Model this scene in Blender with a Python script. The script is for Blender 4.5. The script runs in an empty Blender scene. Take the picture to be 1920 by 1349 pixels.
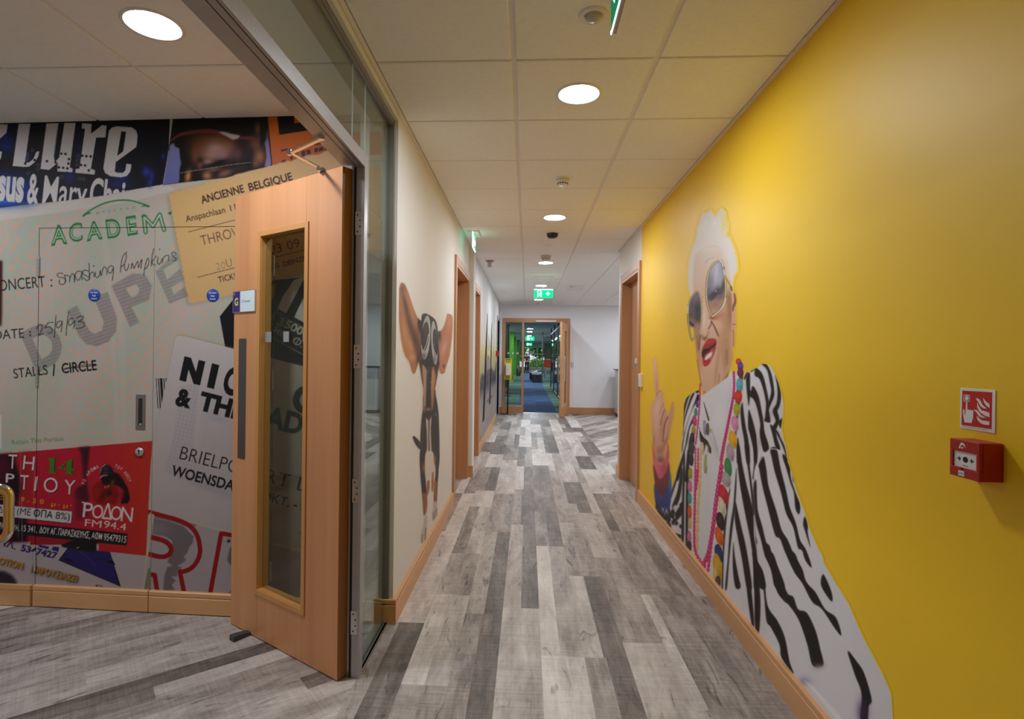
import bpy, math, random
import numpy as np
from mathutils import Vector, Matrix

sc = bpy.context.scene
COL = sc.collection
rnd = random.Random(7)

# ------------------------------------------------------------------ camera
# world: X across the corridor, Y along it, Z up (floor = 0).  The photo is 1920 x 1349.
CAM_Z = 1.398
F, CX, CY = 1040.6747, 934.8111, 666.7382
YAW, PITCH, ROLL = 0.0521, -0.0007, 0.0114


def cam_rot():
    cy, sy = math.cos(YAW), math.sin(YAW)
    cp, sp = math.cos(PITCH), math.sin(PITCH)
    cr, sr = math.cos(ROLL), math.sin(ROLL)
    B = np.array([[1, 0, 0], [0, 0, -1], [0, 1, 0]], float)
    Ry = np.array([[cy, 0, sy], [0, 1, 0], [-sy, 0, cy]])
    Rx = np.array([[1, 0, 0], [0, cp, -sp], [0, sp, cp]])
    Rz = np.array([[cr, -sr, 0], [sr, cr, 0], [0, 0, 1]])
    return Rz @ Rx @ Ry @ B      # world -> camera (x right, y down, z forward)


RC = cam_rot()


def to_px(P):
    """world points (N,3) -> photo pixels (N,2); used to look up printed artwork."""
    P = np.asarray(P, float).reshape(-1, 3) - np.array([0, 0, CAM_Z])
    c = P @ RC.T
    return np.stack([F * c[:, 0] / c[:, 2] + CX, F * c[:, 1] / c[:, 2] + CY], 1)


cam_data = bpy.data.cameras.new('camera')
cam = bpy.data.objects.new('camera', cam_data)
COL.objects.link(cam)
cam_data.sensor_fit = 'HORIZONTAL'
cam_data.sensor_width = 36.0
cam_data.lens = F / 1920 * 36.0
cam_data.shift_x = (960 - CX) / 1920
cam_data.shift_y = (CY - 674.5) / 1920
cam_data.clip_start = 0.02
cam_data.clip_end = 200
Rw = RC.T @ np.diag([1.0, -1.0, -1.0])
M = Matrix([[*Rw[i], 0] for i in range(3)] + [[0, 0, 0, 1]])
M.translation = Vector((0, 0, CAM_Z))
cam.matrix_world = M
sc.camera = cam

# ------------------------------------------------------------------ world, exposure
w = bpy.data.worlds.new('world')
sc.world = w
w.use_nodes = True
bg = w.node_tree.nodes['Background']
bg.inputs[0].default_value = (0.85, 0.92, 1.0, 1)
bg.inputs[1].default_value = 0.42
sc.view_settings.view_transform = 'Standard'
sc.view_settings.look = 'None'
sc.view_settings.exposure = 1.68
sc.view_settings.gamma = 1.0
sc.view_settings.use_curve_mapping = False
LAMP = 62.0            # radiance of the round LED downlights
sc.cycles.max_bounces = 10
sc.cycles.diffuse_bounces = 6
sc.cycles.glossy_bounces = 5
sc.cycles.transmission_bounces = 8
sc.cycles.transparent_max_bounces = 12
sc.cycles.sample_clamp_indirect = 6.0
sc.cycles.caustics_reflective = False
sc.cycles.caustics_refractive = False

# ------------------------------------------------------------------ materials


def lin(c):
    c = np.asarray(c, float) / 255.0
    return tuple(np.where(c <= 0.04045, c / 12.92, ((c + 0.055) / 1.055) ** 2.4))


def mat(name, rgb, rough=0.5, metal=0.0, spec=0.5, noise=0.0, nscale=(6, 6, 6), bump=0.0, bscale=60, coat=0.0):
    m = bpy.data.materials.new(name)
    m.use_nodes = True
    nt = m.node_tree
    b = nt.nodes['Principled BSDF']
    b.inputs['Base Color'].default_value = (*lin(rgb), 1)
    b.inputs['Roughness'].default_value = rough
    b.inputs['Metallic'].default_value = metal
    b.inputs['Specular IOR Level'].default_value = spec
    b.inputs['Coat Weight'].default_value = coat
    if noise or bump:
        tc = nt.nodes.new('ShaderNodeTexCoord')
        if noise:
            mp = nt.nodes.new('ShaderNodeMapping')
            mp.inputs['Scale'].default_value = nscale
            nz = nt.nodes.new('ShaderNodeTexNoise')
            nz.inputs['Scale'].default_value = 1.0
            nz.inputs['Detail'].default_value = 4
            rp = nt.nodes.new('ShaderNodeValToRGB')
            lo = [max(0, x * (1 - noise)) for x in lin(rgb)]
            hi = [min(1, x * (1 + noise)) for x in lin(rgb)]
            rp.color_ramp.elements[0].position = 0.3
            rp.color_ramp.elements[1].position = 0.7
            rp.color_ramp.elements[0].color = (*lo, 1)
            rp.color_ramp.elements[1].color = (*hi, 1)
            nt.links.new(tc.outputs['Object'], mp.inputs['Vector'])
            nt.links.new(mp.outputs['Vector'], nz.inputs['Vector'])
            nt.links.new(nz.outputs['Fac'], rp.inputs['Fac'])
            nt.links.new(rp.outputs['Color'], b.inputs['Base Color'])
        if bump:
            n2 = nt.nodes.new('ShaderNodeTexNoise')
            n2.inputs['Scale'].default_value = bscale
            n2.inputs['Detail'].default_value = 3
            bp = nt.nodes.new('ShaderNodeBump')
            bp.inputs['Strength'].default_value = bump
            bp.inputs['Distance'].default_value = 0.002
            nt.links.new(tc.outputs['Object'], n2.inputs['Vector'])
            nt.links.new(n2.outputs['Fac'], bp.inputs['Height'])
            nt.links.new(bp.outputs['Normal'], b.inputs['Normal'])
    return m


def wood(name, rgb, axis='Z', var=0.10, rough=0.38):
    """beech veneer: long soft streaks along one axis plus fine pores"""
    m = bpy.data.materials.new(name)
    m.use_nodes = True
    nt = m.node_tree
    b = nt.nodes['Principled BSDF']
    b.inputs['Roughness'].default_value = rough
    tc = nt.nodes.new('ShaderNodeTexCoord')
    s1 = {'X': (0.5, 9, 9), 'Y': (9, 0.5, 9), 'Z': (9, 9, 0.5)}[axis]
    s2 = {'X': (6, 160, 160), 'Y': (160, 6, 160), 'Z': (160, 160, 6)}[axis]
    outs = []
    for s, d in ((s1, 3.0), (s2, 2.0)):
        mp = nt.nodes.new('ShaderNodeMapping')
        mp.inputs['Scale'].default_value = s
        nz = nt.nodes.new('ShaderNodeTexNoise')
        nz.inputs['Scale'].default_value = 1.0
        nz.inputs['Detail'].default_value = d
        nz.inputs['Distortion'].default_value = 0.4
        nt.links.new(tc.outputs['Object'], mp.inputs['Vector'])
        nt.links.new(mp.outputs['Vector'], nz.inputs['Vector'])
        outs.append(nz)
    mx = nt.nodes.new('ShaderNodeMath')
    mx.operation = 'MULTIPLY_ADD'
    mx.inputs[1].default_value = 0.22
    nt.links.new(outs[1].outputs['Fac'], mx.inputs[0])
    nt.links.new(outs[0].outputs['Fac'], mx.inputs[2])
    rp = nt.nodes.new('ShaderNodeValToRGB')
    c = np.array(lin(rgb))
    rp.color_ramp.elements[0].position = 0.38
    rp.color_ramp.elements[1].position = 0.85
    rp.color_ramp.elements[0].color = (*(c * np.array([1 + var, 1 + var * 1.1, 1 + var * 1.2])).clip(0, 1), 1)
    rp.color_ramp.elements[1].color = (*(c * np.array([1 - var, 1 - 1.15 * var, 1 - 1.3 * var])), 1)
    nt.links.new(mx.outputs[0], rp.inputs['Fac'])
    nt.links.new(rp.outputs['Color'], b.inputs['Base Color'])
    return m


def emit(name, rgb, strength):
    m = bpy.data.materials.new(name)
    m.use_nodes = True
    nt = m.node_tree
    nt.nodes.remove(nt.nodes['Principled BSDF'])
    e = nt.nodes.new('ShaderNodeEmission')
    e.inputs[0].default_value = (*lin(rgb), 1)
    e.inputs[1].default_value = strength
    nt.links.new(e.outputs[0], nt.nodes['Material Output'].inputs[0])
    return m


def glass(name, tint=(232, 240, 236), refl=0.5):
    """thin architectural glass: clear, tinted, with mirror reflection by angle"""
    m = bpy.data.materials.new(name)
    m.use_nodes = True
    nt = m.node_tree
    nt.nodes.remove(nt.nodes['Principled BSDF'])
    t = nt.nodes.new('ShaderNodeBsdfTransparent')
    t.inputs[0].default_value = (*lin(tint), 1)
    g = nt.nodes.new('ShaderNodeBsdfGlossy')
    g.inputs['Roughness'].default_value = 0.0
    g.inputs[0].default_value = (0.9, 0.95, 0.93, 1)
    fr = nt.nodes.new('ShaderNodeFresnel')
    ge = nt.nodes.new('ShaderNodeNewGeometry')
    io = nt.nodes.new('ShaderNodeMath')
    io.operation = 'MULTIPLY_ADD'
    io.inputs[1].default_value = 1 / 1.5 - 1.5
    io.inputs[2].default_value = 1.5
    nt.links.new(ge.outputs['Backfacing'], io.inputs[0])
    nt.links.new(io.outputs[0], fr.inputs[0])
    ml = nt.nodes.new('ShaderNodeMath')
    ml.operation = 'MULTIPLY'
    ml.inputs[1].default_value = refl * 2
    ml.use_clamp = True
    mix = nt.nodes.new('ShaderNodeMixShader')
    nt.links.new(fr.outputs[0], ml.inputs[0])
    nt.links.new(ml.outputs[0], mix.inputs[0])
    nt.links.new(t.outputs[0], mix.inputs[1])
    nt.links.new(g.outputs[0], mix.inputs[2])
    nt.links.new(mix.outputs[0], nt.nodes['Material Output'].inputs[0])
    return m


def attr_mat(name, attr='print', rough=0.5, spec=0.4):
    m = bpy.data.materials.new(name)
    m.use_nodes = True
    nt = m.node_tree
    b = nt.nodes['Principled BSDF']
    b.inputs['Roughness'].default_value = rough
    b.inputs['Specular IOR Level'].default_value = spec
    a = nt.nodes.new('ShaderNodeAttribute')
    a.attribute_name = attr
    nt.links.new(a.outputs['Color'], b.inputs['Base Color'])
    return m


YELLOW = (250, 205, 22)
WHITEW = (235, 234, 231)
m_yellow = mat('yellow wall paint', YELLOW, 0.5, spec=0.5, noise=0.015, nscale=(3, 3, 3))
m_white = mat('white wall paint', WHITEW, 0.6, spec=0.3, noise=0.01, nscale=(3, 3, 3))
m_cool = mat('cool white wall paint', (232, 232, 235), 0.6, spec=0.3, noise=0.01)
m_tile = mat('ceiling tile', (247, 246, 243), 0.85, spec=0.1, noise=0.02, nscale=(40, 40, 40))
m_tee = mat('ceiling grid', (238, 232, 228), 0.5, spec=0.3)
m_void = mat('shadow gap', (60, 55, 45), 0.9, spec=0.0)
m_beech_z = wood('beech veneer upright', (212, 150, 100), 'Z')
m_beech_x = wood('beech board across', (214, 162, 110), 'X', 0.09)
m_beech_y = wood('beech board along', (214, 162, 110), 'Y', 0.09)
m_oak_z = wood('brown door frame upright', (194, 145, 103), 'Z', 0.08)
m_oak_y = wood('brown door frame along', (194, 145, 103), 'Y', 0.08)
m_oak_x = wood('brown door frame across', (188, 138, 96), 'X', 0.08)
m_edge = wood('dark door edge', (150, 96, 40), 'Z', 0.1)
m_alu = mat('satin grey aluminium', (174, 174, 178), 0.36, 0.3, noise=0.03, nscale=(80, 80, 1))
m_alud = mat('dark grey aluminium', (96, 94, 94), 0.4, 0.6, noise=0.03, nscale=(80, 80, 1))
m_steel = mat('brushed steel', (206, 206, 206), 0.28, 0.75, noise=0.05, nscale=(4, 4, 120))
m_steeld = mat('grey finger plate', (112, 108, 104), 0.38, 0.8, noise=0.04, nscale=(120, 4, 4))
m_chrome = mat('chrome', (225, 225, 225), 0.08, 1.0)
m_black = mat('black plastic', (22, 22, 24), 0.4)
m_gasket = mat('black gasket', (14, 13, 13), 0.7)
m_wedge = mat('grey rubber', (70, 69, 70), 0.7)
m_plastic = mat('white plastic', (236, 234, 228), 0.35)
m_red = mat('red call point plastic', (176, 26, 24), 0.35)
m_signred = mat('sign red', (196, 24, 22), 0.4)
m_signwhite = mat('sign white', (238, 236, 236), 0.35)
m_ink = mat('black ink', (20, 20, 22), 0.5)
m_glass = glass('clear glass')
m_glassedge = mat('glass edge', (225, 235, 232), 0.1, spec=0.8)
m_lamp = emit('lit diffuser', (241, 246, 255), LAMP)
m_officelamp = emit('office lit diffuser', (240, 246, 255), 125.0)
m_exitgreen = emit('lit exit sign green', (0, 176, 96), 1.1)
m_exitwhite = emit('lit exit sign white', (235, 255, 245), 1.6)

# ------------------------------------------------------------------ mesh helpers


class MB:
    def __init__(self):
        self.v, self.f, self.m, self.s = [], [], [], []

    def add(self, vs, fs, mi=0, smooth=False):
        o = len(self.v)
        self.v += [tuple(map(float, p)) for p in vs]
        self.f += [tuple(i + o for i in f) for f in fs]
        self.m += [mi] * len(fs)
        self.s += [smooth] * len(fs)
        return self

    def box(self, x0, x1, y0, y1, z0, z1, mi=0):
        x0, x1 = min(x0, x1), max(x0, x1)
        y0, y1 = min(y0, y1), max(y0, y1)
        z0, z1 = min(z0, z1), max(z0, z1)
        v = [(x, y, z) for z in (z0, z1) for y in (y0, y1) for x in (x0, x1)]
        return self.add(v, [(0, 2, 3, 1), (4, 5, 7, 6), (0, 1, 5, 4), (2, 6, 7, 3), (0, 4, 6, 2), (1, 3, 7, 5)], mi)

    def obox(self, c, ax, ay, az, mi=0):
        """box from centre and three half vectors"""
        c, ax, ay, az = (np.asarray(q, float) for q in (c, ax, ay, az))
        v = [c + sx * ax + sy * ay + sz * az for sz in (-1, 1) for sy in (-1, 1) for sx in (-1, 1)]
        return self.add(v, [(0, 2, 3, 1), (4, 5, 7, 6), (0, 1, 5, 4), (2, 6, 7, 3), (0, 4, 6, 2), (1, 3, 7, 5)], mi)

    def quad(self, a, b, c, d, mi=0):
        return self.add([a, b, c, d], [(0, 1, 2, 3)], mi)

    def cyl(self, a, b, r, r2=None, n=24, mi=0, cap=True, smooth=True):
        a, b = np.asarray(a, float), np.asarray(b, float)
        r2 = r if r2 is None else r2
        d = (b - a) / np.linalg.norm(b - a)
        u = np.cross(d, (0, 0, 1) if abs(d[2]) < .9 else (1, 0, 0))
        u /= np.linalg.norm(u)
        w_ = np.cross(d, u)
        vs = []
        for p, rr in ((a, r), (b, r2)):
            vs += [p + rr * (math.cos(2 * math.pi * i / n) * u + math.sin(2 * math.pi * i / n) * w_) for i in range(n)]
        self.add(vs, [(i, (i + 1) % n, n + (i + 1) % n, n + i) for i in range(n)], mi, smooth)
        if cap:
            self.add(vs[:n], [tuple(range(n))[::-1]], mi)
            self.add(vs[n:], [tuple(range(n))], mi)
        return self

    def lathe(self, c, prof, n=32, axis=(0, 0, 1), mi=0, smooth=True, close=False):
        """profile of (radius, height) about an axis through c"""
        c = np.asarray(c, float)
        d = np.asarray(axis, float)
        u = np.cross(d, (0, 0, 1) if abs(d[2]) < .9 else (1, 0, 0))
        u /= np.linalg.norm(u)
        w_ = np.cross(d, u)
        vs, fs = [], []
        for r, h in prof:
            vs += [c + h * d + r * (math.cos(2 * math.pi * i / n) * u + math.sin(2 * math.pi * i / n) * w_) for i in range(n)]
        for k in range(len(prof) - 1):
            fs += [(k * n + i, k * n + (i + 1) % n, (k + 1) * n + (i + 1) % n, (k + 1) * n + i) for i in range(n)]
        if close:
            fs.append(tuple(range(n))[::-1])
            fs.append(tuple((len(prof) - 1) * n + i for i in range(n)))
        return self.add(vs, fs, mi, smooth)

    def tube(self, pts, r, n=14, mi=0):
        pts = [np.asarray(p, float) for p in pts]
        vs, fs = [], []
        prev = None
        for k, p in enumerate(pts):
            d = pts[min(k + 1, len(pts) - 1)] - pts[max(k - 1, 0)]
            d /= np.linalg.norm(d)
            if prev is None:
                u = np.cross(d, (0, 0, 1) if abs(d[2]) < .9 else (1, 0, 0))
            else:
                u = prev - d * (prev @ d)
            u /= np.linalg.norm(u)
            prev = u
            w_ = np.cross(d, u)
            vs += [p + r * (math.cos(2 * math.pi * i / n) * u + math.sin(2 * math.pi * i / n) * w_) for i in range(n)]
        for k in range(len(pts) - 1):
            fs += [(k * n + i, k * n + (i + 1) % n, (k + 1) * n + (i + 1) % n, (k + 1) * n + i) for i in range(n)]
        self.add(vs, fs, mi, True)
        self.add(vs[:n], [tuple(range(n))[::-1]], mi)
        self.add(vs[-n:], [tuple(range(n))], mi)
        return self

    def prism(self, poly, o, ux, uy, uz, mi=0):
        """2-D outline extruded: point = o + x*ux + y*uy, thickness vector uz"""
        o, ux, uy, uz = (np.asarray(q, float) for q in (o, ux, uy, uz))
        n = len(poly)
        vs = [o + x * ux + y * uy for x, y in poly] + [o + x * ux + y * uy + uz for x, y in poly]
        fs = [tuple(range(n))[::-1], tuple(range(n, 2 * n))] + [(i, (i + 1) % n, n + (i + 1) % n, n + i) for i in range(n)]
        return self.add(vs, fs, mi)

    def flat(self, poly, o, ux, uy, mi=0):
        o, ux, uy = (np.asarray(q, float) for q in (o, ux, uy))
        return self.add([o + x * ux + y * uy for x, y in poly], [tuple(range(len(poly)))], mi)

    def text(self, s, o, ux, uy, width=None, cap=None, bold=0.0, mi=0, centre=False):
        """flat lettering: o = baseline start, ux / uy unit axes"""
        vs, tris, bw, ch = glyphs(s, bold)
        sy = (cap or 1) / ch
        sx = sy if width is None else width / bw
        o, ux, uy = (np.asarray(q, float) for q in (o, ux, uy))
        off = -bw * sx / 2 if centre else 0
        return self.add([o + (x * sx + off) * ux + y * sy * uy for x, y in vs], tris, mi)

    def build(self, name, mats, parent=None, bevel=0.0, seg=2, local=False):
        me = bpy.data.meshes.new(name)
        me.from_pydata(self.v, [], self.f)
        for m in (mats if isinstance(mats, (list, tuple)) else [mats]):
            me.materials.append(m)
        me.polygons.foreach_set('material_index', self.m)
        me.polygons.foreach_set('use_smooth', self.s)
        me.update()
        o = bpy.data.objects.new(name, me)
        COL.objects.link(o)
        if parent is not None:
            o.parent = parent
            if not local:
                me.transform(world_of(parent).inverted())
        if bevel:
            b = o.modifiers.new('bevel', 'BEVEL')
            b.width = bevel
            b.segments = seg
            b.limit_method = 'ANGLE'
            b.harden_normals = False
        return o


def world_of(p):
    m = Matrix.Identity(4)
    while p is not None:
        m = p.matrix_basis @ m
        p = p.parent
    return m


def thing(name, label, cat, loc=(0, 0, 0), rz=0.0, group=None, kind=None):
    o = bpy.data.objects.new(name, None)
    o.empty_display_size = 0.1
    COL.objects.link(o)
    o.location = loc
    o.rotation_euler = (0, 0, rz)
    tag(o, label, cat, group, kind)
    return o


def tag(o, label=None, cat=None, group=None, kind=None):
    if label:
        o['label'] = label
    if cat:
        o['category'] = cat
    if group:
        o['group'] = group
    if kind:
        o['kind'] = kind
    return o


def struct(o, label=None):
    return tag(o, label, None, None, 'structure')


def dup(root, loc, label=None, rz=None):
    r = root.copy()
    COL.objects.link(r)
    r.location = loc
    if rz is not None:
        r.rotation_euler = (0, 0, rz)
    if label:
        r['label'] = label
    for ch in list(root.children):
        c = ch.copy()
        COL.objects.link(c)
        c.parent = r
        for g in list(ch.children):
            d = g.copy()
            COL.objects.link(d)
            d.parent = c
    return r


_gly = {}


def glyphs(s, bold=0.0):
    """(verts2d, faces, width, cap height) of a string set in Blender's own typeface"""
    key = (s, round(bold, 4))
    if key in _gly:
        return _gly[key]

    def raw(t):
        cu = bpy.data.curves.new('t', 'FONT')
        cu.body = t
        cu.offset = bold
        cu.resolution_u = 4
        ob = bpy.data.objects.new('t', cu)
        COL.objects.link(ob)
        dg = bpy.context.evaluated_depsgraph_get()
        dg.update()
        me = bpy.data.meshes.new_from_object(ob.evaluated_get(dg))
        v = np.array([(p.co.x, p.co.y) for p in me.vertices]) if len(me.vertices) else np.zeros((0, 2))
        f = [tuple(p.vertices) for p in me.polygons]
        bpy.data.objects.remove(ob)
        bpy.data.curves.remove(cu)
        bpy.data.meshes.remove(me)
        return v, f
    v, f = raw(s)
    if not hasattr(glyphs, 'cap'):
        hv, _ = raw('H') if bold == 0 else (None, None)
        glyphs.cap = 0.69 if hv is None else hv[:, 1].max() - hv[:, 1].min()
    x0 = v[:, 0].min()
    v = v - np.array([x0, 0])
    _gly[key] = (v, f, v[:, 0].max(), glyphs.cap)
    return _gly[key]
# ------------------------------------------------------------------ room constants
XR, XL, H = 1.083, -0.683, 2.65       # right wall, left wall, ceiling height
XS = -0.708                            # corridor face of the glazed screen
YF = 13.6                              # end wall
YB = -2.6                              # behind the camera
Y_YEL, Y_RC = 5.385, 6.69              # end of yellow paint / end of the right wall
GX, GY = -0.0728, 2.3501               # ceiling grid origin
MUR_O, MUR_K = (-1.9, 2.882), -0.030   # lobby mural wall: Y = 2.882 - 0.03 (X + 1.9)


def mural_y(x):
    return MUR_O[1] + MUR_K * (x - MUR_O[0])


# ------------------------------------------------------------------ floor planks
m_floor = bpy.data.materials.new('grey wood plank vinyl')
m_floor.use_nodes = True


def floor_nodes():
    nt = m_floor.node_tree
    b = nt.nodes['Principled BSDF']
    N, L = nt.nodes.new, nt.links.new
    at = N('ShaderNodeAttribute')
    at.attribute_name = 'tone'
    uv = N('ShaderNodeUVMap')
    uv.uv_map = 'plank'

    def nz(scale, detail, dist=0.0, rough=0.5):
        mp = N('ShaderNodeMapping')
        mp.inputs['Scale'].default_value = scale
        n = N('ShaderNodeTexNoise')
        n.inputs['Scale'].default_value = 1
        n.inputs['Detail'].default_value = detail
        n.inputs['Distortion'].default_value = dist
        n.inputs['Roughness'].default_value = rough
        L(uv.outputs[0], mp.inputs[0])
        L(mp.outputs[0], n.inputs['Vector'])
        return n

    def math_(op, a, b_, c=None):
        n = N('ShaderNodeMath')
        n.operation = op
        for i, q in enumerate((a, b_, c)):
            if q is None:
                continue
            if isinstance(q, (int, float)):
                n.inputs[i].default_value = q
            else:
                L(q, n.inputs[i])
        return n.outputs[0]
    cloud = nz((1.6, 7, 1), 5, 1.0)
    grain = nz((3, 55, 1), 4, 0.3)
    saw = nz((70, 2.2, 1), 4, 0.15, 0.7)
    knot = nz((3.2, 13, 1), 3, 2.2)
    wear = nz((9, 26, 1), 5, 0.6, 0.72)
    t = at.outputs['Fac']
    v = math_('MULTIPLY_ADD', math_('SUBTRACT', cloud.outputs['Fac'], 0.5), 0.85, t)
    v = math_('MULTIPLY_ADD', math_('SUBTRACT', grain.outputs['Fac'], 0.5), 0.24, v)
    v = math_('MULTIPLY_ADD', math_('SUBTRACT', saw.outputs['Fac'], 0.5), 0.42, v)
    v = math_('MULTIPLY_ADD', math_('SUBTRACT', wear.outputs['Fac'], 0.5), 0.50, v)
    k = math_('MULTIPLY', math_('MAXIMUM', math_('SUBTRACT', knot.outputs['Fac'], 0.62), 0.0), 3.0)
    v = math_('SUBTRACT', v, k)
    v = math_('SUBTRACT', v, 0.04)
    rp = N('ShaderNodeValToRGB')
    els = rp.color_ramp.elements
    els[0].position, els[0].color = 0.0, (*lin((92, 85, 79)), 1)
    els[1].position, els[1].color = 1.0, (*lin((232, 228, 222)), 1)
    for p, c in ((0.25, (132, 124, 117)), (0.5, (174, 166, 159)), (0.75, (206, 200, 193))):
        e = els.new(p)
        e.color = (*lin(c), 1)
    L(v, rp.inputs['Fac'])
    L(rp.outputs['Color'], b.inputs['Base Color'])
    b.inputs['Roughness'].default_value = 0.46
    b.inputs['Specular IOR Level'].default_value = 0.32
    bp = N('ShaderNodeBump')
    bp.inputs['Strength'].default_value = 0.12
    bp.inputs['Distance'].default_value = 0.002
    L(saw.outputs['Fac'], bp.inputs['Height'])
    L(bp.outputs[0], b.inputs['Normal'])


floor_nodes()


def clip_half(poly, a, b_, c):
    """keep a*x + b*y <= c"""
    out = []
    for i in range(len(poly)):
        p, q = poly[i], poly[(i + 1) % len(poly)]
        dp, dq = a * p[0] + b_ * p[1] - c, a * q[0] + b_ * q[1] - c
        if dp <= 0:
            out.append(p)
        if dp * dq < 0:
            t = dp / (dp - dq)
            out.append((p[0] + t * (q[0] - p[0]), p[1] + t * (q[1] - p[1])))
    return out


def build_floor():
    V, Fc, tone, uvs = [], [], [], []
    r = random.Random(11)

    def put(poly, t, uvf):
        if len(poly) < 3:
            return
        o = len(V)
        V.extend((x, y, 0.0) for x, y in poly)
        Fc.append(tuple(range(o, o + len(poly))))
        tone.append(t)
        uvs.append([uvf(x, y) for x, y in poly])

    def strip(x0, x1, y0, y1, t):
        ou, ov = r.uniform(0, 90), r.uniform(0, 90)
        put([(x0, y0), (x1, y0), (x1, y1), (x0, y1)], t, lambda x, y: (y - y0 + ou, x - x0 + ov))

    def any_tone():
        q = r.random()
        return r.uniform(.14, .3) if q < .2 else r.uniform(.38, .62) if q < .62 else r.uniform(.64, .86)
    # corridor: columns 0.2 m wide; the nearest planks follow the photo
    T = {0: [(1.3, 2.87, (.52, .2), .35), (2.87, 4.38, (.76,), 0)],
         1: [(1.2, 2.33, (.5, .5), .5), (2.33, 3.22, (.74, .62), .5), (3.22, 3.9, (.52, .42), .6)],
         2: [(1.8, 3.0, (.38, .18), .48), (3.0, 4.4, (.56, .2), .5)],
         3: [(1.9, 3.08, (.66,), 0), (3.08, 4.6, (.6, .22), .5)],
         4: [(1.4, 2.6, (.84, .78), .62), (2.6, 4.1, (.88, .56), .45)],
         5: [(1.4, 2.6, (.42, .26), .5), (2.6, 3.56, (.64, .24), .45), (3.56, 4.7, (.5,), 0)],
         6: [(1.55, 2.75, (.6,), 0), (2.75, 3.9, (.42, .5), .4), (3.9, 5.0, (.62,), 0)],
         7: [(2.0, 3.31, (.74, .4), .28), (3.31, 4.5, (.4,), 0)],
         8: [(2.1, 3.31, (.36,), 0), (3.31, 4.6, (.34, .55), .55)]}
    for k in range(9):
        a, b_ = -0.72 + 0.2 * k, -0.72 + 0.2 * (k + 1)
        b_ = 1.09 if k == 8 else b_
        done = []
        for y0, y1, ts, sp in T.get(k, []):
            done.append((y0, y1))
            if len(ts) == 1:
                strip(a, b_, y0, y1, ts[0])
            else:
                xm = a + (b_ - a) * sp
                strip(a, xm, y0, y1, ts[0])
                strip(xm, b_, y0, y1, ts[1])
        lo, hi = min(d[0] for d in done), max(d[1] for d in done)
        y = lo
        while y > YB:
            strip(a, b_, max(YB, y - 1.22), y, any_tone())
            y -= 1.22
        y = hi
        while y < YF:
            y2 = min(YF, y + r.choice((1.22, 1.22, 0.61, 0.9)))
            if r.random() < .55:
                xm = a + (b_ - a) * r.uniform(.35, .65)
                strip(a, xm, y, y2, any_tone())
                strip(xm, b_, y, y2, any_tone())
            else:
                strip(a, b_, y, y2, any_tone())
            y = y2
    # diagonal planks: lobby on the left, side area on the right of the far end

    def diagonal(ang, halfs, ext, seed):
        rr = random.Random(seed)
        ca, sa = math.cos(ang), math.sin(ang)
        v = ext[2]
        while v < ext[3]:
            u = ext[0] - rr.uniform(0, 1.2)
            while u < ext[1]:
                parts = [(0, 1)] if rr.random() < .45 else [(0, .5), (.5, 1)]
                for p0, p1 in parts:
                    q = [(u, v + .2 * p0), (u + 1.22, v + .2 * p0), (u + 1.22, v + .2 * p1), (u, v + .2 * p1)]
                    poly = [(ca * a - sa * b_, sa * a + ca * b_) for a, b_ in q]
                    for h_ in halfs:
                        poly = clip_half(poly, *h_)
                        if len(poly) < 3:
                            break
                    if len(poly) >= 3:
                        ou, ov, w_ = r.uniform(0, 90), r.uniform(0, 90), v
                        put(poly, any_tone() * .92 - .04, lambda x, y: (ca * x + sa * y + ou, -sa * x + ca * y - w_ + ov))
                u += 1.22
            v += .2
    diagonal(math.radians(41), [(1, 0, -.72), (-1, 0, 5.2), (0, -1, -YB), (0, 1, 3.3)], (-7, 4, -3, 8), 5)
    diagonal(math.radians(56), [(-1, 0, -1.09), (1, 0, 4.8), (0, -1, -6.6), (0, 1, YF)], (4, 15, -2, 9), 8)
    for x0, x1, y0, y1 in ((1.09, 1.3, 5.4, 6.5), (-.95, -.72, 5.1, 6.35), (-.95, -.72, 6.7, 7.75), (-.95, -.72, 12.2, 13.3), (-.72, -.5, YF, YF + .16), (-.5, .2, YF, YF + .16), (.2, 1.1, YF, YF + .16)):
        strip(x0, x1, y0, y1, .55)
    me = bpy.data.meshes.new('floor')
    me.from_pydata(V, [], Fc)
    at = me.attributes.new('tone', 'FLOAT', 'FACE')
    at.data.foreach_set('value', tone)
    ul = me.uv_layers.new(name='plank')
    ul.data.foreach_set('uv', [c for poly in uvs for p in poly for c in p])
    me.materials.append(m_floor)
    o = bpy.data.objects.new('floor', me)
    COL.objects.link(o)
    struct(o, 'grey wood plank vinyl floor of the corridor, lobby and side area')
    slab = MB().box(-5.2, 4.8, YB, YF, -.1, -.004).build('floor_slab', m_void, o)
    return o


build_floor()

# ------------------------------------------------------------------ ceiling


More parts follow.
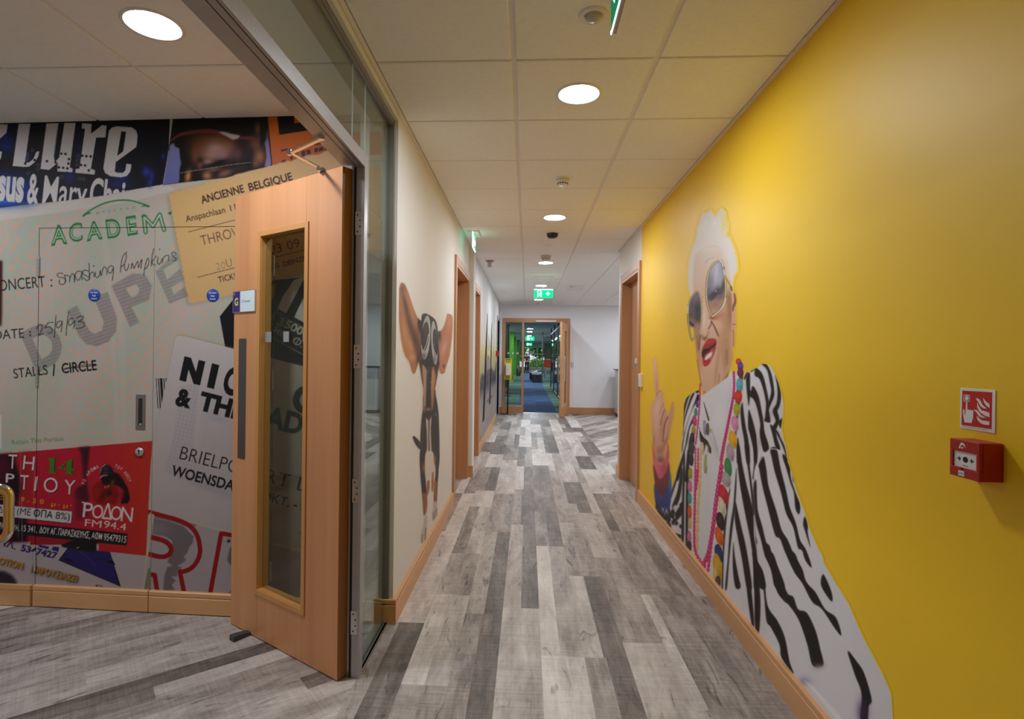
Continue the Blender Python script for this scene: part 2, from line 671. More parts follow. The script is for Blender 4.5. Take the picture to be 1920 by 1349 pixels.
def build_ceiling():
    t = MB()
    g = MB()
    regions = []

    def grid(x0, x1, y0, y1, gx, gy, tee):
        xs = sorted({x0, x1, *[gx + .6 * i for i in range(-12, 14) if x0 + .02 < gx + .6 * i < x1 - .02]})
        ys = sorted({y0, y1, *[gy + .6 * i for i in range(-12, 30) if y0 + .02 < gy + .6 * i < y1 - .02]})
        for i in range(len(xs) - 1):
            for j in range(len(ys) - 1):
                a0 = xs[i] + (tee if i else .022)
                a1 = xs[i + 1] - (tee if i < len(xs) - 2 else .022)
                b0, b1 = ys[j] + .0052, ys[j + 1] - .0052
                c = .004
                v = [(a0, b0, H + .016), (a1, b0, H + .016), (a1, b1, H + .016), (a0, b1, H + .016),
                     (a0, b0, H + c), (a1, b0, H + c), (a1, b1, H + c), (a0, b1, H + c),
                     (a0 + c, b0 + c, H), (a1 - c, b0 + c, H), (a1 - c, b1 - c, H), (a0 + c, b1 - c, H)]
                f = [(8, 11, 10, 9)]
                for k in range(4):
                    k2 = (k + 1) % 4
                    f += [(4 + k, 8 + k, 8 + k2, 4 + k2), (k, 4 + k, 4 + k2, k2)]
                t.add(v, f)
        for x in xs[1:-1]:                      # main tees
            g.box(x - .012, x + .012, y0, y1, H + .008, H + .03, 0)
        for y in ys[1:-1]:                      # cross tees sit deep in the gap
            g.box(x0, x1, y - .012, y + .012, H + .016, H + .03, 1)
        for x in (x0, x1):                      # edge trim with shadow gap
            s = 1 if x == x0 else -1
            g.box(x, x + s * .019, y0, y1, H - .001, H + .03, 0)
    grid(XL, XR, YB, Y_RC, GX, GY, .0105)
    grid(XL, 4.75, Y_RC, YF, GX, GY, .007)
    grid(-5.15, -.79, YB, 2.99, -1.745, GY, .007)
    g.box(-5.2, 4.8, YB - .1, YF, H + .03, H + .1, 1)
    c = t.build('ceiling', m_tile)
    struct(c, 'white square tile suspended ceiling with thin grid lines')
    g.build('ceiling_grid', [m_tee, m_void], c)


build_ceiling()

# ------------------------------------------------------------------ walls


def wall_box(name, label, m, *boxes):
    b = MB()
    for q in boxes:
        b.box(*q)
    return struct(b.build(name, m), label)


D0, D1, DH = 5.46, 6.42, 2.262                # right door opening
T_ = .22
wall_box('wall_right', 'yellow painted wall running along the right of the corridor', m_yellow,
         (XR, XR + T_, YB, Y_YEL, 0, H + .06))
wall_box('wall_right_far', 'white wall around the brown door past the yellow wall', m_white,
         (XR, XR + T_, Y_YEL, D0, 0, H + .06), (XR, XR + T_, D1, Y_RC, 0, H + .06),
         (XR, XR + T_, D0, D1, DH, H + .06), (XR + T_, 4.8, Y_RC - .12, Y_RC, 0, H + .06))
L0, L1 = 5.17, 6.27                           # first left door opening
E0, E1 = 6.80, 7.71                           # second left door opening
wall_box('wall_left', 'white wall on the left of the corridor with the dog mural', m_white,
         (XL - .2, XL, 2.85, L0, 0, H + .06), (XL - .2, XL, L1, 6.37, 0, H + .06), (XL - .2, XL, L0, L1, DH, H + .06))
wall_box('wall_left_pier', 'shallow white pier between the two brown doors on the left', m_white,
         (XL - .2, -.628, 6.37, 6.62, 0, H + .06))
LF0, LF1 = 12.25, 13.25                       # lift opening
wall_box('wall_left_far', 'white wall at the far left with the skyline mural', m_cool,
         (XL - .2, XL, 6.62, E0, 0, H + .06), (XL - .2, XL, E1, LF0, 0, H + .06), (XL - .2, XL, E0, E1, DH, H + .06),
         (XL - .2, XL, LF1, YF, 0, H + .06), (XL - .2, XL, LF0, LF1, 2.2, H + .06))
FX0, FX1, FH = -.613, 1.033, 2.325            # end door frame, outside
wall_box('wall_end', 'white end wall with the wide wooden door frame', m_cool,
         (XL, FX0, YF, YF + .15, 0, H + .06), (FX1, 4.8, YF, YF + .15, 0, H + .06), (FX0, FX1, YF, YF + .15, FH, H + .06))
wall_box('wall_side_area', 'white wall closing the side area on the far right', m_cool, (4.75, 4.9, Y_RC - .1, YF + .15, 0, H + .06))
wall_box('wall_back', 'white wall behind the camera', m_white, (-5.2, XR + T_, YB - .15, YB, 0, H + .06))
wall_box('wall_lobby_left', 'white wall at the left end of the lobby', m_white, (-5.3, -5.15, YB, 3.2, 0, H + .06))


def lobby_wall():
    b = MB()
    x0, x1 = -5.15, XL - .02
    y0, y1 = mural_y(x0), mural_y(x1)
    o = .024
    v = [(x0, y0 + o, 0), (x1, y1 + o, 0), (x1, y1 + .2, 0), (x0, y0 + .4, 0)]
    v += [(x, y, H + .06) for x, y, z in v]
    b.add(v, [(0, 1, 5, 4), (1, 2, 6, 5), (2, 3, 7, 6), (3, 0, 4, 7), (0, 3, 2, 1), (4, 5, 6, 7)])
    struct(b.build('wall_lobby', m_gasket), 'lobby wall covered in enlarged concert tickets and posters')


lobby_wall()

# ------------------------------------------------------------------ skirtings


def skirting(name, label, a, b_, nrm, m, h=.125, t=.018):
    """beech skirting with a groove line near the top, from a to b along the wall; nrm = into the room"""
    a, b_ = np.array([*a, 0.]), np.array([*b_, 0.])
    d = (b_ - a)
    n = np.array([*nrm, 0.])
    prof = [(0, 0), (t, 0), (t, h - .033), (t - .004, h - .030), (t - .004, h - .026), (t, h - .023), (t, h - .004), (t - .004, h), (0, h)]
    k = len(prof)
    vs = [a + n * x + np.array([0, 0, z]) for x, z in prof] + [b_ + n * x + np.array([0, 0, z]) for x, z in prof]
    fs = [(i, (i + 1) % k, k + (i + 1) % k, k + i) for i in range(k)] + [tuple(range(k))[::-1], tuple(range(k, 2 * k))]
    mb = MB().add(vs, fs)
    return mb.build(name, m)


struct(skirting('baseboard_right', '', (XR, YB), (XR, 5.41), (-1, 0), m_beech_y, .13), 'beech skirting under the yellow wall')
struct(skirting('baseboard_right_far', '', (XR, 6.49), (XR, Y_RC), (-1, 0), m_beech_y, .13), 'short beech skirting past the right door')
struct(skirting('baseboard_left', '', (XL, 2.85), (XL, 5.10), (1, 0), m_beech_y, .13), 'beech skirting under the dog mural')
struct(skirting('baseboard_left_end', '', (XL - .06, 2.85), (XL + .018, 2.85), (0, -1), m_beech_x, .13, .012), 'beech skirting return at the end of the left wall')
struct(skirting('baseboard_pier', '', (-.683, 6.37), (-.612, 6.37), (0, -1), m_beech_x, .13), 'beech skirting on the face of the left pier')
struct(skirting('baseboard_left_far', '', (XL, 7.78), (XL, LF0 - .08), (1, 0), m_beech_y, .13), 'beech skirting under the skyline mural')
struct(skirting('baseboard_end_left', '', (XL, YF), (FX0, YF), (0, -1), m_oak_x, .14), 'short skirting left of the end door')
struct(skirting('baseboard_end', '', (FX1, YF), (4.75, YF), (0, -1), m_oak_x, .16), 'brown skirting along the end wall')

# ------------------------------------------------------------------ doors in the side walls


def side_door(name, label, x, s, y0, y1, head, depth, leaf_m, hinge_far=True):
    """frame set in a wall whose corridor face is X = x; s = +1 when the room lies toward +X of the face"""
    r = thing(name, label, None, (x, (y0 + y1) / 2, 0), kind='structure')
    p, w_ = .02, .07
    out = -s                                   # direction into the corridor
    fr = MB()
    for a, b_ in ((y0 - w_, y0), (y1, y1 + w_)):
        fr.box(x + .0 * s, x + out * p, a, b_, 0, head + w_)
    o = fr.build('architrave', m_oak_z, r, .003)
    MB().box(x, x + out * p, y0 - .0, y1 + .0, head, head + w_).build('architrave_head', m_oak_y, r, .003)
    li = MB()
    for a, b_ in ((y0, y0 + .028), (y1 - .028, y1)):
        li.box(x + out * (p - .004), x + s * (depth + .06), a, b_, 0, head)
    li.build('jamb', m_oak_z, r)
    MB().box(x + out * (p - .004), x + s * (depth + .06), y0 + .028, y1 - .028, head - .028, head).build('jamb_head', m_oak_y, r)
    lf = MB().box(x + s * depth, x + s * (depth + .044), y0 + .031, y1 - .031, .006, head - .031)
    leaf = lf.build('leaf', leaf_m, r, .002)
    return r, leaf


r, leaf = side_door('door_1', 'brown wooden door in the right wall just past the yellow paint', XR, 1, 5.46, 6.42, 2.262, .085, m_oak_z)
sgn = MB().box(XR + .081, XR + .085, 5.98, 6.10, 1.27, 1.40, 0).box(XR + .0805, XR + .081, 5.99, 6.09, 1.33, 1.39, 1)
sgn.build('door_sign', [m_steel, m_plastic], r, .001)
MB().box(XR + .045, XR + .085, 5.50, 5.62, 2.13, 2.20).build('door_closer', m_plastic, r, .004)
r, leaf = side_door('door_2', 'brown wooden door recessed in the left wall beside the dog mural', XL, -1, L0, L1, 2.262, .135, m_oak_z)
MB().box(XL - .135, XL - .131, L0 + .06, L0 + .16, .95, 1.15).cyl((XL - .131, L0 + .1, 1.05), (XL - .09, L0 + .1, 1.05), .009).cyl(
    (XL - .09, L0 + .09, 1.05), (XL - .09, L0 + .22, 1.05), .009).build('door_handle', m_steel, r)
r, leaf = side_door('door_3', 'brown wooden door recessed past the white pier on the left', XL, -1, E0, E1, 2.262, .1, m_oak_z)
MB().cyl((XL - .1, E0 + .1, 1.05), (XL - .05, E0 + .1, 1.05), .009).cyl((XL - .05, E0 + .09, 1.05), (XL - .05, E0 + .22, 1.05), .009).build('door_handle', m_steel, r)

# lift door
r = thing('door_4', 'grey steel lift doorway at the far end of the left wall', None, (XL, 12.75, 0), kind='structure')
b = MB()
b.box(XL - .16, XL + .018, LF0 - .09, LF0, 0, 2.29).box(XL - .16, XL + .018, LF1, LF1 + .09, 0, 2.29).box(XL - .16, XL + .018, LF0, LF1, 2.2, 2.29)
b.build('lift_frame', m_alu, r, .002)
MB().box(XL - .16, XL - .12, LF0, LF0 + .5, 0, 2.2).box(XL - .165, XL - .125, LF0 + .5, LF1, 0, 2.2).build('lift_panel', m_alud, r)

# ------------------------------------------------------------------ end door frame, sidelight and open leaf
r = thing('door_5', 'wide brown wooden frame with sidelight and open door at the corridor end', None, (.21, YF, 0), kind='structure')
y0, y1 = YF - .03, YF + .15
b = MB()
b.box(FX0, FX0 + .065, y0, y1, 0, FH).box(-.14, -.088, y0 + .01, y1, 0, FH - .09).box(.945, FX1, y0, y1, 0, FH)
b.build('frame_post', m_oak_z, r, .003)
MB().box(FX0 + .065, .945, y0, y1, FH - .105, FH).box(FX0 + .065, -.14, y0 + .01, y1, 0, .175).build('frame_rail', m_oak_x, r, .003)
MB().box(FX0 + .065, -.14, YF + .04, YF + .046, .175, FH - .105).build('sidelight_glass', m_glass, r)
b = MB()
for i in range(6):
    x = FX0 + .12 + .056 * i
    if i % 2 == 0:
        b.box(x, x + .045, YF + .036, YF + .0395, 1.44, 1.49)
b.build('glass_marking', mat('frosted marking', (205, 212, 210), .6), r)
b = MB().box(FX0 + .1, .9, y0 + .005, y1, -.003, .004)
b.build('threshold', m_alu, r)
hx, hy = .942, YF - .035
ang = math.atan2(12.70 - hy, .738 - hx)
leaf = thing('door_leaf', None, None)
leaf.parent = r
leaf.location = (hx - .21, hy - YF, 0)
leaf.rotation_euler = (0, 0, ang)
b = MB()
LW, LH = .90, 2.19
b.box(0, .24, 0, .044, .008, LH).box(.52, LW, 0, .044, .008, LH).box(.24, .52, 0, .044, .008, .3).box(.24, .52, 0, .044, 2.0, LH)
b.build('leaf_panel', wood('pale beech leaf', (206, 150, 98), 'Z'), leaf, .002, local=True)
b = MB()
for yy in (-.004, .044):
    for q in ((.22, .245, .28, 2.02), (.515, .54, .28, 2.02), (.245, .515, .28, .302), (.245, .515, 1.998, 2.02)):
        b.box(q[0], q[1], yy, yy + .004, q[2], q[3])
b.box(.24, .52, .02, .026, .3, 2.0, 1)
b.build('vision_panel', [m_beech_z, m_glass], leaf, local=True)
b = MB()
for yy, s in ((0, -1), (.044, 1)):
    a = yy + s * .05
    b.tube([(.78, yy, .82), (.78, a, .82), (.78, a, .86), (.78, a, 1.36), (.78, a, 1.4), (.78, yy, 1.4)], .012)
b.build('pull_handle', m_steel, leaf, local=True)
MB().box(.06, .28, -.05, 0, LH - .09, LH - .02).build('door_closer', m_plastic, leaf, .005, local=True)
MB().box(.20, .69, YF - .065, YF - .03, 2.235, 2.275).build('closer_track', m_plastic, r, .003)
# ------------------------------------------------------------------ printed artwork
# Large prints are painted as small arrays (sRGB) and then carried by the vertices of flat print meshes.


LOOKALIKE = str.maketrans('ΡΟΤΙΑΕΜΗΝΚΧΥΖΒ', 'POTIAEMHNKXYZB')


class Art:
    def __init__(self, x0, y0, x1, y1, s=1.5, base=(255, 255, 255)):
        self.x0, self.y0, self.s = x0, y0, s
        self.W, self.H = int((x1 - x0) * s) + 1, int((y1 - y0) * s) + 1
        self.a = np.empty((self.H, self.W, 3), np.float32)
        self.a[:] = np.array(base, np.float32)
        self.al = np.zeros((self.H, self.W), np.float32)
        self.tf = (0.0, 0.0, 1.0)

    def z(self, ox, oy, k):
        """following coordinates are read from an enlarged crop: px = ox + x / k"""
        self.tf = (ox, oy, k)
        return self

    def P(self, pts):
        p = np.asarray(pts, float).reshape(-1, 2)
        ox, oy, k = self.tf
        return np.stack([(ox + p[:, 0] / k - self.x0) * self.s, (oy + p[:, 1] / k - self.y0) * self.s], 1)

    def fill(self, rings, soft=0.0):
        """antialiased even-odd fill; rings in canvas units -> (mask, y0, x0)"""
        allp = np.concatenate(rings)
        pad = int(soft * 3) + 2
        xa, xb = max(0, int(allp[:, 0].min()) - pad), min(self.W, int(allp[:, 0].max()) + pad + 2)
        ya, yb = max(0, int(allp[:, 1].min()) - pad), min(self.H, int(allp[:, 1].max()) + pad + 2)
        if xb <= xa or yb <= ya:
            return None
        m = np.zeros((yb - ya, xb - xa), np.float32)
        SS = 3
        e0 = np.concatenate([r for r in rings])
        e1 = np.concatenate([np.roll(r, -1, 0) for r in rings])
        wid = xb - xa
        for yy in range(yb - ya):
            for q in range(SS):
                y = ya + yy + (q + .5) / SS
                hit = (e0[:, 1] <= y) != (e1[:, 1] <= y)
                if not hit.any():
                    continue
                p, d = e0[hit], e1[hit]
                xs = np.sort(p[:, 0] + (y - p[:, 1]) / (d[:, 1] - p[:, 1]) * (d[:, 0] - p[:, 0])) - xa
                for k in range(0, len(xs) - 1, 2):
                    u, v = max(0., xs[k]), min(float(wid), xs[k + 1])
                    if v <= u:
                        continue
                    i, j = int(u), min(int(v), wid - 1)
                    if i == j:
                        m[yy, i] += (v - u) / SS
                    else:
                        m[yy, i] += (i + 1 - u) / SS
                        m[yy, i + 1:j] += 1. / SS
                        m[yy, j] += (v - j) / SS
        m = np.clip(m, 0, 1)
        if soft > 0:
            m = blur(m, soft)
        return m, ya, xa

    def put(self, mk, col, op=1.0, cover=True):
        if mk is None:
            return
        m, ya, xa = mk
        h, w_ = m.shape
        sl = (slice(ya, ya + h), slice(xa, xa + w_))
        if callable(col):
            yy, xx = np.mgrid[ya:ya + h, xa:xa + w_]
            c = col(xx / self.s + self.x0, yy / self.s + self.y0).astype(np.float32)
        else:
            c = np.array(col, np.float32)
        k = (m * op)[..., None]
        self.a[sl] = self.a[sl] * (1 - k) + c * k
        if cover:
            self.al[sl] = np.maximum(self.al[sl], m * op)

    def poly(self, pts, col, soft=0.0, op=1.0, smooth=False, holes=(), cover=True, clip=None):
        p = self.P(pts)
        if smooth:
            p = catmull(p, True)
        rings = [p] + [catmull(self.P(h), True) if smooth else self.P(h) for h in holes]
        mk = self.fill(rings, soft * self.s)
        if clip is not None and mk is not None:
            m, ya, xa = mk
            mk = (m * clip[ya:ya + m.shape[0], xa:xa + m.shape[1]], ya, xa)
        self.put(mk, col, op, cover)

    def stroke(self, pts, w_, col, op=1.0, smooth=True, soft=0.6, cover=True, clip=None):
        p = self.P(pts)
        if smooth and len(p) > 2:
            p = catmull(p, False)
        ws = np.full(len(p), float(w_)) if np.isscalar(w_) else np.interp(np.linspace(0, 1, len(p)), np.linspace(0, 1, len(w_)), w_)
        ws = ws * self.s / 2
        pad = ws.max() + 3
        xa, xb = max(0, int(p[:, 0].min() - pad)), min(self.W, int(p[:, 0].max() + pad) + 1)
        ya, yb = max(0, int(p[:, 1].min() - pad)), min(self.H, int(p[:, 1].max() + pad) + 1)
        if xb <= xa or yb <= ya:
            return
        m = np.zeros((yb - ya, xb - xa), np.float32)
        for i in range(len(p) - 1):
            a, b_ = p[i], p[i + 1]
            q = max(ws[i], ws[i + 1]) + 2 + soft * 2
            x0, x1 = max(xa, int(min(a[0], b_[0]) - q)), min(xb, int(max(a[0], b_[0]) + q) + 1)
            y0, y1 = max(ya, int(min(a[1], b_[1]) - q)), min(yb, int(max(a[1], b_[1]) + q) + 1)
            if x1 <= x0 or y1 <= y0:
                continue
            yy, xx = np.mgrid[y0:y1, x0:x1]
            d = b_ - a
            l2 = max(d @ d, 1e-9)
            t = np.clip(((xx - a[0]) * d[0] + (yy - a[1]) * d[1]) / l2, 0, 1)
            dist = np.hypot(xx - a[0] - t * d[0], yy - a[1] - t * d[1])
            r = ws[i] + t * (ws[i + 1] - ws[i])
            v = np.clip((r - dist) / (2 * soft) + .5, 0, 1)
            s_ = (slice(y0 - ya, y1 - ya), slice(x0 - xa, x1 - xa))
            m[s_] = np.maximum(m[s_], v)
        if clip is not None:
            m = m * clip[ya:yb, xa:xb]
        self.put((m, ya, xa), col, op, cover)

    def blob(self, x, y, rx, ry, col, op=0.6, rot=0.0, clip=None):
        """soft airbrush dab; radii in the current crop's units"""
        c = self.P([(x, y)])[0]
        k = self.s / self.tf[2]
        rx, ry = rx * k, ry * k
        R_ = 2.2 * max(rx, ry) + 2
        xa, xb = max(0, int(c[0] - R_)), min(self.W, int(c[0] + R_) + 1)
        ya, yb = max(0, int(c[1] - R_)), min(self.H, int(c[1] + R_) + 1)
        if xb <= xa or yb <= ya:
            return
        yy, xx = np.mgrid[ya:yb, xa:xb]
        ca, sa = math.cos(math.radians(rot)), math.sin(math.radians(rot))
        u = ((xx - c[0]) * ca + (yy - c[1]) * sa) / rx
        v = (-(xx - c[0]) * sa + (yy - c[1]) * ca) / ry
        m = np.exp(-1.2 * (u * u + v * v)).astype(np.float32)
        if clip is not None:
            m = m * clip[ya:yb, xa:xb]
        self.put((m, ya, xa), col, op, False)

    def mask(self, pts, smooth=False, soft=0.0, holes=()):
        full = np.zeros((self.H, self.W), np.float32)
        p = self.P(pts)
        if smooth:
            p = catmull(p, True)
        mk = self.fill([p] + [self.P(h) for h in holes], soft * self.s)
        if mk is not None:
            m, ya, xa = mk
            full[ya:ya + m.shape[0], xa:xa + m.shape[1]] = m
        return full

    def text(self, s, p0, p1, cap, col, bold=0.0, op=1.0, up=None, soft=0.0, clip=None, cover=True):
        """lettering along p0 -> p1, cap height in crop units; up = direction of the capitals"""
        s = s.translate(LOOKALIKE)
        if 'Φ' in s:
            q = s.replace('Φ', 'O')
            self.text(q, p0, p1, cap, col, bold, op, up, soft, clip, cover)
            W_, wo = glyphs(q)[2], glyphs('O')[2]
            a0, d_ = np.array(p0, float), np.array(p1, float) - np.array(p0, float)
            u_ = np.array(up if up is not None else (d_[1], -d_[0]), float)
            u_ = u_ / np.linalg.norm(u_) * cap
            for i, ch in enumerate(s):
                if ch == 'Φ':
                    x = glyphs(q[:i + 1])[2] - wo / 2
                    c0, h_ = a0 + d_ * x / W_, d_ * .045 / W_ * 1.0
                    self.poly([c0 - h_ - u_ * .08, c0 + h_ - u_ * .08, c0 + h_ + u_ * 1.08, c0 - h_ + u_ * 1.08], col, soft, op, cover=cover)
            return
        if not s.isascii():
            if bold > 0:
                d_ = (np.array(p1, float) - np.array(p0, float))
                d_ = d_ / np.linalg.norm(d_) * cap * bold * 1.1
                for k in (-1, 1):
                    self.text(s, np.array(p0) + d_ * k, np.array(p1) + d_ * k, cap, col, 0, op, up, soft, clip, cover)
            bold = 0.0
        vs, tris, bw, ch = glyphs(s, bold)
        p0, p1 = np.array(p0, float), np.array(p1, float)
        ex = (p1 - p0) / bw
        if up is None:
            n = np.array([ex[1], -ex[0]])
            up = n / np.linalg.norm(n)
        up = np.array(up, float)
        ey = up / np.linalg.norm(up) * cap / ch
        q = self.P(p0 + np.outer(vs[:, 0], ex) + np.outer(vs[:, 1], ey))
        xa, xb = max(0, int(q[:, 0].min()) - 2), min(self.W, int(q[:, 0].max()) + 3)
        ya, yb = max(0, int(q[:, 1].min()) - 2), min(self.H, int(q[:, 1].max()) + 3)
        if xb <= xa or yb <= ya:
            return
        acc = np.zeros((yb - ya, xb - xa), np.float32)
        for t in tris:
            mk = self.fill([q[list(t)]])
            if mk is None:
                continue
            m, y_, x_ = mk
            y2, x2 = min(yb, y_ + m.shape[0]), min(xb, x_ + m.shape[1])
            y1, x1 = max(ya, y_), max(xa, x_)
            if y2 > y1 and x2 > x1:
                acc[y1 - ya:y2 - ya, x1 - xa:x2 - xa] += m[y1 - y_:y2 - y_, x1 - x_:x2 - x_]
        acc = np.clip(acc, 0, 1)
        if soft:
            acc = blur(acc, soft * self.s)
        if clip is not None:
            acc = acc * clip[ya:yb, xa:xb]
        self.put((acc, ya, xa), col, op, cover)

    def sample(self, px):
        """bilinear look-up at photo pixels -> (linear rgb, coverage)"""
        x = np.clip((px[:, 0] - self.x0) * self.s, 0, self.W - 1.001)
        y = np.clip((px[:, 1] - self.y0) * self.s, 0, self.H - 1.001)
        i, j = y.astype(int), x.astype(int)
        fy, fx = (y - i)[:, None], (x - j)[:, None]

        def bl(A):
            A = A.reshape(self.H, self.W, -1)
            return (A[i, j] * (1 - fx) + A[i, j + 1] * fx) * (1 - fy) + (A[i + 1, j] * (1 - fx) + A[i + 1, j + 1] * fx) * fy
        c = bl(self.a) / 255.
        c = np.where(c <= 0.04045, c / 12.92, ((np.clip(c, 0, 1) + 0.055) / 1.055) ** 2.4)
        return c, bl(self.al)[:, 0]


def blur(m, r):
    n = max(1, int(round(r * .9)))
    k = 2 * n + 1
    for _ in range(3 if r > 1 else 2):
        for ax in (0, 1):
            pad = [(0, 0), (0, 0)]
            pad[ax] = (n + 1, n)
            c = np.cumsum(np.pad(m, pad, mode='edge'), axis=ax)
            m = (c[k:] - c[:-k]) / k if ax == 0 else (c[:, k:] - c[:, :-k]) / k
    return m.astype(np.float32)


def catmull(p, closed, n=6):
    k = len(p)
    idx = range(k) if closed else range(k - 1)
    out = []
    for i in idx:
        if closed:
            a, b_, c, d = p[(i - 1) % k], p[i], p[(i + 1) % k], p[(i + 2) % k]
        else:
            a, b_, c, d = p[max(i - 1, 0)], p[i], p[i + 1], p[min(i + 2, k - 1)]
        for j in range(n):
            t = j / n
            out.append(.5 * ((2 * b_) + (c - a) * t + (2 * a - 5 * b_ + 4 * c - d) * t * t + (3 * b_ - a - 3 * c + d) * t ** 3))
    if not closed:
        out.append(p[-1])
    return np.array(out)


def lerp(c0, c1, t):
    t = np.clip(t, 0, 1)[..., None]
    return np.array(c0) * (1 - t) + np.array(c1) * t


def vgrad(c0, c1, y0, y1):
    return lambda x, y: lerp(c0, c1, (y - y0) / (y1 - y0))


def hgrad(c0, c1, x0, x1):
    return lambda x, y: lerp(c0, c1, (x - x0) / (x1 - x0))


def print_sheet(name, us, zs, to_world, art, m, parent=None, keep=None, hole=None):
    """flat print: grid over (u, z), colours looked up from the artwork, stored as a colour attribute"""
    us, zs = np.asarray(us), np.asarray(zs)
    U, Z = np.meshgrid(us, zs)
    W3 = to_world(U.ravel(), Z.ravel())
    rgb, al = art(W3) if callable(art) else art.sample(to_px(W3))
    nu, nz_ = len(us), len(zs)
    idx = np.arange(nu * nz_).reshape(nz_, nu)
    q = np.stack([idx[:-1, :-1], idx[:-1, 1:], idx[1:, 1:], idx[1:, :-1]], -1).reshape(-1, 4)
    if hole is not None:
        cu, cz = U.ravel()[q].mean(1), Z.ravel()[q].mean(1)
        q = q[~((cu > hole[0]) & (cu < hole[1]) & (cz > hole[2]) & (cz < hole[3]))]
    if keep is not None:
        ok = (al[q] > keep).any(1)
        q = q[ok]
        used = np.unique(q)
        re = np.full(nu * nz_, -1)
        re[used] = np.arange(len(used))
        q = re[q]
        W3, rgb = W3[used], rgb[used]
    if parent is not None:
        inv = np.array(world_of(parent).inverted())
        W3 = W3 @ inv[:3, :3].T + inv[:3, 3]
    me = bpy.data.meshes.new(name)
    me.vertices.add(len(W3))
    me.vertices.foreach_set('co', W3.ravel())
    me.loops.add(len(q) * 4)
    me.loops.foreach_set('vertex_index', q.ravel().astype(np.int32))
    me.polygons.add(len(q))
    me.polygons.foreach_set('loop_start', np.arange(0, len(q) * 4, 4, dtype=np.int32))
    me.update(calc_edges=True)
    ca = me.color_attributes.new('print', 'FLOAT_COLOR', 'POINT')
    ca.data.foreach_set('color', np.concatenate([rgb, np.ones((len(rgb), 1))], 1).astype(np.float32).ravel())
    me.materials.append(m)
    me.validate()
    o = bpy.data.objects.new(name, me)
    COL.objects.link(o)
    if parent is not None:
        o.parent = parent
    return o
# ------------------------------------------------------------------ lobby wall: collage of enlarged concert tickets and posters


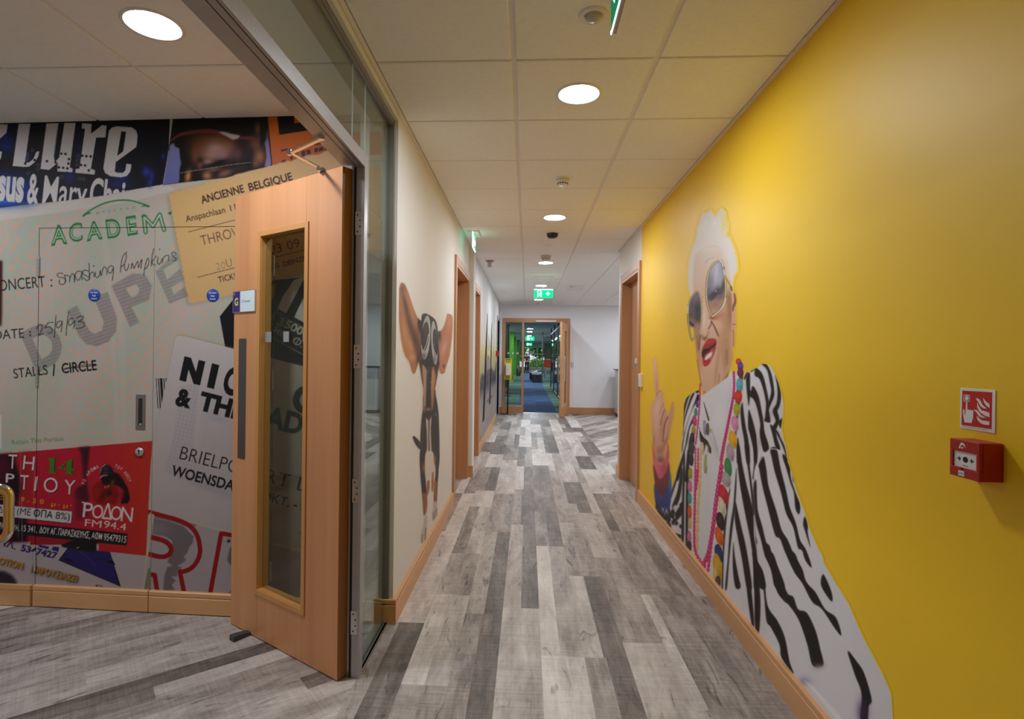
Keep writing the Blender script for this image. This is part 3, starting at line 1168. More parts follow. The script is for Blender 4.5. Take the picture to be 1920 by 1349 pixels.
def lobby_art():
    A = Art(-45, 195, 660, 1120, 1.5, (176, 176, 164))
    K = (24, 22, 26)
    r = random.Random(3)
    # --- pale green ticket with salmon security pattern
    yy, xx = np.mgrid[0:A.H, 0:A.W]
    px, py = xx / A.s + A.x0, yy / A.s + A.y0
    ca, sa = math.cos(math.radians(-12)), math.sin(math.radians(-12))
    u, v = px * ca + py * sa, -px * sa + py * ca
    u = u + 3.0 * np.sin(v / 31.0) + 1.5 * np.sin(px / 17.)
    v = v + 3.0 * np.sin(u / 43.0)
    cell = 12.5
    iu, iv = np.floor(u / cell), np.floor(v / cell)
    fu, fv = u / cell - iu, v / cell - iv
    hsh = np.modf(np.abs(np.sin(iu * 12.9898 + iv * 78.233) * 43758.5453))[0]
    chk = ((iu + iv) % 2 == 0) & (hsh > .2)
    band = .5 + .5 * np.sin(px / 60 + 1.) * np.cos(py / 80 + .6)
    m = np.where(chk & (fu > .05) & (fu < .92) & (fv > .05) & (fv < .92), 1., 0.) * (.3 + .7 * band) * (.45 + .55 * hsh)
    out = np.where(((fu < .10) | (fv < .10)), .35, 0) * (1 - band)
    m = blur(np.maximum(m, out).astype(np.float32), 0.8)
    g0 = lerp((178, 178, 168), (186, 182, 170), (py - 400) / 450)
    g0 = g0 + (lerp((-8, 1, -3), (5, 1, 3), .5 + .5 * np.sin(px / 23 + py / 51)))
    A.a[:] = g0 * (1 - m[..., None] * .72) + np.array((218, 166, 140)) * m[..., None] * .72
    A.al[:] = 1
    # paper creases
    for x0_, x1_, y0_, y1_, w_, o in ((193, 222, 400, 830, 9, .25), (10, 30, 400, 800, 6, .12), (92, 96, 440, 700, 3, .15), (225, 232, 560, 830, 12, .22)):
        A.z(0, 0, 1).stroke([(x0_, y0_), ((x0_ + x1_) / 2 + 2, (y0_ + y1_) / 2), (x1_, y1_)], w_, (198, 195, 186), o, soft=4)
    A.poly([(-50, 388), (0, 392), (60, 388), (310, 345), (330, 356), (250, 378), (120, 398), (-50, 420)], (196, 192, 184), 1.0)
    # --- top band: black and blue gig poster
    A.z(0, 180, 5.62)
    A.poly([(-260, 60), (1800, 60), (1780, 560), (1720, 935), (1400, 990), (1100, 1052), (700, 1105), (250, 1150), (-260, 1215)], (19, 18, 24))
    for x, y, rx, ry, c, o in ((70, 520, 100, 90, (26, 42, 120), .9), (40, 420, 90, 80, (22, 32, 100), .8), (150, 330, 60, 60, (24, 30, 90), .6),
                               (60, 930, 190, 120, (26, 60, 170), .95), (20, 1120, 300, 70, (32, 84, 190), .95), (280, 1000, 90, 130, (28, 48, 150), .8),
                               (820, 560, 40, 200, (24, 24, 84), .7), (730, 850, 60, 70, (28, 36, 130), .7), (1270, 840, 90, 60, (30, 50, 150), .8),
                               (1540, 800, 45, 60, (40, 62, 180), .9), (1600, 840, 25, 70, (34, 52, 170), .8), (1580, 920, 30, 50, (40, 60, 160), .8),
                               (1720, 640, 22, 40, (34, 44, 150), .8), (1250, 930, 130, 50, (26, 44, 130), .7), (290, 650, 26, 40, (30, 50, 150), .8)):
        A.blob(x, y, rx, ry, c, o)
    W_ = (200, 198, 198)
    A.poly([(-40, 300), (85, 303), (70, 390), (0, 455), (-40, 480)], W_)
    A.poly([(-30, 590), (22, 588), (15, 650), (-5, 690), (-30, 700)], W_)
    A.poly([(198, 298), (322, 294), (265, 705), (312, 700), (352, 665), (386, 588), (416, 585), (405, 640), (370, 700), (312, 745), (270, 752), (135, 740)], W_)
    A.poly([(492, 292), (625, 289), (572, 660), (580, 700), (625, 650), (680, 288), (798, 286), (738, 755), (768, 770), (765, 808), (605, 797), (612, 705), (520, 782), (428, 772)], W_)
    A.poly([(868, 290), (968, 298), (960, 400), (1080, 308), (1125, 318), (1112, 440), (1015, 440), (960, 770), (1003, 785), (998, 832), (795, 812), (800, 770), (838, 770), (898, 350), (862, 345)], W_)
    A.poly([(1150, 370), (1180, 335), (1230, 322), (1390, 332), (1438, 370), (1452, 420), (1440, 540), (1222, 700), (1212, 800), (1240, 812), (1298, 812), (1322, 785), (1335, 715), (1388, 725), (1375, 800), (1340, 845), (1280, 860), (1170, 850), (1110, 815), (1090, 765)], W_,
           holes=[[(1280, 375), (1330, 380), (1300, 585), (1237, 635)]])
    for x, y in ((497, 690), (587, 703), (597, 655), (648, 610), (692, 614), (729, 668), (722, 715), (712, 766), (668, 760), (623, 755), (868, 632), (913, 637),
                 (957, 640), (855, 730), (898, 735), (937, 787), (930, 835), (366, 678), (268, 715), (384, 577), (263, 762), (345, 816), (608, 850), (705, 812)):
        A.poly([(x + 14 * math.cos(t), y + 14 * math.sin(t)) for t in np.linspace(0, 6.28, 14)[:-1]], K)
    for x, y in ((290, 615), (280, 663), (340, 570), (403, 728), (398, 772), (300, 815), (655, 852), (825, 628), (818, 678), (810, 723), (835, 873), (880, 878)):
        A.stroke([(x + 15 * math.cos(t), y + 15 * math.sin(t)) for t in np.linspace(0, 6.28, 12)], .6, (130, 130, 140))
    top = A.mask([(-260, 60), (1800, 60), (1780, 560), (1720, 935), (1400, 990), (1100, 1052), (700, 1105), (250, 1150), (-260, 1215)])
    A.text('sus', (-30, 1085), (246, 1106), 340, W_, .045, clip=top)
    A.text('&', (282, 1122), (404, 1132), 300, W_, .03, clip=top)
    A.text('Mary', (445, 1124), (905, 1172), 285, W_, .012, clip=top)
    A.text('Chain', (936, 1160), (1400, 1205), 290, W_, .03, clip=top)
    A.stroke([(0, 1105), (200, 1125), (430, 1135)], 1.2, (120, 140, 190), .6)
    A.stroke([(620, 300), (600, 420), (570, 640)], [3, 2.5, 1.5], (40, 40, 50), .7)
    # --- photograph of a man in a brimmed hat
    A.z(300, 215, 8.727)
    A.poly([(215, 60), (1765, 40), (1835, 840), (1500, 920), (1100, 1035), (300, 1125), (45, 1160), (160, 470)], (20, 17, 18))
    ph = A.mask([(215, 60), (1765, 40), (1835, 840), (1500, 920), (1100, 1035), (300, 1125), (45, 1160), (160, 470)])
    A.poly([(165, 500), (230, 465), (245, 520), (320, 560), (330, 700), (350, 800), (325, 900), (320, 1080), (300, 1125), (45, 1160)], vgrad((126, 128, 172), (96, 104, 160), 270, 340), 1.0)
    A.poly([(1720, 460), (1770, 370), (1800, 560), (1830, 830), (1710, 870), (1745, 700)], (120, 120, 168), .8)
    for q in ((640, 560, 190, 230, (98, 56, 34), .9, 0), (900, 420, 330, 130, (112, 62, 28), .9, 0), (1130, 520, 170, 140, (128, 74, 40), .8, 0),
              (900, 560, 200, 130, (168, 132, 122), .95, 0), (850, 660, 190, 90, (160, 122, 112), .9, 0), (1050, 640, 140, 120, (156, 120, 116), .8, 0),
              (780, 770, 120, 60, (164, 128, 116), .8, 0), (580, 680, 70, 160, (116, 70, 50), .8, 0), (1260, 650, 150, 130, (100, 70, 68), .8, 0),
              (1560, 480, 130, 150, (118, 78, 58), .8, 30), (1630, 690, 110, 150, (156, 108, 78), .9, 0), (1420, 660, 80, 90, (44, 34, 40), .8, 0),
              (1330, 470, 90, 60, (50, 34, 36), .8, 0), (1480, 580, 50, 60, (46, 34, 44), .8, 0), (1110, 770, 60, 60, (60, 36, 36), .7, 0),
              (660, 760, 60, 60, (40, 26, 22), .9, 0), (650, 840, 50, 80, (150, 86, 66), .7, 20),
              (950, 790, 150, 26, (22, 16, 16), .95, -14), (850, 840, 110, 20, (18, 14, 14), .9, -10), (1020, 770, 60, 30, (24, 18, 18), .8, 0),
              (460, 1010, 55, 110, (202, 132, 78), .95, 10), (770, 1000, 90, 80, (178, 124, 82), .9, 0), (880, 900, 150, 40, (150, 104, 84), .7, -8),
              (1060, 960, 170, 70, (140, 98, 84), .85, -20), (920, 980, 40, 80, (40, 28, 26), .7, 30), (600, 980, 70, 120, (34, 22, 22), .9, 0),
              (1320, 880, 150, 90, (54, 42, 46), .8, 0), (1600, 230, 50, 120, (120, 80, 40), .8, 0), (1740, 330, 40, 100, (150, 104, 66), .8, 10), (1560, 800, 60, 80, (120, 84, 70), .8, 0)):
        A.blob(*q[:4], q[4], q[5], q[6], clip=ph)
    A.stroke([(180, 430), (330, 330), (560, 285), (800, 270), (960, 300), (1120, 370)], [3, 6, 7, 8, 8, 4], (112, 48, 36), .9, soft=2)
    A.stroke([(1280, 380), (1450, 385), (1620, 400)], [4, 8, 4], (104, 46, 42), .9, soft=2)
    A.poly([(960, 290), (1040, 280), (1180, 320), (1320, 345), (1270, 400), (1190, 415), (1080, 350)], (172, 160, 152), .8)
    A.stroke([(340, 955), (600, 910), (900, 865), (1200, 815), (1480, 785)], .8, (200, 196, 196), .8)
    A.stroke([(140, 590), (120, 740), (80, 980), (50, 1150)], 1.2, (190, 192, 210), .7)
    # --- orange poster
    A.z(490, 210, 10.375)
    A.poly([(105, 60), (1300, 0), (1900, 500), (1700, 1000), (210, 1035), (150, 420)], vgrad((196, 104, 16), (176, 92, 58), 220, 305))
    A.poly([(-10, 60), (105, 60), (125, 330), (80, 560), (-10, 700)], (24, 20, 22), 1)
    A.stroke([(118, 60), (150, 430), (205, 1030)], 1.6, (40, 22, 34))
    Bk = (24, 19, 18)
    A.poly([(310, 60), (640, 60), (650, 225), (870, 185), (1010, 345), (985, 350), (352, 450)], Bk)
    A.poly([(985, 350), (1100, 430), (1050, 480), (1000, 440)], (34, 20, 22))
    A.poly([(1005, 560), (1080, 520), (1150, 545), (1180, 575), (1010, 600)], (46, 30, 26))
    P_ = (66, 48, 58)
    for q in ([(385, 740), (530, 712), (530, 745), (390, 775)], [(1020, 625), (1240, 592), (1230, 625), (1022, 655)], [(400, 950), (480, 930), (485, 965), (405, 985)],
              [(560, 880), (600, 850), (620, 920), (575, 940)], [(625, 800), (710, 785), (715, 850), (640, 860)], [(780, 770), (855, 750), (862, 850), (790, 875)],
              [(880, 745), (960, 735), (970, 815), (890, 840)], [(1030, 715), (1105, 700), (1112, 775), (1040, 800)], [(1115, 700), (1210, 680), (1215, 750), (1125, 780)],
              [(1220, 640), (1270, 620), (1360, 710), (1240, 750)], [(1460, 850), (1600, 970), (1520, 1010), (1480, 950)]):
        A.poly(q, P_)
    # --- tan ticket
    A.z(280, 180, 3.212)
    tan = (206, 170, 116)
    edge = [(118, 590)]
    for k in range(46):
        t = k / 45
        edge.append((118 + t * 1002 + r.uniform(-3, 3), 590 - 265 * t + 22 * math.sin(t * 3.1) * -.3 + r.uniform(-5, 5)))
    edge += [(1135, 345), (1150, 420), (1350, 420), (1350, 900), (600, 1180), (260, 1252), (238, 1248)]
    for k in range(40):
        t = k / 39
        edge.append((235 - 117 * t + (4 if k % 2 else -3), 1240 - 640 * t))
    A.poly([(x - 10, y + 8) for x, y in edge], (120, 112, 96), 3.5, .5)
    A.poly(edge, lambda x, y: lerp((206, 170, 112), (196, 164, 122), (x - 320) / 300), .4)
    for _ in range(60):
        A.blob(r.uniform(150, 1100), r.uniform(450, 1200), r.uniform(8, 40), r.uniform(8, 30), (190, 152, 100), .12, clip=A.mask(edge) if _ == 0 else None)
    T_ = (66, 46, 40)
    A.text('ANCIENNE', (318, 650), (575, 580), 46, T_, .022)
    A.text('BELGIQUE', (605, 574), (866, 506), 46, T_, .022)
    A.text('Anspachlaan', (224, 762), (460, 704), 38, T_, .004)
    A.text('110', (492, 696), (560, 679), 38, T_, .004)
    A.stroke([(235, 820), (700, 700)], 1.0, T_)
    A.text('THROWING', (318, 903), (690, 812), 60, (84, 60, 52), -.006, .85)
    A.text('20', (408, 1052), (462, 1040), 44, (150, 122, 92), -.01, .9)
    A.text('U', (470, 1034), (502, 1026), 50, (112, 84, 70), -.01, .9)
    A.stroke([(290, 1093), (640, 1003)], 1.0, T_)
    A.text('TICKET', (420, 1127), (560, 1093), 36, T_, .004)
    # part of it seen through the door glass
    A.z(440, 420, 4.494)
    A.text('03', (300, 262), (405, 235), 76, (60, 44, 34), -.008, .9)
    A.text('09', (452, 222), (556, 196), 76, (60, 44, 34), -.008, .9)
    A.stroke([(200, 318), (620, 212)], 1.0, (50, 36, 30))
    A.text('BEG', (282, 392), (380, 366), 36, (60, 44, 40), .01)
    A.text('DEINZE', (416, 362), (606, 310), 42, (52, 38, 32), .01)
    # --- black and white stub with the price, seen through the door glass
    A.z(485, 560, 9.632)
    A.poly([(-700, 330), (-360, -100), (60, -240), (300, -330), (2200, -500), (2200, 1600), (800, 1225), (100, 1050), (-600, 890)], K)
    A.poly([(135, -160), (320, -310), (300, -50), (130, 200), (40, 260)], (160, 140, 60), 2)
    A.poly([(430, -20), (640, -330), (900, -420), (640, 0), (500, 270), (345, 190)], (196, 196, 198))
    A.poly([(640, 0), (820, -340), (1100, -360), (800, 20), (760, 110)], K)
    A.poly([(800, 10), (1300, -420), (1400, 700), (820, 440), (645, 340)], (206, 206, 208))
    A.stroke([(130, 540), (300, 245), (1300, 800)], 1.5, (150, 148, 142), smooth=False)
    A.stroke([(0, 560), (200, 680), (800, 1015), (1300, 1290)], 1.5, (170, 170, 168), smooth=False)
    A.text('3', (318, 462), (412, 520), 150, (150, 148, 140), .03)
    A.poly([(405, 470), (435, 470), (435, 500), (405, 500)], (180, 178, 174))
    A.text('500', (452, 512), (775, 672), 140, (198, 198, 198), .035)
    A.text('Φ.Π.', (602, 800), (960, 985), 130, (188, 188, 188), .03)
    A.text('ΜΕ', (262, 605), (440, 700), 110, (150, 148, 138), .02)
    # --- large grey stamp DUPE
    A.z(0, 350, 3.647)
    up = (-.40, -.917)
    stamp = np.ones((A.H, A.W), np.float32) * (.62 + .25 * np.sin(px * 2.3) * np.sin(px * .71 + 1) + .12 * np.sin(py * .9 + px * .3))
    tick = A.mask([(118 / 3.212 * 3.647 + 280 * 3.647, (180 + 590 / 3.212 - 350) * 3.647), (1270, 800), (1300, 900), (-360, 1400), (-360, 100)])
    G_ = (112, 108, 112)
    A.text('D', (248, 1262), (462, 1150), 262, G_, .05, .8, up, clip=stamp)
    A.poly([(460, 850), (528, 815), (610, 985), (650, 1010), (700, 985), (712, 930), (655, 790), (690, 740), (738, 722), (800, 900), (795, 990), (745, 1062), (665, 1096), (590, 1080), (545, 1030)], G_, .5, .8, clip=stamp)
    A.poly([(762, 680), (905, 595), (990, 600), (1040, 680), (1020, 780), (900, 825), (955, 930), (890, 962)], G_, .5, .8, clip=stamp, holes=[[(862, 700), (930, 668), (955, 700), (945, 735), (905, 760), (888, 745)]])
    A.poly([(1065, 585), (1205, 450), (1225, 500), (1118, 570), (1145, 640), (1235, 560), (1262, 640), (1170, 690), (1190, 740), (1262, 690), (1290, 750), (1160, 806)], G_, .5, .75, clip=stamp)
    # --- ticket lettering
    GR = (44, 122, 62)
    PA = (176, 186, 166)

    def aca(ch, p0, p1, cap, up_):
        A.text(ch, p0, p1, cap, GR, .035, 1, up_)
        p0_, p1_ = np.array(p0, float), np.array(p1, float)
        d = (p1_ - p0_) * (.10 if ch != 'M' else .03)
        u_ = np.array(up_) / np.linalg.norm(up_) * cap * .055
        A.text(ch, p0_ + d + u_, p1_ - d + u_, cap * (.87 if ch != 'M' else .9), PA, -.02 if ch != 'M' else -.012, 1, up_)
    for ch, a, b_, cap, u_ in (('A', (350, 403), (462, 388), 128, (-.02, -1)), ('C', (476, 380), (568, 366), 118, (-.05, -1)), ('A', (594, 372), (704, 355), 120, (-.05, -1)),
                               ('D', (738, 353), (832, 342), 122, (-.14, -1)), ('E', (874, 334), (944, 322), 122, (-.12, -1))):
        aca(ch, a, b_, cap, u_)
    em = [(996, 312), (984, 204), (1046, 270), (1092, 192), (1122, 296)]
    A.stroke(em, 8, GR, smooth=False)
    A.stroke(em, 3.4, PA, smooth=False)
    A.stroke([(970, 204), (1000, 200)], 3, GR, smooth=False)
    A.poly([(1148, 178), (1172, 172), (1176, 190), (1160, 196)], GR)
    arc = [(570, 200), (620, 165), (700, 122), (800, 98), (900, 100), (1015, 135)]
    A.stroke(arc, 4.2, GR)
    A.stroke([(590, 192), (640, 158), (710, 124), (800, 103), (900, 105), (990, 132)], 1.6, PA)
    A.poly([(568, 202), (612, 175), (628, 184)], GR)
    A.poly([(960, 142), (985, 128), (1018, 134)], GR)
    for ch, x, y in (('B', 664, 190), ('R', 704, 182), ('I', 752, 178), ('X', 778, 172), ('T', 822, 166), ('O', 866, 160), ('N', 908, 154)):
        A.text(ch, (x, y), (x + (4 if ch == 'I' else 15), y - 2), 14, (140, 128, 60), .01)
    A.text('CONCERT', (-62, 722), (312, 688), 76, K, -.004)
    A.text('DATE', (-36, 1050), (166, 1036), 66, K, -.004)
    A.text('STALLS', (98, 1315), (330, 1286), 66, K, .0)
    A.text('/', (362, 1296), (392, 1290), 76, K, .01)
    A.text('CIRCLE', (426, 1280), (664, 1256), 68, K, .016)
    A.stroke([(425, 1252), (540, 1235), (662, 1222)], 1.3, K)
    A.stroke([(440, 1245), (560, 1222), (655, 1214)], 1.0, K)
    for x, y in ((352, 642), (353, 680), (207, 996), (208, 1018)):
        A.poly([(x + 6 * math.cos(t), y + 6 * math.sin(t)) for t in np.linspace(0, 6.28, 12)[:-1]], K)
    # handwriting
    I_ = (34, 32, 38)
    A.z(90, 460, 7.385)
    hand = [[(205, 395), (160, 385), (125, 410), (150, 440), (215, 455), (245, 490), (225, 535), (180, 545), (155, 520), (160, 480)],
            [(235, 525), (240, 455), (225, 420), (265, 420), (300, 440), (298, 510), (310, 440), (340, 395), (362, 420), (368, 515), (362, 450), (380, 400)],
            [(470, 370), (420, 360), (378, 400), (385, 460), (420, 485), (455, 440), (468, 380), (472, 480)],
            [(560, 360), (515, 345), (478, 370), (500, 410), (560, 440), (570, 470), (535, 490), (490, 450)],
            [(568, 252), (575, 470), (580, 410), (610, 375), (635, 385), (638, 440)],
            [(660, 370), (655, 420), (680, 450), (710, 420), (725, 350), (735, 425), (760, 330), (785, 300), (810, 330), (815, 410)],
            [(912, 310), (875, 285), (835, 320), (835, 375), (870, 385), (905, 320), (900, 420), (890, 490)],
            [(1002, 375), (1015, 250), (1040, 150), (1070, 115), (1085, 150), (1070, 230), (1030, 290), (1010, 290)],
            [(1060, 270), (1062, 330), (1085, 352), (1110, 310), (1118, 260)],
            [(1150, 330), (1165, 250), (1180, 290), (1192, 320), (1225, 250), (1245, 225), (1250, 310), (1290, 210), (1300, 215), (1285, 322)],
            [(1325, 415), (1345, 290), (1370, 200), (1390, 185), (1395, 240), (1370, 310), (1335, 330)],
            [(1465, 50), (1440, 160), (1430, 290)], [(1500, 150), (1440, 235), (1470, 275), (1490, 270)],
            [(1525, 170), (1515, 240), (1540, 265), (1560, 240), (1580, 190)], [(1585, 245), (1600, 170), (1650, 140), (1675, 150), (1665, 215)],
            [(1775, 115), (1740, 95), (1710, 120), (1730, 155), (1770, 185), (1765, 215), (1730, 215)]]
    for h_ in hand:
        A.stroke(h_, 1.25, I_)
    for x, y in ((636, 292), (1088, 100), (1550, 60)):
        A.poly([(x + 9 * math.cos(t), y + 9 * math.sin(t)) for t in np.linspace(0, 6.28, 10)[:-1]], I_)
    A.z(0, 560, 8.43)
    for h_ in ([(580, 490), (600, 430), (640, 410), (670, 440), (655, 510), (615, 580), (625, 580), (690, 555)], [(845, 378), (760, 390), (710, 460)],
               [(710, 460), (780, 450), (830, 500), (800, 545), (755, 545)], [(885, 270), (870, 450), (858, 620)],
               [(965, 355), (915, 370), (890, 430), (915, 465), (960, 420), (985, 360), (965, 530)], [(1088, 205), (1060, 400), (1045, 585)],
               [(1160, 320), (1110, 320), (1080, 380), (1100, 425), (1140, 400), (1185, 350), (1160, 475)],
               [(1215, 310), (1270, 280), (1320, 285), (1290, 335), (1235, 370), (1300, 370), (1335, 420), (1290, 465), (1200, 475)]):
        A.stroke(h_, 1.3, I_)
    A.z(0, 700, 2.811)
    A.text('Retain This Portion', (65, 378), (337, 358), 25, (92, 140, 92), .0)
    # white label edge at far left
    A.z(0, 0, 1)
    A.poly([(-50, 480), (5, 490), (4, 590), (3, 612), (-50, 612)], (60, 26, 26), 1.2)
    A.poly([(-50, 778), (2.6, 779), (3, 842), (-50, 846)], (214, 212, 212))
    # --- white poster
    A.z(280, 620, 11.244)
    pal = (192, 186, 186)
    wp = [(560, 150), (620, 108), (760, 130), (1750, 382), (4800, 1160), (4800, 5000), (1735, 4240), (-30, 3830), (20, 3050), (60, 2560), (300, 1349), (470, 560)]
    A.poly([(0, 880), (380, 860), (380, 1600), (60, 2400), (0, 2400)], (184, 180, 176), 2, .8)
    for x0_, x1_ in ((140, 152), (185, 205), (225, 275), (300, 318), (345, 385), (400, 415)):
        A.poly([(x0_, 1015), (x1_, 1012), (x1_ + 42, 1640), (x0_ + 42, 1650)], K)
    A.poly([(x + 8, y - 14) for x, y in wp], (140, 128, 70), 2.5, .5)
    A.poly(wp, lambda x, y: lerp((194, 188, 188), (176, 168, 166), (y - 640) / 360))
    pm = A.mask(wp)
    # halftone building picture printed faint grey
    hx, hy = np.cos(math.radians(14)), np.sin(math.radians(14))
    hu, hv = px * hx + py * hy, -px * hy + py * hx
    dots = (np.modf(hu / 7.2)[0] > .28) & (np.modf(np.abs(hv) / 7.2)[0] > .28)
    A.z(280, 740, 6.744)
    bl = A.mask([(400, -100), (640, -140), (560, 640), (640, 960), (1000, 1150), (1040, 1340), (200, 980), (300, 560)], soft=1.5)
    A.put((np.where(dots, bl * .8, bl * .25).astype(np.float32), 0, 0), (160, 156, 166), .75)
    b2 = A.mask([(640, 0), (1100, -200), (2400, 100), (2400, 1200), (1040, 1260), (640, 940)], soft=3)
    d2 = (np.modf(hu / 5.5)[0] > .6) & (np.modf(np.abs(hv) / 7.)[0] > .5)
    A.put((np.where(d2, b2 * .6, b2 * .2).astype(np.float32), 0, 0), (158, 154, 160), .7)
    A.blob(870, 310, 130, 50, (160, 156, 166), .6, 14)
    A.blob(760, 1180, 330, 70, (158, 154, 164), .5, 18)
    A.z(280, 620, 11.244)
    A.poly([(745, 548), (885, 582), (985, 880), (1045, 625), (1186, 660), (1072, 1163), (935, 1130), (832, 825), (775, 1090), (635, 1052)], K)
    A.poly([(1325, 695), (1480, 735), (1365, 1240), (1215, 1202)], K)
    A.text('CK', (1520, 1290), (2200, 1460), 540, K, .045)
    A.z(280, 740, 6.744)
    A.text('&', (322, 128), (520, 170), 205, K, .05)
    A.text('THE', (612, 182), (1180, 325), 215, K, .05)
    A.text('BRIELPOO', (378, 818), (1300, 1055), 170, K, -.012)
    A.text('WOENSDAG', (272, 1022), (1165, 1250), 128, K, .022)
    A.z(480, 680, 6.74)
    DG = (28, 62, 30)
    A.text('C', (435, 590), (740, 660), 320, (38, 50, 38), .05)
    A.text('AD', (95, 805), (570, 912), 250, DG, .04)
    A.poly([(60, 330), (125, 330), (185, 520), (60, 500)], DG)
    A.z(480, 860, 4.652)
    A.text('RT D', (74, 208), (470, 306), 120, (52, 46, 44), -.012)
    A.text('OKT. - 2', (40, 360), (440, 465), 78, (40, 34, 34), .014)
    A.stroke([(150, 780), (420, 850)], 6, (150, 26, 24), smooth=False)
    A.stroke([(150, 780), (100, 1150)], 6, (150, 26, 24), smooth=False)
    A.stroke([(430, 800), (380, 1180)], 6, (150, 26, 24), smooth=False)
    for x, y in ((300, 868), (318, 830), (400, 650)):
        A.poly([(x + 12 * math.cos(t), y + 12 * math.sin(t)) for t in np.linspace(0, 6.28, 10)[:-1]], (36, 32, 32), 1)
    # --- lower right: outlined red letters on torn grey
    A.z(270, 940, 7.494)
    A.poly([(100, 160), (700, 320), (1230, 470), (2900, 900), (2900, 1500), (-150, 1500)], (166, 158, 162))
    A.poly([(150, 240), (420, 300), (700, 400), (740, 330), (560, 290), (120, 170)], (130, 122, 124))
    A.poly([(140, 240), (360, 290), (560, 360), (700, 500), (690, 590), (640, 650), (615, 720), (560, 790), (600, 830), (540, 880), (430, 930), (330, 860), (390, 720), (400, 560), (300, 500), (120, 470)], (112, 104, 108), 1)
    A.poly([(330, 930), (440, 900), (540, 940), (470, 980), (470, 1060), (380, 1060), (450, 1120), (390, 1180), (440, 1260), (270, 1260), (290, 1050)], (112, 104, 108), 1)
    A.poly([(1210, 660), (1240, 640), (1260, 900), (1210, 900), (1170, 830)], (104, 98, 104), 1)
    A.poly([(1180, 1310), (1230, 1250), (1250, 1330)], (104, 98, 104), 1)
    A.blob(180, 380, 200, 120, (142, 136, 150), .5)
    RD = (146, 24, 22)
    A.stroke([(50, 150), (250, 205), (480, 270), (640, 350), (740, 470), (785, 640), (775, 780), (710, 900), (620, 970), (505, 1000)], 8.6, RD)
    A.stroke([(505, 990), (565, 1300)], 8.4, RD, smooth=False)
    A.stroke([(100, 510), (240, 545), (330, 590), (380, 660), (370, 730), (300, 780), (200, 780), (80, 750)], 9, RD)
    A.stroke([(20, 1030), (150, 1040), (190, 1290)], 8.5, RD, smooth=False)
    A.stroke([(1260, 485), (1085, 455), (930, 1300)], 8.4, RD, smooth=False)
    A.poly([(1190, 540), (1225, 560), (1195, 590), (1165, 570)], (24, 20, 26), 1)
    # --- white poster with purple star, bottom left
    A.z(0, 940, 7.933)
    A.poly([(-360, 560), (350, 600), (900, 640), (2200, 800), (2240, 1000), (2100, 1400), (-360, 1400)], (174, 164, 168))
    PU = (44, 34, 96)
    A.poly([(1010, 700), (1640, 760), (1800, 1280), (870, 885)], (30, 22, 34))
    A.poly([(1025, 700), (1640, 770), (1765, 1255), (900, 885)], PU)
    A.poly([(940, 850), (1100, 880), (1060, 905), (1250, 960), (1000, 900)], (26, 20, 30))
    A.poly([(1560, 900), (1680, 880), (1720, 960)], (26, 20, 30))
    A.stroke([(1330, 890), (1560, 850)], 1.2, (26, 20, 30))
    A.stroke([(1180, 750), (1300, 830), (1420, 980)], .8, (80, 70, 90))
    A.poly([(560, 650), (730, 680), (720, 720), (590, 690)], (40, 34, 110))
    A.poly([(790, 680), (885, 690), (870, 760), (770, 730)], (40, 34, 110))
    A.text('ΗΛ.', (-25, 655), (232, 728), 90, (42, 32, 86), .03)
    A.text('5347427', (308, 740), (845, 866), 92, (42, 32, 86), .04)
    for dx, dy, c, o, sf in ((14, 22, (70, 60, 90), .6, 2.2), (6, 8, (28, 22, 18), .95, 0), (0, 0, (186, 130, 16), 1, 0)):
        A.text('ΟΤΙΟΝ', (-20 + dx, 935 + dy), (338 + dx, 1020 + dy), 96, c, .03, o, soft=sf)
        A.text('ΠΑΡΟΥΣΙΑΖΕΙ', (462 + dx, 1058 + dy), (1140 + dx, 1212 + dy), 100, c, .03, o, soft=sf)
    A.poly([(-360, 1040), (60, 1045), (170, 1100), (240, 1180), (262, 1260), (-360, 1260)], (42, 40, 50), 2, smooth=False)
    A.stroke([(1490, 1310), (1440, 1270), (1430, 1255), (1500, 1262), (1530, 1295)], 1.2, (24, 22, 28))
    A.poly([(2205, 1000), (2240, 1000), (2240, 1400), (2128, 1400)], (128, 120, 100))
    # --- red radio poster
    A.z(0, 700, 2.811)
    A.poly([(-150, 440), (790, 360), (806, 358), (795, 480), (770, 964), (520, 938), (520, 905), (410, 905), (390, 900), (160, 890), (-150, 895)],
           lambda x, y: lerp((178, 26, 48), (184, 48, 36), (x - 160) / 110))
    A.poly([(770, 964), (790, 735), (815, 750), (790, 900), (760, 1140), (750, 1145)], (184, 174, 150))
    A.poly([(-150, 440), (70, 425), (100, 520), (120, 600), (90, 700), (140, 730), (150, 890), (-150, 900)], (36, 12, 22), 3)
    A.poly([(100, 420), (165, 415), (150, 500), (160, 640), (130, 700), (110, 560)], (152, 34, 26), 4, .8)
    A.poly([(-150, 470), (40, 440), (60, 520), (20, 600), (-150, 640)], (96, 20, 50), 4, .6)
    A.poly([(415, 395), (475, 388), (470, 430), (455, 560), (470, 680), (410, 660), (400, 610), (445, 590), (430, 430)], (58, 22, 30), 2)
    A.poly([(390, 620), (460, 610), (470, 760), (400, 780)], (84, 20, 40), 3, .7)
    A.poly([(320, 905), (420, 870), (510, 880), (510, 940), (500, 945), (360, 925), (330, 918)], (30, 24, 26), 1)
    W2 = (212, 208, 206)
    A.z(0, 830, 11.24)
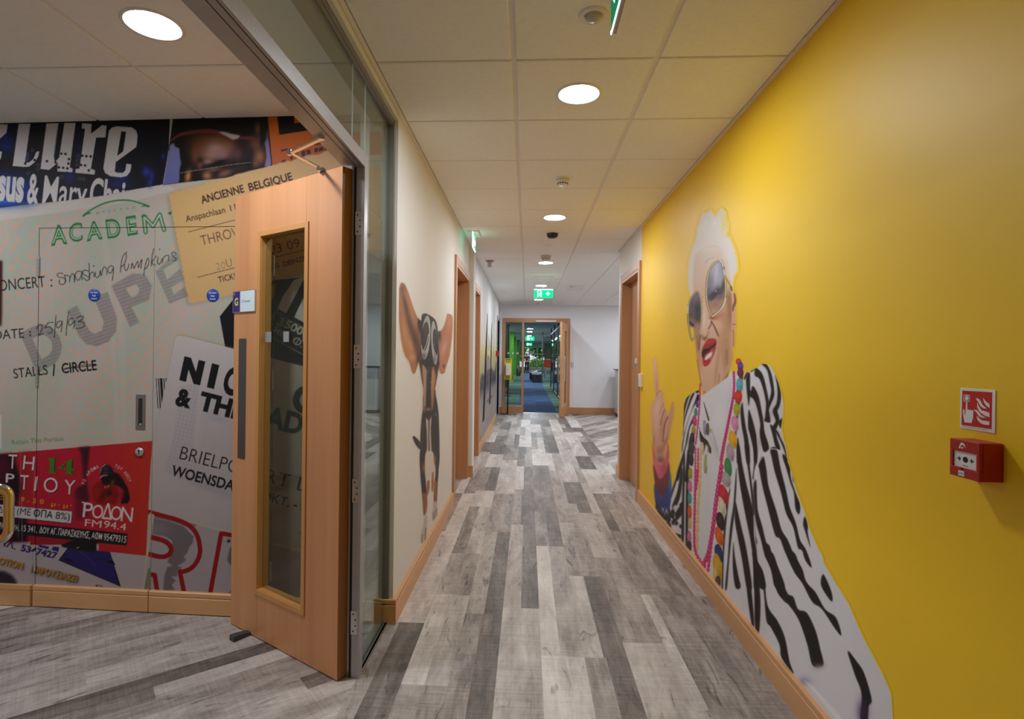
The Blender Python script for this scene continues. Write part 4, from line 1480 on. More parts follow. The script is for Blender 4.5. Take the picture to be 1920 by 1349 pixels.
    for ch, a, b_, cap, bo in (('Τ', (168, 552), (352, 562), 300, .0), ('Η', (480, 572), (712, 596), 296, .0), ('Ρ', (118, 848), (300, 862), 190, .01),
                               ('Τ', (416, 992), (594, 1004), 306, .0), ('Ι', (716, 1020), (768, 1026), 305, .0), ('Ο', (916, 1046), (1210, 1066), 310, .0), ('Υ', (1346, 1092), (1580, 1108), 306, .0)):
        A.text(ch, (a[0] + 14, a[1] + 14), (b_[0] + 14, b_[1] + 14), cap, (50, 12, 22), bo, .8)
        A.text(ch, a, b_, cap, W2, bo)
    for dx, c in ((16, (36, 24, 16)), (0, (60, 124, 34))):
        A.poly([(990 + dx, 345), (1085 + dx, 332), (1165 + dx, 330), (1140 + dx, 620), (1210 + dx, 655), (1165 + dx, 660), (985 + dx, 630), (1055 + dx, 615), (1055 + dx, 370)], c)
        A.poly([(1480 + dx, 360), (1530 + dx, 365), (1515 + dx, 555), (1585 + dx, 575), (1580 + dx, 600), (1515 + dx, 595), (1510 + dx, 655), (1575 + dx, 685), (1340 + dx, 665), (1410 + dx, 645), (1410 + dx, 580), (1215 + dx, 550)], c,
               holes=[[(1415 + dx, 430), (1290 + dx, 545), (1410 + dx, 555)]])
    YE = (190, 150, 14)
    A.text('ΞΙ', (-20, 1200), (180, 1228), 110, YE, .03)
    A.text(':', (318, 1232), (340, 1235), 80, (120, 60, 30), .02)
    for ch, x, y, w_ in (('9', 440, 1250, 72), ('3', 690, 1278, 76), ('0', 838, 1296, 84), ('μ', 1085, 1345, 84), ('μ', 1338, 1378, 84)):
        A.text(ch, (x, y), (x + w_, y + 8), 98, YE, .03)
    for x, y in ((598, 1248), (1244, 1322), (1500, 1336)):
        A.poly([(x + 14 * math.cos(t), y + 14 * math.sin(t)) for t in np.linspace(0, 6.28, 10)[:-1]], YE)
    # radio logo: microphone growing out of a rose
    A.z(140, 820, 10.38)
    A.poly([(340, 1000), (420, 900), (520, 860), (700, 840), (840, 960), (860, 1120), (820, 1300), (560, 1320), (400, 1280), (350, 1150)], (132, 22, 14), 1.2)
    A.poly([(500, 800), (640, 750), (760, 680), (860, 720), (960, 860), (1040, 1000), (1080, 1180), (1080, 1220), (1030, 1300), (900, 1300), (960, 1050), (860, 960), (760, 930), (560, 930)], (30, 14, 20), .9)
    A.poly([(520, 600), (600, 535), (670, 550), (740, 610), (765, 680), (640, 760), (500, 740), (505, 680)], (34, 26, 38), .6)
    for q in ((450, 1080, 90, 130, (160, 34, 24), .8, 0), (650, 1210, 150, 60, (150, 30, 24), .7, 0), (540, 1150, 60, 130, (60, 16, 18), .6, 20), (670, 1090, 60, 70, (26, 24, 22), .9, 0),
              (740, 880, 40, 60, (120, 70, 26), .9, 20), (930, 1130, 40, 140, (110, 24, 36), .8, 10), (830, 1150, 50, 120, (120, 22, 34), .6, 30)):
        A.blob(*q)
    A.stroke([(525, 590), (600, 535)], 1.2, (190, 184, 190))
    A.stroke([(500, 690), (515, 610)], 1, (180, 174, 180))
    A.stroke([(490, 800), (560, 745), (635, 745)], 1.4, (170, 164, 170))
    for k in range(6):
        A.stroke([(545, 580 + 26 * k), (650, 575 + 28 * k)], .5, (110, 100, 116))
    for x, y in ((590, 985), (630, 980), (660, 960)):
        A.stroke([(x, y - 20), (x, y + 10)], 1, (190, 180, 170))

    def arc_text(s, c, rad, a0, a1, cap, col):
        n = len(s)
        for k, ch in enumerate(s):
            if ch == ' ':
                continue
            t = math.radians(a0 + (a1 - a0) * k / (n - 1))
            p = (c[0] + rad * math.cos(t), c[1] + rad * math.sin(t))
            tx, ty = -math.sin(t), math.cos(t)
            hw = cap * .36
            A.text(ch, (p[0] - tx * hw, p[1] - ty * hw), (p[0] + tx * hw, p[1] + ty * hw), cap, col, .015, 1, (math.cos(t), math.sin(t)))
    arc_text('ΤΟ ΑΡΩΜΑ', (620, 1010), 430, 193, 248, 62, W2)
    arc_text('ΤΟΥ ΗΧΟΥ', (620, 1010), 452, 293, 341, 62, W2)
    A.z(140, 940, 7.933)
    for ch, a, b_, cap in (('Ρ', (118, 240), (262, 254), 222), ('Ο', (252, 248), (412, 270), 200), ('Δ', (400, 266), (556, 282), 228), ('Ο', (528, 276), (690, 296), 206), ('Ν', (684, 298), (856, 316), 216)):
        A.text(ch, a, b_, cap, W2, .004)
    A.text('FM', (152, 374), (396, 400), 104, W2, .0)
    A.text('94.4', (432, 396), (762, 442), 104, W2, .0)
    A.poly([(100, 20), (110, 10), (215, 45), (180, 60)], W2)
    # price and tax lines
    A.z(0, 940, 7.933)
    A.poly([(-150, 40), (130, 55), (215, 72), (1085, 152), (1068, 345), (215, 255), (-150, 225)], (26, 20, 24))
    A.poly([(-150, 48), (130, 62), (215, 78), (1076, 158), (1060, 335), (215, 246), (-150, 217)], (200, 196, 196))
    A.text('ΔΡΧ', (-25, 176), (160, 190), 95, K, .0)
    A.text('(ΜΕ', (252, 200), (458, 222), 104, K, -.004)
    A.text('ΦΠΑ', (498, 226), (780, 262), 104, K, .004)
    A.text('8%)', (826, 264), (1035, 288), 104, K, .0)
    A.poly([(-150, 300), (200, 318), (540, 345), (1900, 490), (1890, 665), (1000, 580), (430, 515), (-150, 470)], (28, 25, 26))
    A.poly([(450, 520), (1045, 580), (980, 630), (880, 655), (450, 655)], (150, 28, 38))
    for s, a, b_, cap in (('ΡΑΣ', (-5, 412), (92, 420), 92), ('ΥΗ,', (196, 438), (285, 446), 84), ('15 341,', (322, 450), (548, 474), 92), ('ΔΟΥ ΑΓ.', (584, 476), (846, 508), 92)):
        A.text(s, a, b_, cap, W2, .012)
    A.text('ΠΑΡΑΣΚΕΥΗΣ,', (868, 510), (1338, 562), 98, W2, .012)
    A.z(140, 940, 7.933)
    A.text('ΑΦΜ', (248, 558), (404, 580), 98, W2, .012)
    A.text('95479315', (430, 584), (764, 626), 100, W2, .012)
    A.poly([(30, 700), (70, 680), (60, 700), (34, 708)], (200, 200, 40))
    # worn scratches
    A.z(0, 0, 1)
    for p in ([(39, 850), (38, 900), (35, 980), (34, 1010)], [(68, 850), (64, 900), (63, 950)], [(88, 1040), (86, 1080), (79, 1106)], [(40, 935), (41, 980), (42, 1015)]):
        A.stroke(p, .9, (190, 180, 176), .5)
    return A


LOBBY_GAIN = np.array([.96, .92, .90])
ART_L = lobby_art()
_ls = ART_L.sample


def lobby_sample(W3):
    c, a = _ls(to_px(W3))
    return np.clip(c * LOBBY_GAIN, 0, .86), a
# ------------------------------------------------------------------ corridor prints: woman in sunglasses, dog in goggles, harbour skyline


def dots(A, path, n, rx, ry, col, hi=None, jit=0.0, rot=0.0):
    p = catmull(np.array(path, float), False, 12)
    seg = np.r_[0, np.cumsum(np.hypot(*np.diff(p, axis=0).T))]
    for k in range(n):
        t = seg[-1] * k / max(1, n - 1)
        x, y = np.interp(t, seg, p[:, 0]), np.interp(t, seg, p[:, 1])
        oval(A, x, y, rx, ry, col, rot)
        if hi is not None:
            A.blob(x - rx * .25, y - ry * .3, rx * .35, ry * .3, hi, .9)


def oval(A, x, y, rx, ry, col, rot=0.0, hi=0.0):
    c, s = math.cos(math.radians(rot)), math.sin(math.radians(rot))
    A.poly([(x + rx * math.cos(t) * c - ry * math.sin(t) * s, y + rx * math.cos(t) * s + ry * math.sin(t) * c) for t in np.linspace(0, 2 * math.pi, 22)[:-1]], col)
    if hi:
        A.blob(x - rx * .2, y - ry * .25, rx * .5, ry * .45, tuple(min(255, q + 45) for q in col), hi)
        A.blob(x + rx * .5, y + ry * .6, rx * .4, ry * .4, tuple(q * .6 for q in col), hi)


def woman_art():
    A = Art(1205, 376, 1700, 1362, 1.5, YELLOW)
    K, Wt = (22, 19, 20), (226, 226, 231)
    r = random.Random(4)
    # ---- hair
    A.z(1270, 390, 10.377)
    hair = [(205, 1500), (205, 1250), (235, 1000), (290, 800), (350, 640), (380, 480), (372, 400), (425, 310), (430, 210), (505, 95), (560, 118), (600, 75), (665, 38),
            (705, 100), (745, 190), (780, 95), (850, 12), (905, 55), (950, 100), (935, 210), (1000, 320), (985, 450), (960, 540), (1035, 610), (1095, 750), (1140, 900), (1165, 1050),
            (1180, 1180), (1150, 1260), (1110, 1320), (1060, 1600), (900, 2100), (300, 1900)]
    A.poly(hair, (228, 224, 222), 1.8, .97)
    A.blob(940, 330, 90, 200, YELLOW, .55)
    A.blob(880, 180, 60, 150, (226, 204, 150), .45)
    A.blob(660, 700, 260, 200, (232, 220, 212), .6)
    for _ in range(80):
        x, y = r.uniform(420, 1060), r.uniform(220, 1150)
        A.stroke([(x, y), (x + r.uniform(-15, 25), y - r.uniform(30, 80)), (x + r.uniform(-30, 45), y - r.uniform(60, 130))], [.9, .3], (246, 245, 246), .3, cover=False)
    for x, y, dx, dy in ((1120, 830, 60, -12), (1150, 960, 40, -30), (1150, 1230, 50, 40), (990, 600, 60, -60), (950, 450, 50, -30), (860, 20, 20, -20), (660, 40, 12, -22), (510, 95, -10, -18), (1100, 1290, 70, 30)):
        A.stroke([(x - dx, y - dy), (x, y), (x + dx, y + dy)], [3, 1.5, .4], (230, 226, 220), .7)
    # ---- neck, face, ear
    A.z(1290, 600, 7.492)
    neck = [(200, 940), (240, 1200), (280, 1349), (300, 1400), (345, 1400), (420, 1230), (505, 1020), (570, 760), (625, 560), (620, 200), (300, 600)]
    A.poly(neck, (186, 126, 88), .5)
    nm = A.mask(neck)
    for q in ((470, 900, 50, 260, (222, 164, 122), .8, 12), (560, 600, 40, 200, (206, 150, 110), .7, 6), (420, 1100, 60, 90, (150, 92, 60), .7, 20), (300, 1200, 60, 120, (128, 72, 44), .8, 0),
              (330, 1330, 60, 60, (190, 130, 92), .7, 0), (360, 1290, 20, 120, (214, 160, 122), .6, 12)):
        A.blob(*q[:4], q[4], q[5], q[6], clip=nm)
    A.stroke([(520, 950), (560, 760), (600, 600)], 2, (140, 86, 56), .6, soft=1.5, clip=nm)
    A.stroke([(465, 1000), (440, 1150), (380, 1290)], 2, (150, 92, 60), .5, soft=1.5, clip=nm)
    A.z(1280, 470, 7.1)
    A.poly([(640, 540), (690, 555), (712, 640), (708, 800), (705, 960), (697, 1120), (682, 1285), (662, 1270), (650, 1100), (650, 800)], (222, 170, 140), .5)
    A.stroke([(690, 580), (700, 680), (670, 760), (668, 800)], [3, 5, 3], (120, 52, 40), .8, soft=1.2)
    A.stroke([(660, 980), (700, 985)], 2, (130, 90, 70), .7)
    A.stroke([(672, 1060), (680, 1180), (678, 1270)], 2.5, (176, 120, 96), .7, soft=1)
    face = [(150, 250), (175, 60), (330, -60), (500, -40), (600, 140), (640, 420), (655, 600), (660, 800), (655, 1000), (656, 1349), (640, 1560), (545, 1700), (505, 1790), (470, 1880), (430, 1945), (370, 1975), (320, 1960), (262, 1850),
            (222, 1640), (190, 1420), (172, 1250), (160, 1000), (146, 600), (138, 420)]
    A.poly(face, (226, 188, 160), .8, smooth=True)
    fm = A.mask(face, smooth=True, soft=.6)
    for q in ((330, 100, 190, 190, (226, 212, 202), .9, 0), (250, 330, 120, 160, (226, 200, 182), .8, 0), (540, 20, 60, 120, (224, 196, 178), .6, 0),
              (560, 1000, 110, 330, (184, 128, 84), .75, 6), (630, 800, 40, 260, (150, 102, 62), .7, 0), (610, 640, 50, 120, (150, 104, 60), .7, 0), (520, 1300, 60, 260, (206, 156, 118), .6, 0),
              (470, 1010, 90, 90, (232, 186, 150), .8, 0), (400, 1100, 80, 80, (222, 184, 158), .7, 0), (200, 1200, 45, 230, (168, 106, 72), .8, 0), (225, 1480, 45, 160, (196, 138, 100), .6, 0),
              (330, 1650, 140, 130, (224, 180, 146), .8, 0), (320, 1820, 110, 90, (220, 178, 142), .8, 0), (455, 1560, 30, 300, (190, 134, 94), .6, 6), (575, 1440, 40, 240, (176, 120, 80), .6, 4),
              (620, 1420, 30, 240, (196, 138, 98), .6, 0), (480, 870, 90, 40, (206, 116, 76), .7, -20), (400, 890, 60, 30, (160, 80, 50), .7, 10)):
        A.blob(*q[:4], q[4], q[5], q[6], clip=fm)
    A.stroke([(300, 150), (350, 110), (420, 95)], 1, (150, 120, 104), .45, clip=fm)
    A.stroke([(290, 180), (340, 140)], .8, (160, 130, 116), .3, clip=fm)
    for q in ((250, -20, 160, 70, .8), (430, -20, 150, 60, .7), (110, 200, 40, 200, .7), (560, 60, 60, 160, .8), (620, 260, 40, 160, .9)):
        A.blob(*q[:4], (230, 222, 216), q[4])
    A.z(1290, 600, 7.492)
    A.stroke([(430, 1000), (400, 1050), (330, 1105), (280, 1085), (225, 1000)], [1.5, 3, 3.5, 3, 1.5], (140, 84, 54), .7, soft=1.6)
    A.stroke([(440, 770), (430, 900), (400, 1000)], 3, (176, 118, 80), .6, soft=2)
    A.stroke([(180, 220), (150, 330), (155, 430)], 2.2, (140, 84, 56), .7, soft=1.3)
    A.stroke([(130, 560), (160, 760), (190, 930)], 2, (150, 92, 60), .6, soft=1.4)
    A.stroke([(545, 420), (550, 620)], 2, (150, 96, 60), .5, soft=1.5)
    for k in range(9):
        x = 470 + 12 * k
        A.stroke([(x, 260 + r.uniform(0, 60)), (x + 4, 520 + r.uniform(0, 160))], .9, (150, 96, 62), .16, soft=1.2)
    # ---- nose
    A.z(1280, 470, 7.1)
    A.poly([(285, 620), (305, 720), (335, 850), (382, 930), (380, 985), (345, 1030), (330, 1120), (310, 1190), (285, 1190), (258, 1120), (250, 1060), (252, 800)], (230, 190, 162), 1.2, .9, smooth=True)
    A.blob(285, 900, 26, 150, (244, 216, 196), .9)
    A.blob(352, 930, 26, 40, (240, 206, 184), .8)
    A.poly([(262, 1110), (290, 1170), (330, 1130), (345, 1060), (350, 1090), (325, 1180), (295, 1205), (262, 1180)], (120, 62, 40), 1.6, .9)
    A.stroke([(380, 940), (375, 990), (345, 1040)], 2.2, (110, 60, 42), .8, soft=1)
    A.stroke([(385, 945), (425, 1020), (455, 1090), (478, 1140)], [2, 3, 3.4, 2], (120, 68, 46), .85, soft=1.3)
    A.stroke([(235, 1130), (225, 1220), (215, 1300)], 2.2, (130, 76, 52), .7, soft=1.4)
    A.blob(385, 905, 40, 16, (150, 74, 50), .8)
    # ---- mouth
    A.z(1290, 600, 7.492)
    A.poly([(198, 450), (215, 380), (248, 318), (292, 272), (345, 264), (392, 280), (402, 300), (395, 360), (390, 410), (352, 520), (300, 622), (240, 658), (215, 620), (205, 540)], (176, 34, 34), .6, smooth=True)
    A.blob(310, 310, 70, 30, (204, 74, 66), .6, -25)
    A.blob(250, 620, 50, 26, (206, 66, 60), .6, -20)
    A.poly([(197, 470), (215, 420), (300, 396), (345, 360), (398, 318), (394, 352), (340, 398), (300, 440), (235, 490), (222, 548), (205, 520)], (36, 16, 18), .5)
    A.poly([(232, 552), (262, 498), (332, 448), (350, 462), (338, 508), (300, 545), (252, 574)], (238, 230, 224), .5)
    for x0_, y0_, x1_, y1_ in ((268, 500, 262, 560), (292, 480, 290, 548), (315, 462, 318, 530)):
        A.stroke([(x0_, y0_), (x1_, y1_)], .4, (190, 176, 170), .6)
    A.blob(345, 440, 30, 30, (214, 120, 112), .6)
    A.stroke([(318, 560), (335, 520)], 1.6, (236, 150, 140), .8)
    # ---- sunglasses
    A.z(1280, 470, 7.1)
    lens = [(492, 130), (410, 180), (352, 280), (326, 380), (318, 500), (316, 600), (332, 720), (368, 830), (396, 872), (432, 850), (500, 790), (545, 705), (568, 600), (570, 450), (556, 330), (532, 190), (515, 140)]
    A.poly(lens, lambda x, y: lerp((170, 170, 184), (188, 140, 112), (y - 545) / 40), 0, 1, smooth=True)
    lm = A.mask(lens, smooth=True)
    for q in ((430, 250, 90, 130, (186, 186, 200), .9, 0), (360, 420, 60, 130, (128, 126, 148), .9, 0), (450, 300, 25, 150, (206, 206, 218), .7, 8), (520, 240, 40, 100, (158, 156, 178), .8, 0),
              (540, 480, 30, 140, (60, 46, 54), .9, 10), (480, 530, 70, 60, (64, 54, 64), .9, -20), (380, 620, 90, 60, (62, 50, 62), .95, -18), (420, 580, 60, 40, (40, 34, 40), .9, -20),
              (350, 530, 40, 60, (100, 96, 120), .8, 0), (500, 620, 70, 60, (120, 84, 76), .8, -20), (440, 720, 90, 60, (176, 122, 98), .9, -10), (420, 810, 60, 40, (204, 158, 132), .9, 0), (530, 700, 30, 60, (190, 140, 112), .8, 0)):
        A.blob(*q[:4], q[4], q[5], q[6], clip=lm)
    A.stroke([(375, 660), (440, 600), (520, 560)], 2, (34, 26, 32), .6, soft=1.5, clip=lm)
    A.blob(442, 540, 8, 8, (240, 240, 244), 1)
    lens2 = [(192, 540), (140, 590), (100, 660), (80, 740), (72, 840), (76, 960), (98, 1110), (122, 1192), (150, 1165), (200, 1095), (235, 1000), (248, 880), (250, 760), (240, 660), (216, 570)]
    A.poly(lens2, lambda x, y: lerp((110, 98, 116), (196, 150, 122), (y - 590) / 40), 0, 1, smooth=True)
    lm2 = A.mask(lens2, smooth=True)
    A.poly([(70, 1010), (150, 1030), (158, 1160), (122, 1200), (90, 1130)], YELLOW, .4, clip=lm2)
    for q in ((170, 620, 70, 60, (122, 108, 134), .9, 0), (110, 720, 40, 70, (84, 72, 92), .9, 0), (200, 780, 50, 110, (40, 34, 40), .95, 0), (110, 850, 40, 70, (86, 66, 64), .8, 0),
              (200, 900, 50, 70, (58, 44, 46), .9, 0), (195, 1020, 45, 60, (190, 140, 112), .8, 0), (120, 930, 30, 30, (150, 118, 40), .7, 0)):
        A.blob(*q[:4], q[4], q[5], q[6], clip=lm2)
    A.poly([(70, 920), (110, 955), (155, 985), (155, 1025), (100, 985), (72, 965)], (44, 36, 40), .3)
    GO = (196, 166, 92)

    def rim(pts, w_):
        q = pts + [pts[0]]
        A.stroke(q, w_ + 1.3, (66, 54, 40), .9)
        A.stroke(q, w_, GO)
        A.stroke([(x + 2, y - 3) for x, y in q], w_ * .35, (244, 236, 206), .85)
    rim(lens, 2.6)
    rim(lens2, 1.9)
    A.stroke([(492, 118), (535, 190), (556, 320)], 2.2, (240, 234, 220), .9)
    A.stroke([(572, 640), (540, 740), (470, 820), (400, 880)], 2.0, (238, 230, 216), .9)
    A.stroke([(548, 215), (552, 250)], 2, (50, 44, 40), .8)
    A.stroke([(250, 690), (265, 640), (300, 605)], 3, GO)
    A.stroke([(255, 660), (298, 612)], 1, (246, 238, 206))
    A.stroke([(562, 350), (600, 410), (655, 500)], [5, 4, 3], (196, 150, 40))
    A.stroke([(640, 480), (655, 530)], 3, (90, 60, 30), .8)
    A.stroke([(68, 745), (66, 830)], 1.3, (240, 236, 220))
    # ---- white shirt
    A.z(1270, 720, 7.493)
    A.z(0, 0, 1).poly([(1305, 735), (1318, 742), (1376, 700), (1389, 690), (1388, 790), (1384, 880), (1370, 960), (1362, 1060), (1358, 1150), (1345, 1180), (1300, 1110), (1296, 900)], Wt, .5)
    A.stroke([(1386, 676), (1390, 700), (1387, 722), (1384, 745), (1381, 770), (1378, 795), (1374, 826), (1368, 852), (1365, 880), (1361, 902), (1357, 928), (1353, 952), (1351, 982), (1348, 1008), (1347, 1036), (1345, 1062), (1342, 1095)], [5, 11, 12, 12, 12], (58, 42, 46), .9)
    A.stroke([(1307, 760), (1302, 790), (1300, 825), (1297, 850), (1294, 890), (1294, 940), (1293, 1000), (1292, 1030)], [4, 8, 9, 9], (50, 38, 42), .9)
    A.z(1270, 720, 7.493)
    A.poly([(345, 120), (370, 270), (430, 500), (452, 518), (478, 512), (560, 360), (640, 170), (690, 20), (720, -110), (770, -190), (800, -60), (830, 400), (800, 900), (720, 1500), (640, 2200), (560, 2700), (380, 2700), (290, 2300), (300, 900)], Wt, .5)
    sm = A.mask([(345, 120), (452, 518), (690, 20), (770, -190), (830, 400), (800, 900), (560, 2700), (380, 2700), (290, 2300), (300, 900)])
    for q in ((480, 800, 40, 300, (206, 206, 214), .6, -14), (540, 900, 30, 160, (200, 200, 208), .6, -14), (600, 500, 120, 200, (244, 244, 247), .5, 0), (720, 200, 40, 300, (220, 216, 226), .5, 8),
              (380, 400, 30, 160, (226, 226, 230), .6, -10), (440, 1500, 50, 600, (222, 222, 226), .5, 0)):
        A.blob(*q[:4], q[4], q[5], q[6], clip=sm)
    A.stroke([(475, 640), (520, 760), (570, 960)], 1.6, (176, 176, 186), .8, soft=1.4)
    A.stroke([(745, -60), (740, 120), (700, 380)], .9, (196, 192, 204), .7)
    A.stroke([(370, 260), (410, 400), (440, 510)], [1, 2.6, 3], (40, 28, 28), .85)
    # ---- jacket, left side
    A.z(1140, 640, 2.81)
    A.poly([(402, 312), (430, 285), (478, 258), (492, 300), (478, 450), (455, 800), (446, 1130), (410, 1075), (330, 985), (250, 900), (250, 830), (335, 790), (360, 700), (382, 620), (396, 470)], Wt, .3)
    jl = A.mask([(402, 312), (430, 285), (478, 258), (492, 300), (478, 450), (455, 800), (446, 1130), (410, 1075), (330, 985), (250, 900), (250, 830), (335, 790), (360, 700), (382, 620), (396, 470)])

    def bl(*polys, clip=None):
        for q in polys:
            A.poly(q, K, .25, smooth=True, clip=clip)
    A.z(1270, 720, 7.493)
    bl([(145, 165), (185, 140), (140, 260), (105, 400), (84, 520), (84, 400), (105, 280)], [(208, 148), (246, 132), (195, 250), (135, 420), (98, 560), (80, 740), (76, 600), (128, 380), (170, 240)],
       [(255, 110), (310, 90), (312, 115), (280, 135)],
       [(285, 150), (312, 170), (312, 225), (265, 275), (212, 370), (162, 500), (122, 640), (92, 800), (68, 970), (68, 880), (100, 700), (150, 520), (220, 330), (262, 215)],
       [(242, 440), (242, 520), (192, 590), (160, 700), (130, 860), (62, 1120), (0, 1330), (0, 1240), (58, 1060), (112, 880), (140, 720), (176, 585)],
       [(205, 690), (185, 900), (165, 1100), (142, 1349), (104, 1349), (148, 1000), (168, 800)], [(112, 890), (90, 1050), (60, 1200), (22, 1349), (-10, 1349), (60, 1100)], [(150, 700), (160, 700), (150, 780), (120, 900)], clip=jl)
    A.z(1240, 860, 5.394)
    bl([(262, -40), (284, -40), (278, 300), (266, 880), (248, 872), (250, 400)], [(226, -30), (242, 20), (234, 400), (228, 840), (206, 825), (212, 400)], [(205, 100), (216, 170), (192, 390), (132, 520), (112, 480), (165, 330)],
       [(212, 40), (110, 380), (104, 340), (196, 60)], [(190, 480), (215, 440), (212, 560), (150, 640), (120, 660), (125, 590)], clip=jl)
    for _ in range(26):
        x, y = r.uniform(10, 205), r.uniform(470, 800)
        a = r.uniform(0, 3.1)
        A.poly([(x + r.uniform(12, 34) * math.cos(a + t), y + r.uniform(14, 42) * math.sin(a + t)) for t in (0, 1.4, 3.1, 4.6)], K if r.random() < .6 else (212, 210, 214), .3)
    # ---- jacket, right side and sleeve
    A.z(1380, 670, 7.1)
    edge = [(105, 240), (130, 205), (200, 180), (290, 135), (345, 92), (420, 95), (470, 140), (520, 230), (570, 350), (610, 500), (632, 620), (630, 740), (618, 830), (605, 940), (635, 1090), (670, 1230), (690, 1400),
            (745, 1540), (800, 1760), (850, 1900), (920, 2080), (960, 2230), (1030, 2400), (1100, 2560), (1150, 2640), (1170, 2740), (1320, 3000), (1500, 3290), (1650, 3640), (1790, 3920), (1950, 4220), (2065, 4480), (2090, 4900), (800, 4900), (140, 3800),
            (-200, 3340), (-192, 3053), (-178, 2577), (-156, 2165), (-120, 1860), (-64, 1576), (-20, 1300), (0, 1100), (40, 700), (85, 500), (90, 330)]
    A.poly(edge, Wt, .5)
    jm = A.mask(edge)
    for q in ((520, 560, 60, 160, (206, 204, 210), .6, 12), (480, 740, 60, 90, (190, 186, 192), .6, 20), (600, 700, 40, 120, (204, 202, 206), .5, 0), (300, 1150, 40, 160, (196, 194, 202), .7, 20),
              (560, 1080, 60, 160, (210, 208, 214), .5, -15), (440, 1000, 70, 140, (236, 236, 240), .5, 0)):
        A.blob(*q[:4], q[4], q[5], q[6], clip=jm)
    bl([(138, 270), (184, 212), (190, 430), (202, 460), (186, 560), (170, 655), (158, 560), (144, 430)],
       [(225, 388), (272, 450), (312, 560), (346, 740), (366, 850), (382, 1000), (442, 1215), (374, 1262), (330, 1100), (318, 1000), (326, 900), (302, 760), (270, 640), (232, 560), (188, 520), (202, 455)],
       [(254, 165), (282, 152), (342, 210), (378, 300), (408, 430), (434, 570), (432, 700), (396, 790), (384, 850), (402, 650), (386, 520), (350, 380), (310, 285), (254, 248)],
       [(344, 94), (402, 94), (452, 170), (488, 290), (510, 450), (506, 530), (470, 620), (430, 710), (430, 620), (456, 540), (472, 450), (456, 350), (430, 220), (400, 150)],
       [(396, 790), (430, 690), (452, 790), (456, 872), (382, 852)],
       [(522, 235), (564, 330), (594, 450), (600, 560), (580, 660), (554, 720), (572, 790), (576, 855), (534, 965), (496, 925), (530, 850), (494, 745), (500, 690), (540, 620), (556, 500), (548, 370)],
       [(622, 812), (616, 870), (596, 950), (568, 870)], [(62, 700), (88, 610), (106, 760), (136, 960), (170, 1130), (188, 1400), (142, 1400), (110, 1100), (76, 900)],
       [(170, 712), (198, 760), (246, 930), (276, 1090), (282, 1400), (244, 1400), (236, 1250), (190, 1040), (164, 930)], [(22, 1075), (46, 1200), (68, 1400), (14, 1400)],
       [(458, 902), (522, 960), (548, 1080), (592, 1228), (534, 1207), (490, 1040)], [(512, 955), (562, 1000), (602, 1090), (652, 1200), (684, 1380), (664, 1320), (638, 1230), (588, 1110)],
       [(106, 285), (140, 215), (160, 205), (120, 300)], [(200, 190), (285, 138), (240, 175), (210, 200)], clip=jm)
    A.z(1340, 840, 5.19)
    bl([(216, -20), (242, -20), (264, 130), (302, 320), (347, 500), (377, 640), (384, 860), (407, 1000), (437, 1360), (384, 1360), (380, 1130), (350, 900), (310, 700), (268, 480), (234, 250)],
       [(294, -20), (336, -20), (342, 170), (357, 300), (377, 480), (387, 650), (375, 640), (355, 440), (328, 220)], [(380, -20), (412, -20), (416, 100), (388, 220), (380, 295), (370, 300), (386, 150)],
       [(204, 535), (222, 600), (262, 780), (312, 1000), (364, 1360), (314, 1360), (268, 1090), (228, 880), (198, 700)],
       [(214, 190), (212, 400), (198, 600), (168, 850), (142, 1100), (122, 1360), (104, 1360), (130, 1080), (150, 800), (184, 560), (196, 400)],
       [(156, 385), (137, 520), (108, 800), (88, 1100), (82, 1360), (68, 1360), (78, 1000), (98, 720), (118, 520)], [(184, 920), (196, 1050), (232, 1250), (254, 1360), (204, 1360), (178, 1150)],
       [(385, 335), (406, 325), (412, 480), (422, 620), (462, 760), (502, 920), (537, 960), (572, 1090), (622, 1180), (684, 1360), (590, 1360), (550, 1180), (490, 1050), (453, 900), (408, 740), (383, 560), (378, 420)],
       [(428, 160), (472, 82), (502, 200), (527, 380), (602, 620), (652, 800), (712, 900), (772, 1040), (852, 1180), (884, 1290), (925, 1360), (858, 1310), (768, 1190), (688, 1020), (638, 890), (588, 845), (518, 580), (468, 380), (438, 220)],
       [(543, 14), (602, 10), (642, 200), (692, 400), (732, 580), (792, 740), (832, 900), (892, 1000), (936, 1140), (850, 1000), (813, 975), (768, 780), (698, 640), (648, 440), (588, 240), (558, 100)],
       [(663, 66), (692, 84), (732, 170), (742, 290), (782, 420), (832, 560), (822, 650), (788, 590), (773, 440), (738, 340), (698, 200), (668, 112)], [(758, 266), (772, 290), (784, 340), (768, 330)],
       [(880, 672), (907, 760), (907, 830), (934, 975), (878, 800), (863, 740)], [(400, 860), (416, 920), (410, 940)], [(436, 1170), (470, 1210), (500, 1360), (440, 1360)], clip=jm)
    A.stroke([(385, 330), (420, 170), (480, 70), (560, 10), (650, 40)], 1.6, (246, 246, 249), .9, soft=1)
    A.stroke([(384, 300), (392, 660), (400, 900), (425, 1200)], 2, (120, 116, 122), .5, soft=2, clip=jm)
    A.z(1400, 1040, 4.364)
